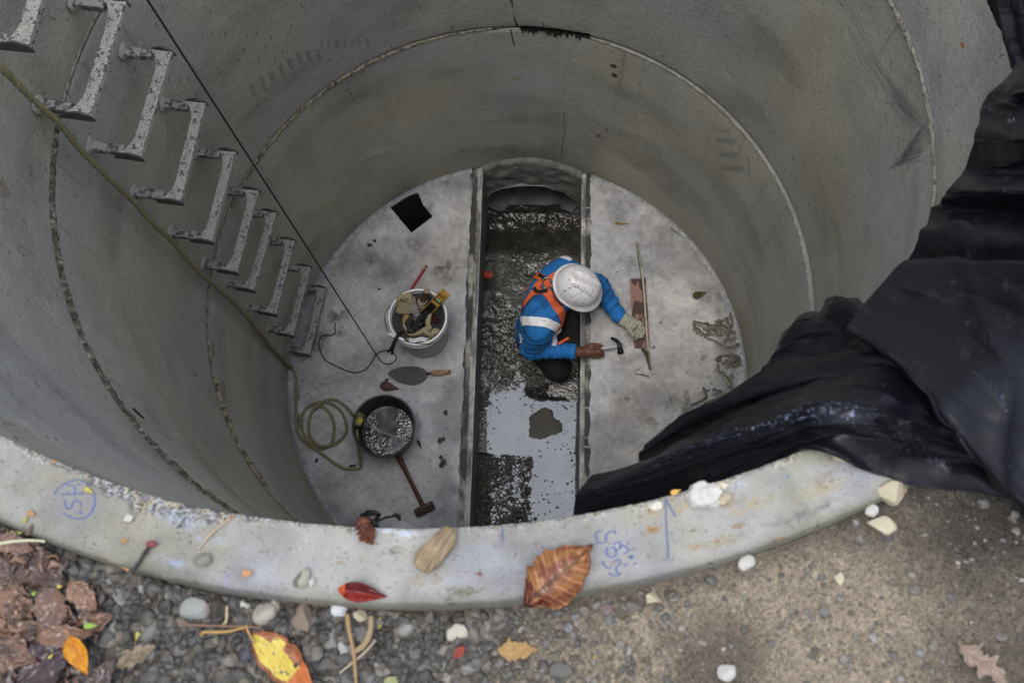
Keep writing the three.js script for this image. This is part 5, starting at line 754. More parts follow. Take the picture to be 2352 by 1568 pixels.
{ // trowel
  const pts = [[1056, 1245], [1070, 1218], [1110, 1195], [1180, 1178], [1290, 1172], [1370, 1188], [1408, 1218], [1420, 1250], [1390, 1300], [1310, 1338], [1200, 1330], [1110, 1292]].map(([x, y]) => at(...W3(x, y), 0.012)), o = at(...W3(1250, 1255), 0);
  const t = thing('trowel', 'brick trowel with a wet grey blade and wooden handle below the white pail', 'trowel', V(o.x, 0, o.z)); const c = crv(pts.map((p) => p.clone().sub(t.position)), true).getPoints(60), ctr = V(0, 0.012, 0);
  const blade = grid(60, 16, (u, v) => { const p = c[Math.round(u * 60) % 60].clone().lerp(ctr, 1 - v); p.y = 0.012 + 0.006 * v * v + 0.0012 * (fbm(p.x * 60, p.z * 60, 2, 3) - 0.5); return p; }); const under = blade.clone(); under.translate(0, -0.002, 0); mesh('blade', mergeGeometries([blade, under]), phys([0.17, 0.17, 0.165], 0.3, { metalness: 0.1, specularIntensity: 1, bumpMap: rep(slabBump, 3), bumpScale: 0.004 }), t);
  const a = at(...W3(1415, 1240), 0.016).sub(t.position), b = at(...W3(1448, 1232), 0.03).sub(t.position), d = at(...W3(1632, 1216), 0.032).sub(t.position); mesh('tang', tube([a, a.clone().lerp(b, 0.5).add(V(0, 0.006, 0)), b], 0.007, 10, 8), darkSteel, t);
  mesh('handle', tube([b, b.clone().lerp(d, 0.3), b.clone().lerp(d, 0.7), d], 0.0145, 24, 12, false, (u) => (u > 0.97 ? 0.6 : u < 0.03 ? 0.7 : 0.86 + 0.2 * Math.sin(u * 4))), std([1, 1, 1], 0.6, { map: woodTex([0.22, 0.10, 0.05], [0.50, 0.36, 0.22], 9, 1) }), t);
}
{ // black rubber bucket with water
  const c = at(880, 977, 0.22), h = 0.22, t = thing('rubber_bucket', 'black rubber bucket half full of bubbly water beside the coiled rope', 'bucket', V(c.x, 0, c.z)); const rub = std([0.018, 0.019, 0.021], 0.42, { bumpMap: rep(slabBump, 3), bumpScale: 0.002 });
  mesh('body', lathe([[0, 0.003], [0.128, 0.003], [0.133, 0.008], [0.158, h - 0.03], [0.160, h - 0.028]], 64), rub, t); mesh('rim', lathe([[0.156, h - 0.03], [0.163, h - 0.028], [0.166, h - 0.008], [0.164, h], [0.158, h + 0.001], [0.154, h - 0.004]], 72), std([0.03, 0.032, 0.038], 0.34), t);
  mesh('inside', lathe([[0.1545, h - 0.003], [0.150, h - 0.04], [0.126, 0.014], [0, 0.014]], 64), rub, t);
  const wy = 0.075, rw = 0.135; const wg = grid(150, 150, (u, v) => { const x = u * 2 - 1, z = v * 2 - 1, k = Math.max(Math.abs(x), Math.abs(z)), q = Math.hypot(x, z) || 1, X = x * k / q * rw, Z = z * k / q * rw; const cl = fbm(X * 13 + 3, Z * 13, 5, 3), b = Math.pow(Math.max(0, fbm(X * 150 + 3 * n3(X * 60, Z * 60, 2), Z * 150, 4, 2) - 0.40), 1.5) * sstep(0.44, 0.54, cl); return V(X, wy + 0.006 * b + 0.0012 * fbm(X * 20, Z * 20, 1, 2), Z); }); mesh('water', wg, phys([0.03, 0.03, 0.028], 0.16, { ior: 1.75, specularIntensity: 1 }), t);
  const P = (x, y, hh) => at(...W4(x, y), hh).sub(t.position); const hd = mesh('handle', tube([P(770, 520, 0.225), P(855, 565, 0.26), P(965, 655, 0.25), P(1090, 705, 0.235), P(1200, 740, 0.225), P(1262, 750, 0.222)], 0.0023, 50, 6), steel, t);
  for (const [x, y] of [[765, 500], [1250, 735]]) { const e = new THREE.SphereGeometry(0.008, 12, 8); const p = P(x, y, 0.215); e.translate(p.x, p.y, p.z); mesh('handle_lug', e, darkSteel, t); }
  const rc = at(...W4(790, 560), 0.235); const rag = noisy(new THREE.IcosahedronGeometry(1, 5).scale(0.026, 0.018, 0.040), 0.018, 42, 3); tint(rag, (x, y, z) => { const f = fbm(x * 60, y * 60, z * 60, 3), yel = Math.exp(-(Math.pow(x - 0.010, 2) + Math.pow(z - 0.010, 2)) / 0.0002); return [mixn(0.13, 0.55, yel) * (0.5 + f), mixn(0.12, 0.45, yel) * (0.5 + f), mixn(0.06, 0.05, yel) * (0.5 + f)]; }); rag.translate(rc.x, rc.y, rc.z); solo('knotted_rag', 'yellow and olive rag knotted over the rim of the black bucket', 'rag', rag, std([1, 1, 1], 0.9, { vertexColors: true }));
  const fl = at(...W4(1058, 718), 0.078); leaf({ name: 'floating_leaf', label: 'small dark leaf floating in the water of the black bucket', p: fl, len: 0.020, wid: 0.016, ang: 1.4, c0: [0.07, 0.045, 0.02], c1: [0.04, 0.025, 0.012], curl: 0.1 });
}
{ // sledge
  const hA = at(...W4(1150, 900), 0.022), hB = at(...W4(1385, 1370), 0.024), t = thing('sledge_hammer', 'short sledge hammer with a red brown handle beside the black bucket', 'sledge hammer', V(hB.x, 0, hB.z)), o = t.position.clone();
  mesh('handle', local(tube([hA, hA.clone().lerp(hB, 0.3), hA.clone().lerp(hB, 0.7), hB], 0.0155, 40, 12, false, (u) => 1.15 - 0.35 * sstep(0, 0.35, u) + 0.18 * sstep(0.8, 1, u)), o), phys([1, 1, 1], 0.25, { map: woodTex([0.035, 0.014, 0.008], [0.15, 0.06, 0.03], 4, 1), clearcoat: 0.4 }), t);
  const a = at(...W4(1305, 1425), 0.024), b = at(...W4(1475, 1340), 0.024), L = a.distanceTo(b), g = new RoundedBoxGeometry(L, 0.044, 0.044, 3, 0.008); g.translate(0, 0, 0); const m = mesh('head', g, phys([0.045, 0.026, 0.022], 0.3, { metalness: 0.4 }), t); m.position.copy(a.clone().lerp(b, 0.5).sub(o)); orient(m, b.clone().sub(a), V(0, 1, 0)); m.rotateX(0.3);
}
// dark cord hanging down and looped on the slab
{
  const top = at(330, -12, 3.3), end = at(...W3(945, 1060), 0.006), pts = []; for (let i = 0; i <= 20; i++) { const p = top.clone().lerp(end, i / 20); pts.push(p); }
  const loop = [[980, 1110], [1015, 1140], [1060, 1150], [1110, 1128], [1130, 1085], [1100, 1042], [1050, 1022], [990, 1035], [940, 1070], [900, 1140], [850, 1195], [770, 1225], [690, 1215], [580, 1168], [480, 1110], [432, 1020], [420, 950], [440, 900], [480, 880], [540, 885], [572, 860], [565, 810], [575, 768]].map(([x, y], i) => at(...W3(x, y), 0.005 + (i === 8 ? 0.005 : 0)));
  const t = thing('string_line', 'thin dark cord hanging straight down the shaft to the slab', 'cord', V(end.x, 0, end.z)); const m = std([0.012, 0.011, 0.022], 0.7);
  const k = (u, v) => 1 + 0.18 * Math.cos(6.283 * v * 2 + u * 1400); mesh('hanging_length', local(tube([top, ...pts.slice(1)], 0.0032, 700, 6, false, k), t.position), m, t); mesh('loose_loop', local(tube([end, ...loop], 0.0030, 500, 6, false, (u, v) => 1 + 0.18 * Math.cos(6.283 * v * 2 + u * 800)), t.position), m, t);
}
// yellow green rope down the left wall to a coil
{
  const P0 = at(0, 155, 3.12), P1 = at(668, 846, 0.01), prj = (p) => { const q = p.clone().applyMatrix4(camera.matrixWorldInverse); return [1176 + q.x / -q.z * FPX, 784 - q.y / -q.z * FPX]; };
  const yOn = (px, py) => { let best = 1e9, by = 0; for (let i = 0; i <= 400; i++) { const p = P0.clone().lerp(P1, i / 400), [x, y] = prj(p), d = Math.hypot(x - px, y - py); if (d < best) { best = d; by = p.y; } } return by; };
  const down = [[0, 155], [60, 215], [140, 290], [180, 340], [240, 400], [310, 468], [345, 508], [400, 560], [440, 610], [490, 655], [550, 710], [600, 770], [645, 822]].map(([x, y]) => at(x, y, yOn(x, y)));
  const Q = (x, y, h = 0.009) => at(...W4(x, y), h);
  const coil = [Q(175, 90, 0.012), Q(205, 170), Q(205, 400), Q(212, 620), Q(245, 715), Q(310, 790), Q(390, 832), Q(460, 825), Q(530, 785, 0.012), Q(556, 700), Q(558, 610), Q(530, 520), Q(470, 455), Q(415, 440, 0.014), Q(360, 490), Q(330, 580), Q(328, 680), Q(365, 755), Q(440, 805, 0.026), Q(530, 795, 0.028), Q(620, 745, 0.012), Q(672, 660), Q(660, 560), Q(600, 460), Q(500, 400, 0.024), Q(400, 405, 0.028), Q(300, 460, 0.014), Q(262, 560), Q(272, 670), Q(330, 770, 0.024), Q(420, 850, 0.014), Q(520, 930), Q(640, 1005), Q(730, 1015), Q(800, 1005), Q(797, 950, 0.03), Q(778, 800, 0.15), Q(768, 660, 0.22)];
  const up = V(-1.32, 4.06, 0.10), mid = P0.clone().lerp(up, 0.5).add(V(0.02, 0, 0)); const t = thing('rope', 'yellow green rope hanging down the left wall and coiled by the black bucket', 'rope', V(coil[0].x, 0, coil[0].z));
  const m = std([1, 1, 1], 0.85, { vertexColors: true }), tw = (f) => (u, v) => 1 + 0.17 * Math.cos(3 * (6.283 * v) + u * f);
  const g1 = tube([up, mid, ...down, coil[0]], 0.0088, 1500, 12, false, tw(900)), g2 = tube(coil, 0.0080, 1500, 12, false, tw(900));
  const g3 = tube([Q(735, 530, 0.22), Q(700, 480, 0.12), Q(640, 418, 0.02), Q(560, 378), Q(470, 392, 0.012), Q(420, 425, 0.026), Q(380, 455, 0.02)], 0.0078, 300, 12, false, tw(180));
  const colr = (g) => tint(g, (x, y, z) => { const f = 0.75 + 0.5 * fbm(x * 120, y * 120, z * 120, 2), w = fbm(x * 8, y * 8, z * 8, 2); return [0.215 * f * (0.85 + 0.3 * w), 0.20 * f, 0.105 * f]; });
  mesh('hanging_part', local(colr(g1), t.position), m, t); mesh('coil', local(colr(mergeGeometries([g2, g3])), t.position), m, t);
}
// ---------------------------------------------------------------- things on the right slab
{ // brown board and the lath on edge
  const c4 = [[1447, 640], [1474, 640], [1486, 798], [1457, 799]].map(([x, y]) => at(x, y, 0.012)); c4[1] = at(1476, 639, 0.012); const t = thing('brown_board', 'short red brown board with dark wet patches on the right slab', 'board', c4[0].clone().lerp(c4[2], 0.5).setY(0));
  const m = std([1, 1, 1], 0.5, { map: (() => { const x = tex(256, 512, (i, j) => { const f = fbm(i / 60, j / 70, 3, 4), wet = sstep(0.50, 0.53, f + 0.16 * Math.cos(j / 512 * 14)), s = n2(i / 5, j / 5, 4) > 0.93 ? 0.3 : 1, g = 0.85 + 0.3 * n2(i / 3, j / 60, 8); return [mixn(0.27, 0.055, wet) * s * g, mixn(0.145, 0.018, wet) * s * g, mixn(0.115, 0.015, wet) * s * g]; }); return x; })() });
  const g = grid(6, 40, (u, v) => c4[0].clone().lerp(c4[1], u * 1.25).lerp(c4[3].clone().lerp(c4[2], u * 1.25), v).sub(t.position)); const low = g.clone(); low.translate(0, -0.011, 0); const sd = grid(1, 40, (u, v) => c4[0].clone().lerp(c4[3], v).sub(t.position).add(V(0, -0.011 * u, 0))), ed = grid(6, 1, (u, v) => c4[3].clone().lerp(c4[2], u * 1.25).sub(t.position).add(V(0, -0.011 * v, 0))); mesh('board_face', mergeGeometries([g, low, sd, ed]), m, t);
  const path = [[1464, 554, 0.05], [1470, 595, 0.05], [1477, 640, 0.055], [1481, 690, 0.06], [1485, 750, 0.06], [1489, 800, 0.05], [1494, 845, 0.045]].map(([x, y, h]) => at(x, y, h)); const lt = thing('wood_lath', 'long thin weathered lath standing on edge across the brown board', 'lath', path[3].clone().setY(0)); const C = crv(path);
  const lg = (() => { const rings = []; const n = 90, P = [], I = [], Cc = []; for (let i = 0; i <= n; i++) { const u = i / n, p = C.getPointAt(u), d = C.getTangentAt(u), s = d.clone().cross(V(0, 1, 0)).normalize(), hw = 0.0052 * (i === 0 ? 0.6 : 1) * (u > 0.86 ? 0.9 : 1), top = p.y + 0.004 * (n3(u * 60, 2) - 0.5), bot = 0.014 + 0.01 * (u < 0.1 ? 0.6 : 0); const sec = [[-hw, top], [hw, top], [hw, bot], [-hw, bot], [-hw, top]]; for (const [a, y] of sec) { P.push(p.x + s.x * a, y, p.z + s.z * a); const f = n3(u * 90, a * 900, 3), l = (y > 0.03 ? 0.44 : 0.16) * (0.6 + 0.6 * f) * (u > 0.87 ? 0.3 : u < 0.22 ? 0.55 : 1); Cc.push(l, l * 0.93, l * 0.74); } } for (let i = 0; i < n; i++) for (let j = 0; j < 4; j++) { const a = i * 5 + j, b = a + 5; I.push(a, b, a + 1, b, b + 1, a + 1); } const g = new THREE.BufferGeometry(); g.setAttribute('position', new THREE.Float32BufferAttribute(P, 3)); g.setAttribute('color', new THREE.Float32BufferAttribute(Cc, 3)); g.setIndex(I); const q = g.toNonIndexed(); q.computeVertexNormals(); return q; })(); mesh('lath_body', local(lg, lt.position), std([1, 1, 1], 0.8, { vertexColors: true }), lt);
  const sp = [[1476, 801, 0.02], [1484, 812, 0.035], [1493, 846, 0.012]].map(([x, y, h]) => at(x, y, h)); solo('wood_splinter', 'dark wood splinter lying against the near end of the lath', 'splinter', tube(sp, 0.010, 12, 4, false, (u) => 1 - 0.5 * u), std([0.10, 0.085, 0.055], 0.85));
}
// leaves
function leaf({ name = 'dead_leaf', label, p, len, wid, ang, c0, c1, c2, curl = 0.2, fold = 0.2, tip = 0.5, seed = 1, stem = 0, group, ragged = 0.05, rough = 0.45, tilt = 0, roll = 0, veins = 0.2 }) {
  const o = new THREE.Group(); o.name = numbered(name); scene.add(o); tag(o, label, 'leaf', group);
  const half = (u) => wid / 2 * Math.pow(Math.sin(Math.PI * Math.pow(clamp(u), tip)), 1.05) * (1 + ragged * 2 * (n3(u * 14, seed) - 0.5));
  const surf = (u, v) => { const s = v * 2 - 1, w = half(u) * (1 + ragged * 1.5 * (n3(u * 26, s > 0 ? 3 : 9, seed) - 0.5)); const lat = Math.abs(s) * w; const cr = 0.06 * wid * (fbm(u * 6 + seed, s * 3, seed, 3) - 0.5) * 2; const x = (u - 0.5) * len, y = curl * len * Math.pow(u - 0.5, 2) * 1.4 + fold * lat + 0.035 * wid * veins * 5 * Math.sin(u * 46 - Math.abs(s) * 6) * Math.abs(s) + cr; return V(x, y, s * w * (1 - 0.25 * Math.abs(fold)) + roll * Math.pow(u, 2) * len); };
  const col = (u, v) => { const s = v * 2 - 1, m = Math.exp(-Math.pow(s * 9, 2)), vn = Math.pow(0.5 + 0.5 * Math.sin(u * 46 - Math.abs(s) * 6), 6), n = fbm(u * 7 + seed * 3, s * 4, seed, 4); let t = sstep(0.38, 0.62, n); let c = [0, 1, 2].map((k) => mixn(c0[k], c1[k], t)); if (c2) { const k2 = typeof c2 === 'function' ? c2(u, s, n) : null; if (k2) c = k2; } const f = (1 - veins * 1.2 * Math.max(m, vn * 0.55)) * (0.8 + 0.4 * n3(u * 60, s * 30, seed)); return c.map((x) => x * f); };
  const g = grid(48, 24, surf, null, col); const low = grid(48, 24, (u, v) => surf(u, v).add(V(0, -0.0006, 0)), null, (u, v) => col(u, v).map((x) => x * 0.85)); const gg = mergeGeometries([g, low]); gg.computeBoundingBox(); const lift = -gg.boundingBox.min.y; gg.translate(0, lift, 0);
  mesh('blade', gg, (leaf.m ??= {})[rough] ??= phys([1, 1, 1], rough, { vertexColors: true, specularIntensity: 0.8 }), o); if (stem) mesh('stalk', tube([V(-len / 2, lift + curl * len * 0.35, 0), V(-len / 2 - stem * 0.5, lift + 0.004, stem * 0.15), V(-len / 2 - stem, 0.003, stem * 0.1)], Math.max(0.0008, wid * 0.02), 12, 6, false, (u) => 1 - 0.4 * u), std(c1, 0.7), o);
  o.position.copy(p); o.rotation.order = 'YXZ'; o.rotation.set(tilt, ang, 0); return o;
}
const px2m = (p) => CP.distanceTo(p) / FPX;
function leafAt(y, px, py, lenPx, widPx, angDeg, o) { const p = at(px, py, y); const k = px2m(p); return leaf({ p, len: lenPx * k, wid: widPx * k, ang: angDeg / 57.3 + 0.02, ...o }); }
// shreds of torn dark leaf: crumpled ribbons that follow lines in the picture
function shred(name, label, ribbons, cat = 'dead leaf', y = 0.004, col = [0.045, 0.042, 0.036]) {
  const gs = ribbons.map(([pts, w], k) => { const c = crv(pts.map(([a, b, h]) => at(a, b, (h ?? 0) + y + 0.006))), kk = px2m(c.getPointAt(0)); return grid(40, 8, (u, v) => { const p = c.getPointAt(u), d = c.getTangentAt(u).setY(0).normalize(), s = V(-d.z, 0, d.x), ww = (Array.isArray(w) ? spline(w.map((x) => V(x, 0, 0)), u).x : w) * kk * 1.3 * (0.7 + 0.6 * n3(u * 14, k)), a = v * 2 - 1; p.addScaledVector(s, a * ww / 2); p.y += 0.010 * (fbm(u * 9 + k, v * 3, k, 3) - 0.2) * (0.4 + 0.6 * (1 - a * a)); return p; }, null, (u, v) => { const f = 0.35 + 1.5 * Math.pow(fbm(u * 12 + k, v * 5, 3, 3), 1.5), e = 1 - 0.45 * Math.pow(Math.abs(v * 2 - 1), 3); return col.map((x) => x * f * e * 1.6); }); });
  return solo(name, label, cat, mergeGeometries(gs), shred.m ??= phys([1, 1, 1], 0.4, { vertexColors: true, side: THREE.DoubleSide }));
}
{
  const SX = (x, y, h) => [(2000 + x / 3.732) * 0.784, (780 + y / 3.732) * 0.784, h];
  shred('torn_leaf', 'torn grey brown leaf with a loop by the right wall, larger of two', [[[SX(110, 605), SX(220, 640), SX(330, 690), SX(440, 700)], [6, 12, 19, 15]], [[SX(400, 690), SX(470, 680), SX(540, 720), SX(590, 720)], [14, 12, 10, 5]], [[SX(360, 620, 0.01), SX(400, 600, 0.02), SX(410, 640, 0.01)], 7], [[SX(430, 610), SX(480, 570, 0.01), SX(495, 620, 0.015), SX(550, 670)], 5], [[SX(520, 500), SX(535, 580), SX(550, 640)], [3, 6, 4]], [[SX(490, 690), SX(480, 770), SX(455, 840)], [9, 8, 3]], [[SX(500, 800), SX(560, 790), SX(580, 770)], 6], [[SX(120, 620), SX(150, 690), SX(230, 750)], [5, 10, 6]], [[SX(230, 755), SX(290, 740), SX(350, 735)], [4, 7, 3]], [[SX(230, 770), SX(320, 800), SX(430, 860), SX(520, 885), SX(625, 850)], [2, 3, 5, 6, 7]]], 'dead leaf', 0.004, [0.085, 0.078, 0.062]);
  shred('torn_leaf', 'torn dark leaf with curled lobes against the right wall, smaller of two', [[[SX(380, 1040), SX(400, 1000, 0.01), SX(450, 1030), SX(480, 1060)], 9], [[SX(470, 1080), SX(500, 1010, 0.01), SX(560, 1000, 0.012), SX(640, 1020)], [14, 17, 14, 8]], [[SX(480, 1090), SX(560, 1080), SX(650, 1060)], 9], [[SX(390, 1060), SX(395, 1140), SX(460, 1210), SX(510, 1270), SX(515, 1340)], [4, 6, 7, 9, 7]]], 'dead leaf', 0.004, [0.06, 0.056, 0.045]);
  shred('leaf_scrap', 'dark forked leaf scrap just above the black sheet', [[[SX(225, 1320), SX(245, 1370), SX(260, 1420), SX(210, 1470), SX(90, 1520)], [4, 6, 5, 4, 2]], [[SX(245, 1370), SX(295, 1350)], 3]]); shred('leaf_scrap', 'blunt dark leaf scrap touching the outline of the black sheet', [[[SX(340, 1330), SX(370, 1380), SX(430, 1385)], [4, 13, 8]]]);
  shred('twig_scrap', 'small dark twig scraps near the foot of the lath', [[[[1458, 858], [1475, 861], [1492, 865]], 1.6], [[[1476, 857], [1484, 866]], 1.2], [[[1460, 851], [1470, 846]], 1]], 'twig', 0, [0.06, 0.055, 0.03]);
  const DX = (x, y, h) => [...W4(x, y), h];
  shred('torn_leaf', 'black curled leaf on the slab just inside the near rim', [[[DX(795, 1445), DX(860, 1420, 0.01), DX(930, 1415, 0.012), DX(985, 1440)], [3, 9, 8, 4]], [[DX(855, 1430), DX(870, 1480), DX(930, 1500), DX(975, 1450)], [6, 8, 12, 6]], [[DX(900, 1500), DX(930, 1540), DX(960, 1560)], 14], [[DX(980, 1490), DX(1030, 1460), DX(1090, 1450), DX(1130, 1440)], 3], [[DX(1110, 1430), DX(1150, 1450), DX(1165, 1490)], [5, 8, 3]]], 'dead leaf', 0.004, [0.018, 0.018, 0.016]);
  const L = (px, py, l, w, a, o) => leafAt(0.003, px, py, l, w, a, { curl: 0.25, fold: 0.35, ...o });
  L(...W4(1075, 265), 46, 25, -12, { label: 'brown veined leaf lying between the trowel and the black bucket', c0: [0.06, 0.03, 0.022], c1: [0.10, 0.05, 0.035], seed: 4 });
  L(...W4(1050, 196), 13, 7, 30, { label: 'tiny black leaf at the left tip of the trowel blade', c0: [0.012, 0.012, 0.012], c1: [0.02, 0.02, 0.02], seed: 5 });
  L(...W4(1347, 795), 26, 7, -65, { label: 'slim dark leaf standing on edge right of the black bucket', c0: [0.03, 0.025, 0.012], c1: [0.012, 0.012, 0.01], seed: 6 }); L(...W4(738, 985), 20, 6, 10, { label: 'dark leaf sliver on the rope end left of the bucket', c0: [0.025, 0.018, 0.012], c1: [0.012, 0.011, 0.01], seed: 7 }); L(...W4(402, 932), 13, 7, 60, { label: 'small brown curl on the slab below the rope coil', c0: [0.05, 0.03, 0.015], c1: [0.02, 0.014, 0.01], seed: 8 });
  L(1608, 677, 36, 20, 20, { label: 'olive green leaf with a brown tip lying alone on the right slab', c0: [0.10, 0.10, 0.03], c1: [0.07, 0.045, 0.02], seed: 9, fold: 0.5 }); L(1430, 514, 36, 6, -4, { label: 'thin yellow leaf curl near the far end of the right slab', c0: [0.30, 0.20, 0.02], c1: [0.22, 0.15, 0.03], seed: 10, curl: 0.5 }); L(1555, 534, 34, 6, -38, { label: 'grey sliver of leaf at the wall far right of the slab', c0: [0.14, 0.13, 0.10], c1: [0.2, 0.19, 0.16], seed: 11 });
  const sm = (n, l, px, py, w, h, c, k) => { const p = at(px, py, 0), kk = px2m(p) * 0.5, g = stoneVariants[k].clone(); g.scale(w * kk, (w + h) * 0.3 * kk, h * kk); tint(g, () => c); const m = mesh(n, g, stone.m); m.position.set(p.x, (w + h) * 0.2 * kk, p.z); tag(m, l, 'stone'); };
  sm('slab_pebble', 'dark wet pebble far left on the slab above the pail', ...W3(885, 60), 18, 12, [0.05, 0.05, 0.055], 0); sm('slab_pebble', 'small olive pebble beside the dark wet pebble', ...W3(932, 22), 9, 10, [0.035, 0.035, 0.015], 1); sm('slab_pebble', 'small dark pebble between the cord and the white pail', ...W3(975, 460), 8, 6, [0.06, 0.06, 0.065], 2); sm('slab_pebble', 'round black pebble on the slab near the cord', ...W3(897, 200), 6, 6, [0.02, 0.02, 0.018], 3);
  solo('orange_cap', 'orange rubber end sticking out of the left channel wall', 'cap', (() => { const a = at(1107, 631, -0.30), g = new THREE.CylinderGeometry(0.022, 0.026, 0.05, 20); g.rotateZ(Math.PI / 2 - 0.4); g.translate(XL + 0.024, a.y, a.z); return g; })(), std([0.35, 0.05, 0.02], 0.45));
}
// ---------------------------------------------------------------- leaves, twigs and scraps on the rim and the ground
{
  const yRim = H + 0.002, G = (px, py) => { const p = at(px, py, GY); return groundY(p.x, p.z) + 0.008; };
  leafAt(yRim, 835, 1362, 112, 52, -8, { label: 'glossy red leaf cupped on the rim near the gravel', c0: [0.22, 0.022, 0.016], c1: [0.15, 0.014, 0.014], c2: (u, s) => (u < 0.14 ? [0.40, 0.07, 0.02] : s < -0.05 ? [0.075, 0.009, 0.009] : null), curl: 0.25, fold: 0.75, tip: 0.72, seed: 21, rough: 0.28, ragged: 0.02, veins: 0.06 });
  leafAt(yRim, 1283, 1322, 205, 128, 41, { label: 'large wet copper brown leaf lying across the rim', c0: [0.30, 0.135, 0.05], c1: [0.17, 0.055, 0.025], c2: (u, s, n) => (u < 0.22 && n > 0.4 ? [0.11, 0.025, 0.014] : null), curl: 0.14, fold: 0.22, tip: 0.9, seed: 33, rough: 0.22, ragged: 0.12, veins: 0.55, stem: 0.0 });
  leafAt(yRim, 842, 1222, 70, 50, -60, { label: 'crumpled red brown leaf at the inner edge of the rim', c0: [0.14, 0.045, 0.02], c1: [0.06, 0.018, 0.012], curl: 0.6, fold: 0.6, tip: 0.8, seed: 45, ragged: 0.3, rough: 0.4, stem: 0.02, veins: 0.4 });
  { const a = at(1032, 1209, H + 0.01), b = at(972, 1314, H + 0.01), d = b.clone().sub(a).setY(0), L = d.length(); d.normalize(); const s = V(-d.z, 0, d.x), g = new THREE.SphereGeometry(1, 64, 40); g.rotateZ(Math.PI / 2); const p = g.attributes.position; for (let i = 0; i < p.count; i++) { let x = p.getX(i), y = p.getY(i), z = p.getZ(i); const k = Math.pow(Math.max(1e-4, 1 - x * x), -0.22), fib = 1 + 0.10 * (fbm(x * 3, y * 9, z * 9, 3) - 0.5) + 0.05 * Math.sin(z * 22 + 3 * fbm(x * 3, z * 2, 1, 2)); y *= k * fib; z *= k * fib; const w = a.clone().lerp(b, 0.5).addScaledVector(d, x * L * 0.5).addScaledVector(s, z * 0.0155 * (1 + 0.10 * Math.sin(x * 3)) + 0.004 * Math.sin(x * 2.2)); p.setXYZ(i, w.x, H + 0.002 + Math.max(-0.2, y + 0.75) * 0.0105, w.z); } g.computeVertexNormals(); tint(g, (x, y, z, i) => { const v = V(x, 0, z).sub(a), u = v.dot(d), t = v.dot(s), f = fbm(u * 40, t * 420, 3, 3), d2 = fbm(u * 90, t * 90, 8, 3); const l = (0.06 + 0.20 * f) * (0.55 + 0.9 * d2); return [l * 1.25, l * 0.92, l * 0.54]; }); solo('seed_pod', 'fibrous brown husk lying across the rim above the red leaf', 'husk', g, std([1, 1, 1], 0.85, { vertexColors: true })); }
  leafAt(G(650, 1515), 655, 1516, 190, 84, -36, { label: 'yellow and rust leaf with holes in the gravel at the bottom', c0: [0.22, 0.07, 0.02], c1: [0.17, 0.05, 0.018], c2: (u, s, n) => (u > 0.68 ? [0.36, 0.095, 0.02] : (s > -0.25 - 0.2 * n3(u * 9, 4, 1) && s < 0.78 && u > 0.04) || (u > 0.26 && u < 0.40 && s < -0.2 && s > -0.8) ? (n3(u * 22, s * 9, 3) > 0.86 ? [0.10, 0.09, 0.07] : [0.47, 0.36, 0.05]) : null), curl: 0.12, fold: 0.25, tip: 0.85, seed: 52, rough: 0.4, stem: 0.03, ragged: 0.08, veins: 0.1, roll: 0.06 });
  leafAt(G(186, 1505) + 0.022, 186, 1506, 88, 52, -58, { label: 'bright orange yellow leaf folded on the litter at lower left', c0: [0.52, 0.25, 0.02], c1: [0.44, 0.17, 0.015], curl: 0.4, fold: 0.7, tip: 0.7, seed: 61, rough: 0.38, ragged: 0.02, stem: 0.012, veins: 0.06 });
  leafAt(G(318, 1505) + 0.006, 318, 1506, 92, 44, 28, { label: 'pale tan curled dead leaf in the gravel at lower left', c0: [0.26, 0.21, 0.14], c1: [0.17, 0.13, 0.09], curl: 0.3, fold: 0.8, tip: 0.8, seed: 66, rough: 0.5, ragged: 0.2, stem: 0.03 });
  leafAt(G(1055, 1497) + 0.006, 1055, 1498, 36, 26, 50, { label: 'small dull red leaf folded under the pale round pebble', c0: [0.30, 0.06, 0.045], c1: [0.22, 0.05, 0.03], curl: 0.2, fold: 0.7, tip: 1.1, seed: 71 });
  leafAt(G(1190, 1492), 1190, 1493, 92, 44, 2, { label: 'ragged ochre leaf scrap on the earth below the rim', c0: [0.32, 0.20, 0.075], c1: [0.28, 0.17, 0.065], curl: 0.05, fold: 0.05, tip: 0.7, seed: 75, ragged: 0.22, rough: 0.8 });
  leafAt(G(905, 1562), 905, 1563, 44, 26, 20, { label: 'pale green leaf tip at the bottom edge of the photo', c0: [0.24, 0.27, 0.10], c1: [0.20, 0.20, 0.09], curl: 0.2, fold: 0.3, seed: 78 });
  leafAt(G(2250, 1525), 2255, 1525, 130, 54, -40, { label: 'faded pink withered leaf on the earth at the lower right', c0: [0.26, 0.19, 0.15], c1: [0.20, 0.15, 0.11], curl: 0.25, fold: 0.5, tip: 0.9, seed: 81, ragged: 0.5, rough: 0.6 });
  // wet brown litter
  const B0 = [0.12, 0.062, 0.036], B1 = [0.045, 0.024, 0.018], B2 = [0.17, 0.09, 0.055], B3 = [0.105, 0.062, 0.052];
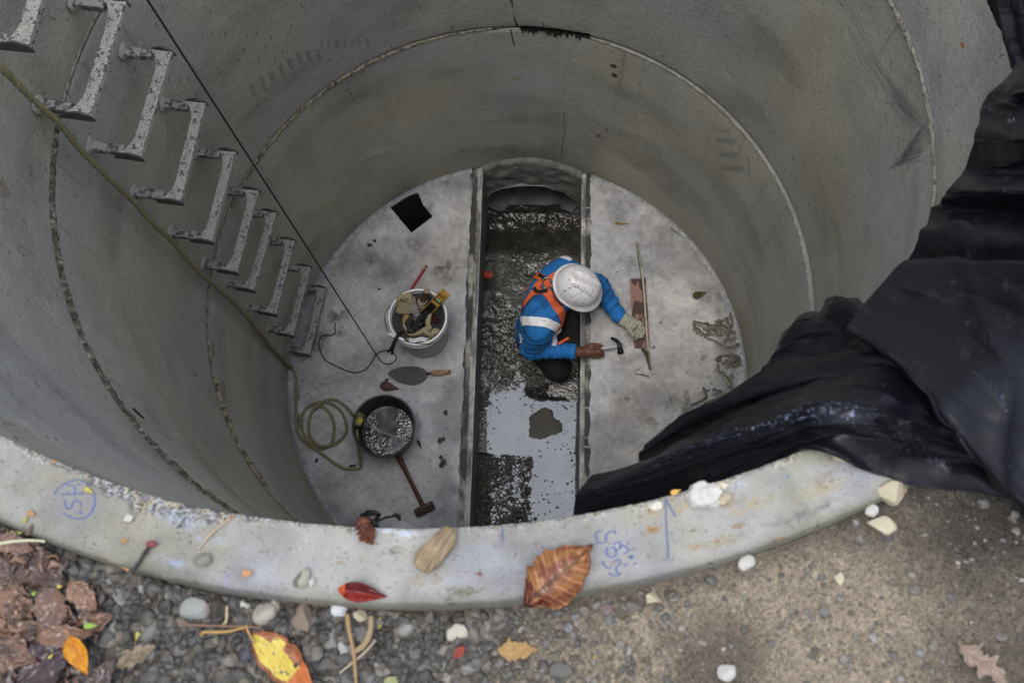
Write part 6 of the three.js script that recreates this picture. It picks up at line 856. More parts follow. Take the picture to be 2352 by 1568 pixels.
  const litter = [[70, 1300, 190, 90, -25, B3, B1, 'largest wet plum brown leaf of the litter below the rim end'], [20, 1380, 130, 80, -30, B2, B0, 'rust brown leaf at the left edge of the litter'], [60, 1455, 200, 60, 10, B0, B1, 'long brown leaf rolled through the middle of the litter'], [210, 1430, 100, 60, 20, B2, B1, 'ragged brown leaf at the right end of the litter'], [120, 1405, 110, 70, -70, B3, B0, 'purple brown leaf under the long rolled leaf'], [110, 1520, 150, 90, 40, [0.05, 0.025, 0.03], [0.03, 0.018, 0.02], 'dark maroon leaf left of the orange yellow leaf'], [25, 1500, 130, 70, -15, B0, B1, 'brown leaf in the lower left corner of the photo'], [190, 1370, 90, 50, -40, B0, B2, 'small brown leaf at the upper right of the litter'], [30, 1250, 100, 44, -16, B2, B3, 'brown leaf tucked against the rim at far left'], [150, 1460, 120, 46, 5, B2, B0, 'folded tan brown leaf above the orange yellow leaf'], [230, 1560, 100, 50, 60, [0.05, 0.03, 0.03], B1, 'dark wet leaf under the stalk of the orange yellow leaf']];
  litter.forEach(([px, py, l, w, a, c0, c1, lab], i) => leafAt(G(px, py) + 0.002 + 0.0015 * i, px, py, l, w, a, { name: 'litter_leaf', label: lab, c0, c1, curl: 0.05 * rnd(), fold: 0.5 * (rnd() - 0.35), tip: 0.8, seed: 100 + i * 3, ragged: 0.16, rough: 0.22, veins: 0.10, tilt: 0.1 * (rnd() - 0.5) }));
  const crumbs = [], qc = mulberry(303); for (let i = 0; i < 150; i++) { const px = 260 * qc() * (0.4 + 0.6 * qc()), py = 1240 + 330 * qc(), p = at(px, py, G(px, py) + 0.006 * qc()); if (Math.hypot(p.x, p.z) < ROUT + 0.01) continue; const a = qc() * 6.28, l = 0.006 + 0.016 * qc(), wdt = 0.003 + 0.006 * qc(), b = 0.3 + 0.9 * qc(), c = [[0.12, 0.06, 0.035], [0.05, 0.028, 0.02], [0.18, 0.10, 0.06], [0.09, 0.06, 0.05]][i % 4]; crumbs.push(grid(6, 3, (u, v) => { const x = (u - 0.5) * l, z = (v - 0.5) * wdt * (1.2 - Math.abs(u - 0.5) * 1.6) + 0.003 * Math.sin(u * 5 + i); return V(p.x + x * Math.cos(a) - z * Math.sin(a), p.y + 0.004 * n3(u * 3 + i, v * 3) + 0.003, p.z + x * Math.sin(a) + z * Math.cos(a)); }, null, () => c.map((x) => x * b))); } const lc = mesh('leaf_crumbs', mergeGeometries(crumbs), phys([1, 1, 1], 0.35, { vertexColors: true, side: THREE.DoubleSide })); tag(lc, null, null, null, 'stuff');
  const scrap = (label, y, px, py, l, w, a, c) => leafAt(y, px, py, l, w, a, { name: 'leaf_fleck', label, c0: c, c1: c.map((x) => x * 0.8), curl: 0.2, fold: 0.15, seed: px, ragged: 0.15 });
  const org = [0.36, 0.17, 0.04], yel = [0.42, 0.33, 0.05], grn = [0.22, 0.35, 0.03];
  scrap('yellow fleck lying on the end of the blue circled writing', yRim, 205, 1127, 24, 9, -25, yel); scrap('orange fleck on the rim under the white pebble', yRim, 287, 1241, 18, 8, 15, org); scrap('orange fleck at the broken edge left of the writing', yRim, 124, 1060, 14, 7, 0, org); scrap('tan leaf scrap on the rim at far left', yRim, 72, 1180, 20, 13, -20, [0.36, 0.2, 0.09]); scrap('lime fleck beside the tan scrap on the rim', yRim, 58, 1192, 16, 7, 60, yel); scrap('brown curl at the outer rim edge far left', yRim, 68, 1216, 26, 12, 70, [0.10, 0.06, 0.035]); scrap('tan scrap on the rim left of the pebble cluster', yRim, 570, 1316, 26, 18, 10, [0.42, 0.22, 0.10]); scrap('orange scrap at the broken rim edge above the dry stalk', yRim, 533, 1186, 10, 6, 10, org); scrap('ochre crumb on the inner rim edge near the blue arrow', yRim, 1553, 1129, 26, 12, 20, [0.6, 0.36, 0.06]); scrap('red brown crumb on the rim between husk and large leaf', yRim, 1101, 1317, 8, 14, 80, [0.25, 0.08, 0.07]);
  scrap('lime green leaf fleck on the brown litter', G(208, 1436) + 0.02, 209, 1437, 30, 11, 6, [0.22, 0.36, 0.04]); scrap('lime green fleck between the yellow leaf and the grey pebbles', G(608, 1474), 609, 1474, 28, 11, 0, [0.14, 0.3, 0.05]); scrap('green leaf at the rim foot far left', G(38, 1224) + 0.01, 38, 1225, 30, 13, 10, [0.28, 0.34, 0.08]); scrap('yellow fleck at far left above the grass blade', G(8, 1240) + 0.01, 9, 1240, 22, 9, 5, [0.5, 0.45, 0.08]); scrap('yellow green sliver in the gravel below the rim', G(316, 1455), 317, 1456, 10, 26, 0, [0.45, 0.45, 0.14]); scrap('yellow sliver right of the dry stalk', G(874, 1430), 875, 1430, 10, 24, 0, [0.5, 0.46, 0.05]); scrap('green yellow fleck on the maroon leaf', G(116, 1505) + 0.02, 117, 1506, 14, 6, 45, yel); scrap('yellow fleck in the litter above the ragged leaf', G(137, 1347) + 0.012, 137, 1347, 12, 9, 0, yel); scrap('lime fleck in the litter left of the yellow fleck', G(77, 1362) + 0.015, 78, 1362, 10, 8, 60, grn); scrap('yellow fleck below the large copper brown leaf', G(1364, 1508), 1366, 1508, 9, 5, 45, yel); scrap('orange flat fleck in the gravel near the litter', G(174, 1368), 175, 1368, 16, 13, 80, [0.5, 0.26, 0.1]); scrap('small orange fleck at the rim foot by the black twig', G(278, 1302), 278, 1302, 16, 6, -20, org);
  const stick = (name, label, pts, r, col, cat = 'twig', taper = (u) => 1 - 0.3 * u) => solo(name, label, cat, noisy(tube(pts.map(([x, y, h]) => at(x, y, h)), r, 40, 8, false, taper), r * 0.25, 120, r * 1000), std(col, 0.75));
  const gy = (x, y) => G(x, y) + 0.003;
  { const t = thing('dark_twig', 'thin black twig with a dull red tip leaning on the rim', 'twig', at(305, 1310, H)); const o = t.position.clone(); mesh('stem', local(tube([[303, 1313, H + 0.002], [322, 1285, H + 0.005], [334, 1265, H + 0.006], [347, 1250, H + 0.008]].map(([x, y, h]) => at(x, y, h)), 0.0022, 30, 7), o), std([0.022, 0.015, 0.014], 0.6), t); const b = new THREE.SphereGeometry(0.0052, 14, 10); b.scale(1.3, 0.7, 0.8); const p = at(347, 1249, H + 0.008).sub(o); b.translate(p.x, p.y, p.z); mesh('bud', noisy(b, 0.001, 200, 3), std([0.16, 0.035, 0.03], 0.6), t); const k = new THREE.SphereGeometry(0.0028, 10, 8), kp = at(334, 1268, H + 0.006).sub(o); k.translate(kp.x, kp.y, kp.z); mesh('node', k, std([0.02, 0.014, 0.013], 0.6), t); }
  stick('tan_twig', 'tan twig along the outer rim edge left of the black twig', [[232, 1281, H - 0.012], [265, 1292, H - 0.012], [297, 1309, H - 0.012]], 0.0035, [0.36, 0.20, 0.10]);
  stick('dry_stalk', 'straight brown stalk across the gravel behind the yellow leaf', [[410, gy2(410, 1434)], [500, gy2(500, 1437)], [600, gy2(600, 1440)]].map(([x, [y, h]]) => [x, y, h]), 0.0017, [0.16, 0.09, 0.06]); function gy2(x, y) { return [y, gy(x, y) + 0.012]; }
  stick('dry_stalk', 'bent ochre straw crossing the straight brown stalk', [[462, 1458, gy(462, 1458)], [466, 1452, gy(466, 1452) + 0.006], [520, 1450, gy(520, 1450) + 0.01], [562, 1440, gy(562, 1440) + 0.012]], 0.0022, [0.34, 0.21, 0.07]); stick('dry_stalk', 'short pale straw standing up from the ochre straw', [[510, 1438, gy(510, 1438) + 0.006], [519, 1425, gy(519, 1425) + 0.012], [521, 1392, gy(521, 1392) + 0.012]], 0.0021, [0.36, 0.29, 0.16]);
  stick('leaf_stalk', 'ochre leaf stalk leading to the tip of the yellow leaf', [[564, 1435, gy(564, 1435) + 0.014], [572, 1455, gy(572, 1455) + 0.012], [583, 1476, gy(583, 1476) + 0.012]], 0.0019, [0.30, 0.18, 0.07], 'stalk');
  stick('dry_stalk', 'long split tan stalk running down from the white flint', [[797, 1410, gy(797, 1410) + 0.012], [802, 1450, gy(802, 1450) + 0.012], [812, 1500, gy(812, 1500) + 0.01], [818, 1575, gy(818, 1575) + 0.006]], 0.0030, [0.26, 0.165, 0.075], 'twig', (u) => 1 - 0.35 * u); stick('dry_stalk', 'curved tan husk right of the long split stalk', [[852, 1415, gy(852, 1415) + 0.010], [850, 1450, gy(850, 1450) + 0.012], [836, 1480, gy(836, 1480) + 0.010], [808, 1500, gy(808, 1500) + 0.008]], 0.0038, [0.24, 0.18, 0.10], 'husk', (u) => 1.1 - 0.6 * Math.abs(u - 0.5)); stick('dry_stalk', 'thin grey stalk crossing below the curved tan husk', [[862, 1470, gy(862, 1470)], [835, 1500, gy(835, 1500) + 0.006], [780, 1545, gy(780, 1545)]], 0.0018, [0.34, 0.27, 0.2]);
  stick('grass_blade', 'pale grass blade with a yellow tip at the far left', [[-20, 1252, H + 0.006], [30, 1243, H + 0.01], [75, 1241, H + 0.008], [102, 1243, H + 0.004]], 0.0022, [0.44, 0.44, 0.29], 'grass'); stick('dry_stalk', 'fine tan stem on the rim running to the broken edge', [[455, 1260, H + 0.002], [485, 1225, H + 0.002], [528, 1189, H + 0.004]], 0.0013, [0.40, 0.29, 0.18]);
  stick('wall_twig', 'short dark twig caught in the mortar of the left joint', [[305, 938, 2.70], [320, 952, 2.70], [330, 961, 2.69]].map(([x, y]) => { const p = atR(x, y, R - 0.012); return [x, y, p.y]; }), 0.0035, [0.03, 0.025, 0.02]);
}
// ---------------------------------------------------------------- the worker crouching in the channel
// surface nets: turns a distance function into one smooth closed mesh
function netMesh(f, lo, hi, cell) {
  const nx = Math.ceil((hi.x - lo.x) / cell) + 1, ny = Math.ceil((hi.y - lo.y) / cell) + 1, nz = Math.ceil((hi.z - lo.z) / cell) + 1, F = new Float32Array(nx * ny * nz), id = (i, j, k) => (k * ny + j) * nx + i;
  for (let k = 0; k < nz; k++) for (let j = 0; j < ny; j++) for (let i = 0; i < nx; i++) F[id(i, j, k)] = f(lo.x + i * cell, lo.y + j * cell, lo.z + k * cell);
  const vid = new Int32Array(nx * ny * nz).fill(-1), P = [], I = [];
  const E = [[0, 1], [2, 3], [4, 5], [6, 7], [0, 2], [1, 3], [4, 6], [5, 7], [0, 4], [1, 5], [2, 6], [3, 7]];
  for (let k = 0; k < nz - 1; k++) for (let j = 0; j < ny - 1; j++) for (let i = 0; i < nx - 1; i++) {
    const v = []; for (let c = 0; c < 8; c++) v.push(F[id(i + (c & 1), j + (c >> 1 & 1), k + (c >> 2))]); let neg = 0; for (const x of v) if (x < 0) neg++; if (!neg || neg === 8) continue;
    let x = 0, y = 0, z = 0, n = 0; for (const [a, b] of E) if ((v[a] < 0) !== (v[b] < 0)) { const t = v[a] / (v[a] - v[b]); x += (a & 1) + t * ((b & 1) - (a & 1)); y += (a >> 1 & 1) + t * ((b >> 1 & 1) - (a >> 1 & 1)); z += (a >> 2) + t * ((b >> 2) - (a >> 2)); n++; }
    vid[id(i, j, k)] = P.length / 3; P.push(lo.x + (i + x / n) * cell, lo.y + (j + y / n) * cell, lo.z + (k + z / n) * cell);
  }
  const q = (a, b, c, d, flip) => { if (a < 0 || b < 0 || c < 0 || d < 0) return; if (flip) I.push(a, c, b, a, d, c); else I.push(a, b, c, a, c, d); };
  for (let k = 1; k < nz - 1; k++) for (let j = 1; j < ny - 1; j++) for (let i = 1; i < nx - 1; i++) {
    const s = F[id(i, j, k)] < 0;
    if (s !== F[id(i + 1, j, k)] < 0) q(vid[id(i, j - 1, k - 1)], vid[id(i, j, k - 1)], vid[id(i, j, k)], vid[id(i, j - 1, k)], !s);
    if (s !== F[id(i, j + 1, k)] < 0) q(vid[id(i - 1, j, k - 1)], vid[id(i - 1, j, k)], vid[id(i, j, k)], vid[id(i, j, k - 1)], !s);
    if (s !== F[id(i, j, k + 1)] < 0) q(vid[id(i - 1, j - 1, k)], vid[id(i, j - 1, k)], vid[id(i, j, k)], vid[id(i - 1, j, k)], !s);
  }
  const g = new THREE.BufferGeometry(); g.setAttribute('position', new THREE.Float32BufferAttribute(P, 3)); g.setIndex(I);
  const N = new Float32Array(P.length), e = cell * 0.6; for (let i = 0; i < P.length; i += 3) { const [x, y, z] = [P[i], P[i + 1], P[i + 2]]; let a = f(x + e, y, z) - f(x - e, y, z), b = f(x, y + e, z) - f(x, y - e, z), c = f(x, y, z + e) - f(x, y, z - e); const l = Math.hypot(a, b, c) || 1; N[i] = a / l; N[i + 1] = b / l; N[i + 2] = c / l; }
  g.setAttribute('normal', new THREE.BufferAttribute(N, 3)); return g;
}
const cap = (a, b, ra, rb) => { const dx = b.x - a.x, dy = b.y - a.y, dz = b.z - a.z, L = dx * dx + dy * dy + dz * dz || 1e-9; return (x, y, z) => { let t = ((x - a.x) * dx + (y - a.y) * dy + (z - a.z) * dz) / L; t = t < 0 ? 0 : t > 1 ? 1 : t; const X = x - a.x - dx * t, Y = y - a.y - dy * t, Z = z - a.z - dz * t; return Math.sqrt(X * X + Y * Y + Z * Z) - (ra + (rb - ra) * t); }; };
const ell = (c, rx, ry, rz, q) => { const qi = q ? q.clone().invert() : null, v = V(0, 0, 0), m = Math.min(rx, ry, rz); return (x, y, z) => { v.set(x - c.x, y - c.y, z - c.z); if (qi) v.applyQuaternion(qi); const k = Math.hypot(v.x / rx, v.y / ry, v.z / rz), k2 = Math.hypot(v.x / rx / rx, v.y / ry / ry, v.z / rz / rz); return k2 < 1e-9 ? -m : k * (k - 1) / k2; }; };
const smin = (a, b, k) => { const h = Math.max(k - Math.abs(a - b), 0) / k; return Math.min(a, b) - h * h * k * 0.25; };
const join = (fs, k) => (x, y, z) => { let d = fs[0](x, y, z); for (let i = 1; i < fs.length; i++) d = smin(d, fs[i](x, y, z), k); return d; };
{
  const Rs = at(1240, 760, 0.235), Ls = at(1297, 618, 0.235), Re = at(1221, 800, 0.03), Rw = at(1331, 808, 0.07), Le = at(1374, 656, 0.13), Lw = at(1424, 729, 0.07);
  const mid = Rs.clone().lerp(Ls, 0.5), A = Ls.clone().sub(Rs).normalize(), pel = V(0.125, -0.16, mid.z + 0.01), nb = mid.clone().add(V(0.045, 0.065, 0.0)), hc = at(1326, 660, 0.365);
  const side = (p, s) => p.clone().addScaledVector(A, s);
  const Rh = V(0.11, -0.20, pel.z + 0.10), Lh = V(0.11, -0.20, pel.z - 0.10), Rk = V(0.225, -0.29, -0.115), Lk = V(0.235, -0.26, -0.58), Rf = V(0.15, -0.41, -0.22), Lf = V(0.17, -0.41, -0.48);
  const fwd = V(0.93, 0, 0.36).normalize(), tilt = 0.42, F = fwd.clone().multiplyScalar(Math.cos(tilt)).add(V(0, -Math.sin(tilt), 0)), U = V(0, Math.cos(tilt), 0).add(fwd.clone().multiplyScalar(Math.sin(tilt))), S = F.clone().cross(U).normalize(); const hq = new THREE.Quaternion().setFromRotationMatrix(new THREE.Matrix4().makeBasis(F, U, S));
  const HL = (f, u, s) => hc.clone().addScaledVector(F, f).addScaledVector(U, u).addScaledVector(S, s);
  const t = thing('person', 'worker in blue shirt, orange harness and white hard hat crouching in the channel', 'person', V(pel.x, DEEP, pel.z)); const o = t.position.clone();
  // --- body: skin, one continuous surface
  const hx = at(1415, 794, 0.058).sub(at(1352, 803, 0.058)).normalize(), hO = at(1352, 804, 0.058), hz = V(0, 1, 0).cross(hx).normalize().negate(); // along the hammer handle; hz towards the near side
  if (hz.z < 0) hz.negate(); const HP = (s, y, z) => hO.clone().addScaledVector(hx, s).add(V(0, y, 0)).addScaledVector(hz, z);
  const rHand = [cap(Rw, HP(0.012, 0.008, 0.012), 0.026, 0.027), cap(HP(0.0, 0.010, 0.016), HP(0.055, 0.010, 0.020), 0.024, 0.020), cap(HP(-0.02, 0.012, 0.0), HP(0.02, 0.018, -0.006), 0.022, 0.017)];
  [0.006, 0.027, 0.048, 0.068].forEach((s, i) => { const r = [0.0092, 0.0102, 0.0105, 0.0100][i], z = [0.034, 0.038, 0.039, 0.036][i]; const p = [HP(s, 0.012, z - 0.012), HP(s + 0.004, -0.010, z), HP(s + 0.004, -0.028, z * 0.3), HP(s + 0.002, -0.020, -0.018), HP(s, -0.002, -0.020)]; for (let k = 0; k < 4; k++) rHand.push(cap(p[k], p[k + 1], r * (1 - 0.05 * k), r * (0.95 - 0.05 * k))); });
  { const p = [HP(-0.012, 0.016, -0.010), HP(0.020, 0.024, -0.020), HP(0.046, 0.022, -0.016), HP(0.070, 0.020, -0.008)]; for (let k = 0; k < 3; k++) rHand.push(cap(p[k], p[k + 1], 0.0125 - 0.0012 * k, 0.0115 - 0.0012 * k)); }
  const lp = (x, y, h) => at(x, y, h); const lHand = [cap(Lw, lp(1448, 743, 0.055), 0.026, 0.030)], glove = [cap(lp(1422, 725, 0.07), lp(1436, 736, 0.066), 0.040, 0.037), cap(lp(1436, 736, 0.066), lp(1452, 744, 0.06), 0.037, 0.038)];
  const fpath = [[[1452, 736, 0.078], [1470, 742, 0.076], [1478, 757, 0.056], [1475, 771, 0.034]], [[1455, 742, 0.070], [1471, 752, 0.060], [1476, 764, 0.040], [1468, 774, 0.024]], [[1452, 748, 0.058], [1466, 760, 0.044], [1468, 771, 0.028], [1460, 776, 0.020]], [[1446, 752, 0.048], [1458, 766, 0.036], [1460, 775, 0.024], [1452, 776, 0.018]], [[1438, 746, 0.082], [1446, 758, 0.084], [1454, 768, 0.066], [1466, 773, 0.046]]];
  fpath.forEach((p, i) => { const q = p.map((a) => lp(...a)), r = [0.0098, 0.0100, 0.0095, 0.0085, 0.0105][i]; for (let k = 0; k < 3; k++) { lHand.push(cap(q[k], q[k + 1], r * 0.86, r * 0.8)); glove.push(cap(q[k], q[k + 1], r * 1.28 - 0.0006 * k, r * 1.22 - 0.0006 * k)); } });
  const torso = [cap(side(pel, -0.075), side(mid, -0.085).add(V(-0.01, -0.04, 0)), 0.092, 0.096), cap(side(pel, 0.075), side(mid, 0.085).add(V(-0.01, -0.04, 0)), 0.092, 0.096), cap(side(mid, -0.12).add(V(-0.025, 0, 0)), side(mid, 0.12).add(V(-0.025, 0, 0)), 0.074, 0.074), cap(pel, mid.clone().add(V(-0.025, -0.03, -0.012)), 0.098, 0.094)];
  const bodyParts = [...torso, cap(nb, hc.clone().add(V(-0.015, -0.03, 0)), 0.056, 0.054), cap(Rs, Re, 0.052, 0.040), cap(Re, Rw, 0.041, 0.027), cap(Ls, Le, 0.052, 0.040), cap(Le, Lw, 0.041, 0.027), cap(Rh, Rk, 0.078, 0.055), cap(Lh, Lk, 0.078, 0.055), cap(Rk, Rf, 0.054, 0.036), cap(Lk, Lf, 0.054, 0.036)];
  const headParts = [ell(HL(0, 0, 0), 0.098, 0.112, 0.078, hq), ell(HL(0.035, -0.055, 0), 0.058, 0.062, 0.056, hq), cap(HL(0.098, -0.010, 0), HL(0.112, -0.040, 0), 0.009, 0.014), ell(HL(-0.005, -0.025, 0.080), 0.024, 0.034, 0.010, hq), ell(HL(-0.005, -0.025, -0.080), 0.024, 0.034, 0.010, hq), cap(HL(0.095, -0.068, -0.018), HL(0.095, -0.068, 0.018), 0.010, 0.010)];
  const bodyF = join(bodyParts, 0.045), headF = join(headParts, 0.02), rF = join(rHand, 0.006), lF = join(lHand, 0.006);
  const skinGeo = mergeGeometries([netMesh((x, y, z) => { let d = bodyF(x, y, z); d = smin(d, headF(x, y, z), 0.03); d = smin(d, rHand[0](x, y, z), 0.02); return smin(d, lHand[0](x, y, z), 0.02); }, V(-0.24, -0.48, -0.80), V(0.72, 0.52, 0.14), 0.011), netMesh(headF, hc.clone().subScalar(0.16), hc.clone().addScalar(0.16), 0.0045), netMesh(rF, HP(0.02, 0, 0).subScalar(0.10), HP(0.02, 0, 0).addScalar(0.10), 0.003), netMesh(lF, lp(1455, 750, 0.05).subScalar(0.11), lp(1455, 750, 0.05).addScalar(0.11), 0.0035)]);
  tint(skinGeo, (x, y, z) => { const f = 0.82 + 0.36 * fbm(x * 60, y * 60, z * 60, 3); return [0.135 * f, 0.058 * f, 0.036 * f]; }); const body = mesh('body', local(skinGeo, o), phys([1, 1, 1], 0.5, { vertexColors: true, specularIntensity: 0.6 }), t);
  const eyeW = std([0.6, 0.58, 0.55], 0.3), eyeD = std([0.02, 0.012, 0.01], 0.2);
  for (const s of [-1, 1]) { const e = new THREE.SphereGeometry(0.0125, 16, 12), p = HL(0.083, -0.005, s * 0.031).sub(o); e.translate(p.x, p.y, p.z); const m = mesh('eye', e, eyeW, t); const i2 = new THREE.SphereGeometry(0.006, 12, 8), p2 = HL(0.0925, -0.006, s * 0.031).sub(o); i2.translate(p2.x, p2.y, p2.z); mesh('iris', i2, eyeD, m); }
  mesh('hair', local(netMesh((x, y, z) => Math.max(ell(HL(-0.004, 0.006, 0), 0.101, 0.113, 0.082, hq)(x, y, z), (() => { const v = V(x, y, z).sub(hc); return v.dot(F) * 0.9 - v.dot(U) * 0.6 - 0.012; })()), hc.clone().subScalar(0.15), hc.clone().addScalar(0.15), 0.006), o), std([0.012, 0.010, 0.009], 0.8), t);
  // --- shirt
  const along = (a, b, x, y, z) => { const d = b.clone().sub(a); return ((x - a.x) * d.x + (y - a.y) * d.y + (z - a.z) * d.z) / d.lengthSq(); };
  const sT = [cap(side(pel, -0.078), side(mid, -0.085).add(V(-0.015, -0.04, 0)), 0.106, 0.108), cap(side(pel, 0.078), side(mid, 0.085).add(V(-0.015, -0.04, 0)), 0.106, 0.108), cap(side(mid, -0.12).add(V(-0.025, 0, 0)), side(mid, 0.12).add(V(-0.015, 0, 0)), 0.080, 0.080), cap(pel.clone().add(V(-0.01, 0, 0)), mid.clone().add(V(-0.035, -0.03, -0.012)), 0.112, 0.104), cap(mid, nb.clone().add(V(-0.012, -0.01, 0)), 0.09, 0.062)];
  const Rw2 = Re.clone().lerp(Rw, 0.93), Lw2 = Le.clone().lerp(Lw, 0.94), uR = cap(Rs, Re, 0.067, 0.056), fR = cap(Re, Rw2, 0.057, 0.041), uL = cap(Ls, Le, 0.067, 0.055), fL = cap(Le, Lw2, 0.057, 0.043), neckCut = ell(nb.clone().add(V(0.035, 0.050, 0.0)), 0.085, 0.075, 0.075);
  const shirtF = (x, y, z) => {
    let d = sT[0](x, y, z); for (let i = 1; i < 5; i++) d = smin(d, sT[i](x, y, z), 0.05);
    const near = d < 0.16; if (near) d += 0.006 * (fbm(x * 13 + y * 5, y * 11, z * 13, 2) - 0.5) + 0.016 * (Math.pow(Math.abs(2 * n3(x * 9 + z * 14, y * 18 - z * 5, 3) - 1), 0.7) - 0.5);
    let a = uR(x, y, z); if (a < 0.08) { const s = along(Rs, Re, x, y, z); a += 0.014 * (Math.pow(Math.abs(2 * n3(s * 3 + x * 12, y * 15, z * 15) - 1), 0.7) - 0.5) + 0.005 * sstep(0.62, 1, s) * Math.sin(s * 44 + x * 26); }
    let b = fR(x, y, z); if (b < 0.08) { const s = along(Re, Rw2, x, y, z), w = Math.pow(Math.abs(Math.sin(s * 21 + 3.2 * fbm(x * 16, y * 16, z * 16, 3) + z * 34)), 0.6) * 1.6 - 1; b += (s < 0.82 ? 0.0078 * w * (1 - s * 0.5) + 0.005 * (n3(x * 24, y * 24, z * 30) - 0.5) : s < 0.86 ? 0.003 : -0.001); }
    let c = uL(x, y, z); if (c < 0.08) { const s = along(Ls, Le, x, y, z); c += 0.006 * (n3(s * 5 + x * 12, y * 22, z * 22) - 0.5); }
    let e = fL(x, y, z); if (e < 0.08) { const s = along(Le, Lw2, x, y, z), w = Math.pow(Math.abs(Math.sin(s * 17 + 3.2 * fbm(x * 16, y * 16, z * 16, 3) - z * 24)), 0.6) * 1.6 - 1; e += (s < 0.85 ? 0.0080 * w + 0.006 * (n3(x * 24, y * 24, z * 30) - 0.5) : -0.001); }
    const arm1 = smin(a, b, 0.03), arm2 = smin(c, e, 0.03); d = smin(smin(d, arm1, 0.05), arm2, 0.05);
    d = Math.max(d, -along(Rw2, Rw, x, y, z) < 0 && b < 0.02 && along(Re, Rw2, x, y, z) > 1.0 ? (along(Re, Rw2, x, y, z) - 1) * 0.3 : -1);
    return Math.max(d, -neckCut(x, y, z));
  };
  const shirt = netMesh(shirtF, V(-0.24, -0.30, -0.76), V(0.70, 0.46, 0.10), 0.0055);
  tint(shirt, (x, y, z) => { const f = (0.78 + 0.44 * fbm(x * 22, y * 22, z * 22, 3)) * (0.84 + 0.32 * n3(x * 170, y * 170, z * 170)), sp = n3(x * 210, y * 210, z * 210) > 0.86 ? 0.45 : 1, wet = sstep(0.52, 0.66, fbm(x * 9 + 3, y * 9, z * 9, 3)), w = mixn(1, 0.62, wet); const dirt = 0.5 * sstep(0.62, 0.72, fbm(x * 14, y * 14 + 9, z * 14, 3)); return [mixn(0.012, 0.03, dirt) * f * w, mixn(0.168, 0.12, dirt) * f * w * sp, mixn(0.50, 0.24, dirt) * f * w * sp]; });
  mesh('shirt', local(shirt, o), std([1, 1, 1], 0.85, { vertexColors: true }), t);
  // --- trousers and boots
  const trF = join([cap(side(pel, -0.07).add(V(0, -0.02, 0)), side(pel, 0.07).add(V(0, -0.02, 0)), 0.112, 0.112), cap(Rh, Rk, 0.092, 0.074), cap(Lh, Lk, 0.092, 0.074), cap(Rk, Rf, 0.070, 0.058), cap(Lk, Lf, 0.070, 0.058)], 0.05);
  mesh('trousers', local(netMesh((x, y, z) => Math.max(trF(x, y, z) + 0.008 * (fbm(x * 18, y * 18, z * 18, 2) - 0.5), y + 0.10), V(-0.2, -0.50, -0.80), V(0.36, -0.02, 0.14), 0.009), o), std([0.014, 0.014, 0.017], 0.8), t);
  for (const [f, k] of [[Rf, Rk], [Lf, Lk]]) { const d = V(k.x - f.x, 0, k.z - f.z).normalize(); mesh('boot', local(netMesh(join([cap(f.clone().addScaledVector(d, -0.05).setY(DEEP + 0.045), f.clone().addScaledVector(d, 0.14).setY(DEEP + 0.04), 0.048, 0.040), cap(f.clone().setY(DEEP + 0.05), f.clone().setY(DEEP + 0.12), 0.05, 0.055)], 0.03), f.clone().add(V(-0.22, -0.10, -0.22)), f.clone().add(V(0.24, 0.2, 0.24)), 0.008), o), std([0.015, 0.015, 0.016], 0.4), t); }
  // --- glove
  const gF = join(glove, 0.007); const gg = netMesh((x, y, z) => gF(x, y, z) + 0.004 * (fbm(x * 55, y * 55, z * 55, 2) - 0.5) + 0.002 * Math.sin(x * 260 + z * 180), lp(1450, 748, 0.06).subScalar(0.13), lp(1450, 748, 0.06).addScalar(0.13), 0.0032); tint(gg, (x, y, z) => { const f = 0.7 + 0.5 * fbm(x * 45, y * 45, z * 45, 3); return [0.40 * f, 0.40 * f, 0.33 * f]; }); const gm = mesh('glove', local(gg, o), std([1, 1, 1], 0.9, { vertexColors: true }), t);
  { const c = lp(1421, 724, 0.07), d = Lw.clone().sub(Le).normalize(), g = new THREE.TorusGeometry(0.041, 0.0035, 8, 30); g.applyQuaternion(new THREE.Quaternion().setFromUnitVectors(V(0, 0, 1), d)); g.translate(c.x - o.x, c.y - o.y, c.z - o.z); mesh('cuff_edge', g, std([0.50, 0.38, 0.05], 0.8), gm); }
  // --- ribbons that lie on the shirt
  const hitShirt = (px, py) => { const d = ray(px, py).normalize(); let s = 3.5; for (let i = 0; i < 200; i++) { const x = CP.x + d.x * s, y = CP.y + d.y * s, z = CP.z + d.z * s, f = shirtF(x, y, z); if (f < 0.0008) break; s += Math.max(0.0012, f * 0.6); if (s > 6.5) return null; } return d.multiplyScalar(s).add(CP); };
  const nrm = (p) => { const e = 0.012; return V(shirtF(p.x + e, p.y, p.z) - shirtF(p.x - e, p.y, p.z), shirtF(p.x, p.y + e, p.z) - shirtF(p.x, p.y - e, p.z), shirtF(p.x, p.y, p.z + e) - shirtF(p.x, p.y, p.z - e)).normalize(); };
  const onto = (p) => { for (let i = 0; i < 14; i++) { const f = shirtF(p.x, p.y, p.z); p.addScaledVector(nrm(p), -f * 0.7); } return p; };
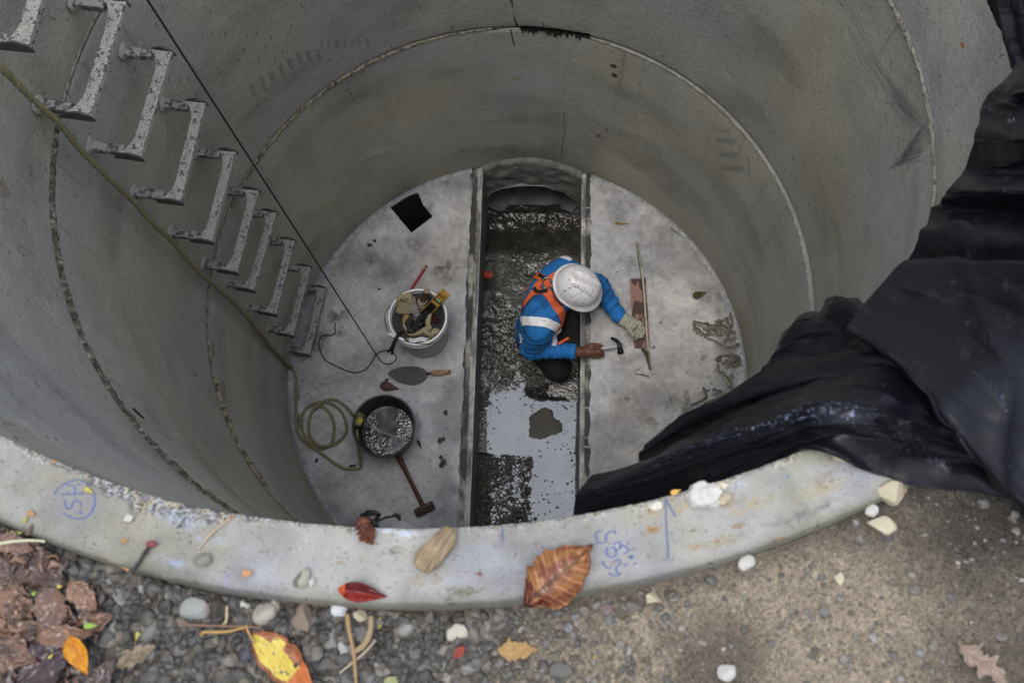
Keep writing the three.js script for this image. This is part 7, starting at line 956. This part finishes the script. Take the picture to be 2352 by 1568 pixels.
  function ribbon(pts, width, off, thick = 0.0022) {
    const W = []; for (const q of pts) { const p = q.isVector3 ? q.clone() : (hitShirt(q[0], q[1]) ?? at(q[0], q[1], 0.2)); W.push(p); } const c = crv(W), n = Math.max(24, pts.length * 8), P = [], I = [], nw = 6;
    for (let i = 0; i <= n; i++) { const p = c.getPointAt(i / n), d = c.getTangentAt(i / n), N = nrm(p), s = d.clone().cross(N).normalize(); for (let j = 0; j <= nw; j++) { const q = onto(p.clone().addScaledVector(s, (j / nw - 0.5) * width)), m = nrm(q); q.addScaledVector(m, off); P.push(q.x - o.x, q.y - o.y, q.z - o.z); } for (let j = 0; j <= nw; j++) { const k = P.length - 3 * (nw + 1); const N2 = N; P.push(P[k] - N2.x * thick, P[k + 1] - N2.y * thick, P[k + 2] - N2.z * thick); } }
    const w = 2 * (nw + 1); for (let i = 0; i < n; i++) { for (let j = 0; j < nw; j++) { const a = i * w + j, b = a + w; I.push(a, b, a + 1, b, b + 1, a + 1); } for (const j of [0, nw]) { const a = i * w + j, b = a + w, c2 = a + nw + 1, d2 = b + nw + 1; I.push(a, b, c2, b, d2, c2); } }
    const g = new THREE.BufferGeometry(); g.setAttribute('position', new THREE.Float32BufferAttribute(P, 3)); g.setIndex(I); g.computeVertexNormals(); return g;
  }
  const Z = (x, y) => [1160.3 + x * 0.2, 564.5 + y * 0.2], tape = std([0.80, 0.80, 0.83], 0.35);
  const speck = (g) => tint(g, (x, y, z) => { const d = n3(x * 120, y * 120, z * 60) > 0.8 ? 0.72 : 1; return [0.86 * d, 0.86 * d, 0.9 * d]; }); const tapeM = std([1, 1, 1], 0.35, { vertexColors: true });
  const RB = (pts, w, off) => ribbon(pts.map((q) => Z(...q)), w, off);
  mesh('reflective_band', speck(RB([[182, 866], [260, 862], [360, 868], [460, 880], [560, 918], [628, 962]], 0.048, 0.004)), tapeM, t); mesh('reflective_band', speck(RB([[640, 975], [610, 1040], [580, 1090], [560, 1150]], 0.030, 0.004)), tapeM, t); mesh('reflective_band', speck(RB([[455, 170], [520, 132], [600, 112], [680, 128], [760, 165]], 0.034, 0.004)), tapeM, t); mesh('reflective_band', speck(RB([[178, 1000], [176, 1050], [198, 1105]], 0.030, 0.004)), tapeM, t);
  // --- harness
  const orange = std([1, 1, 1], 0.75, { vertexColors: true }), oc = (g) => tint(g, (x, y, z) => { const f = 0.8 + 0.4 * fbm(x * 70, y * 70, z * 70, 3), d = n3(x * 170, y * 170, z * 170) > 0.84 ? 0.5 : 1; return [0.72 * f * d, 0.13 * f * d, 0.04 * f * d]; });
  const hs = new THREE.Group(); hs.name = 'harness'; t.add(hs); const strap = (pts, w, off = 0.007) => mesh('strap', oc(RB(pts, w, off)), orange, hs);
  strap([[450, 500], [500, 560], [570, 660], [635, 760], [680, 880], [682, 980], [640, 1060]], 0.044); strap([[420, 520], [330, 545], [280, 600], [230, 665], [195, 740]], 0.040); strap([[440, 380], [380, 352], [310, 365], [262, 430], [225, 505]], 0.040, 0.009); strap([[470, 410], [520, 372], [575, 345], [610, 335]], 0.036, 0.009); strap([[410, 400], [385, 445], [360, 500]], 0.036, 0.011); strap([[545, 500], [490, 450], [470, 400]], 0.034, 0.011);
  { const c = hitShirt(...Z(480, 440)), N = nrm(c).add(V(0.1, 0.6, 0.25)).normalize(); const g = new THREE.TorusGeometry(0.026, 0.0042, 10, 40); g.scale(0.85, 1.15, 1); g.applyQuaternion(new THREE.Quaternion().setFromUnitVectors(V(0, 0, 1), N)); c.addScaledVector(N, 0.024); g.translate(c.x - o.x, c.y - o.y, c.z - o.z); mesh('ring', g, phys([0.22, 0.22, 0.23], 0.32, { metalness: 0.85 }), hs); const blk = std([0.014, 0.014, 0.016], 0.5); mesh('webbing_plate', ribbon([Z(400, 345), Z(440, 370), Z(470, 400)], 0.020, 0.014, 0.005), blk, hs); mesh('webbing_plate', ribbon([Z(345, 480), Z(370, 530), Z(430, 535), Z(500, 515)], 0.018, 0.014, 0.005), blk, hs); }
  { const p = [[205, 520], [150, 545], [120, 600], [122, 660], [150, 740], [172, 800]].map(([x, y], i) => { const q = hitShirt(...Z(Math.max(x, 205), y)); const dep = q ? q.y : 0.1; return at(...Z(x, y), dep); }); mesh('lanyard', local(tube(p, 0.0028, 40, 6), o), std([0.22, 0.23, 0.25], 0.6), hs); const e1 = hitShirt(...Z(235, 500)), tail = [at(...Z(728, 1058), 0.12), at(...Z(670, 1090), 0.12), at(...Z(612, 1130), 0.12)]; mesh('strap_tail', oc(local(tube(tail, 0.008, 16, 6), o)), orange, hs); }
  // --- hard hat
  const hh = new THREE.Group(); hh.name = 'hard_hat'; t.add(hh); const HC = at(1331, 655, 0.425).sub(o); hh.position.copy(HC); hh.quaternion.copy(hq);
  const ax = 0.124, az = 0.108, hy = 0.118, dome = (u, v, off = 0) => { const ph = u * Math.PI * 2, th = v * Math.PI / 2, r = Math.pow(Math.sin(th), 0.92), x = Math.cos(ph) * r * ax, z = Math.sin(ph) * r * az; let y = Math.pow(Math.max(0, Math.cos(th)), 0.86) * hy - 0.035; const lon = x / ax; let b = 0; for (const [c, w] of [[0, 0.0062], [-0.037, 0.0058], [0.037, 0.0058]]) b += 0.0095 * Math.exp(-Math.pow((z - c) / w, 2)) * sstep(-0.62, -0.3, lon) * (1 - sstep(0.55, 0.92, lon)); const k = 1 + (b + off) / 0.11; return V(x * k, y + (b + off) * 0.9, z * k); };
  const hatMap = (() => { const cv = document.createElement('canvas'); cv.width = 512; cv.height = 256; const g = cv.getContext('2d'), q = mulberry(12); g.fillStyle = '#ececf2'; g.fillRect(0, 0, 512, 256); for (let i = 0; i < 160; i++) { g.globalAlpha = 0.10 * q(); g.fillStyle = '#8f7a5c'; g.beginPath(); g.ellipse(q() * 512, q() * 256, 30 * q(), 16 * q(), q() * 3, 0, 7); g.fill(); } for (let i = 0; i < 20; i++) { g.globalAlpha = 0.10; g.fillStyle = '#8d6f4a'; g.beginPath(); g.ellipse(246 + (q() - 0.5) * 80, 90 + (q() - 0.5) * 60, 20 * q() + 3, 12 * q() + 2, q() * 3, 0, 7); g.fill(); } for (let i = 0; i < 110; i++) { g.globalAlpha = 0.5 + 0.5 * q(); g.fillStyle = '#1c1712'; g.beginPath(); const s = 0.8 + 3.2 * Math.pow(q(), 2.5); g.ellipse((q() * 0.62 + 0.85) * 512 % 512, 40 + q() * 190, s * 1.6, s, q() * 3, 0, 7); g.fill(); } const x = new THREE.CanvasTexture(cv); x.colorSpace = THREE.SRGBColorSpace; x.wrapS = THREE.RepeatWrapping; return x; })();
  const hatM = phys([1, 1, 1], 0.3, { map: hatMap, clearcoat: 0.3, clearcoatRoughness: 0.25 }), plain = phys([0.72, 0.72, 0.75], 0.3);
  mesh('shell', grid(160, 60, (u, v) => dome(u, v), (u, v) => [u, 1 - v]), hatM, hh);
  const brim = grid(120, 10, (u, v) => { const ph = u * Math.PI * 2, fr = Math.pow(Math.max(0, Math.cos(ph)), 1.6), w = 0.010 + 0.026 * fr, e = v < 0.8 ? v / 0.8 : 1; const x = Math.cos(ph) * (ax + w * e), z = Math.sin(ph) * (az + w * e * (1 + 0.0)), y = -0.035 - 0.006 * e - 0.012 * fr * e - (v >= 0.8 ? (v - 0.8) * 0.028 : 0) + 0.002 * Math.sin(Math.PI * e); return V(x, y, z); }); mesh('brim', brim, plain, hh);
  const dk = std([0.03, 0.03, 0.032], 0.6); for (const a of [2.25, 1.40, 0.72, -1.4, -2.25]) { const b = new RoundedBoxGeometry(0.032, 0.007, 0.006, 2, 0.0025), p = V(Math.cos(a) * (ax + 0.0045), -0.026, Math.sin(a) * (az + 0.0045)), n = V(Math.cos(a) / ax, 0, Math.sin(a) / az).normalize(); const m = mesh('accessory_slot', b, plain, hh); m.position.copy(p); m.quaternion.setFromRotationMatrix(new THREE.Matrix4().makeBasis(V(0, 1, 0).cross(n).normalize(), V(0, 1, 0), n)); const b2 = new THREE.BoxGeometry(0.026, 0.0018, 0.002); b2.translate(p.x - n.x * 0.001, p.y + 0.0052, p.z - n.z * 0.001); }
  // --- chin strap hanging below
  mesh('chin_strap', local(tube([HL(0.02, -0.04, 0.082), HL(0.035, -0.10, 0.055), HL(0.04, -0.122, 0.02)], 0.0035, 16, 6), o), dk, hh.parent);
  // --- the hammer in the hand
  const hm = thing('claw_hammer', 'claw hammer with a bright steel handle held in the worker\'s bare hand', 'hammer', HP(0, 0, 0)); const ho = hm.position.clone(); const hd = at(1423, 793, 0.058), L = hd.clone().sub(hO).length();
  mesh('handle', local(tube([HP(-0.03, 0, 0), HP(0.05, 0, 0), HP(L, 0, 0)], 0.0085, 20, 12, false, (u) => (u < 0.5 ? 1.35 : 1.12)), ho), phys([0.58, 0.58, 0.60], 0.25, { metalness: 0.25 }), hm);
  const headP = (s, z, y = 0) => HP(L + s, y, z).sub(ho); const hg = [tube([headP(0.0, 0.036), headP(0, 0.020), headP(0, -0.004), headP(-0.004, -0.014)], 0.0150, 24, 14, false, (u) => (u < 0.3 ? 1.05 : u < 0.45 ? 0.78 : 1)), tube([headP(0, 0.042), headP(0, 0.030)], 0.0172, 4, 16)]; for (const s of [-1, 1]) hg.push(tube([headP(0, -0.004, s * 0.003), headP(-0.006, -0.024, s * 0.006), headP(-0.022, -0.040, s * 0.009), headP(-0.038, -0.050, s * 0.012)], 0.0095, 20, 8, false, (u) => 1.1 - 0.65 * u)); hg.push(new THREE.CylinderGeometry(0.0155, 0.0155, 0.030, 16).translate(...headP(0, 0).toArray())); mesh('head', mergeGeometries(hg.map((g) => { const q = g.clone(); q.deleteAttribute('uv'); return q; })), phys([0.035, 0.034, 0.034], 0.28, { metalness: 0.7 }), hm);
}
renderer.render(scene, camera);
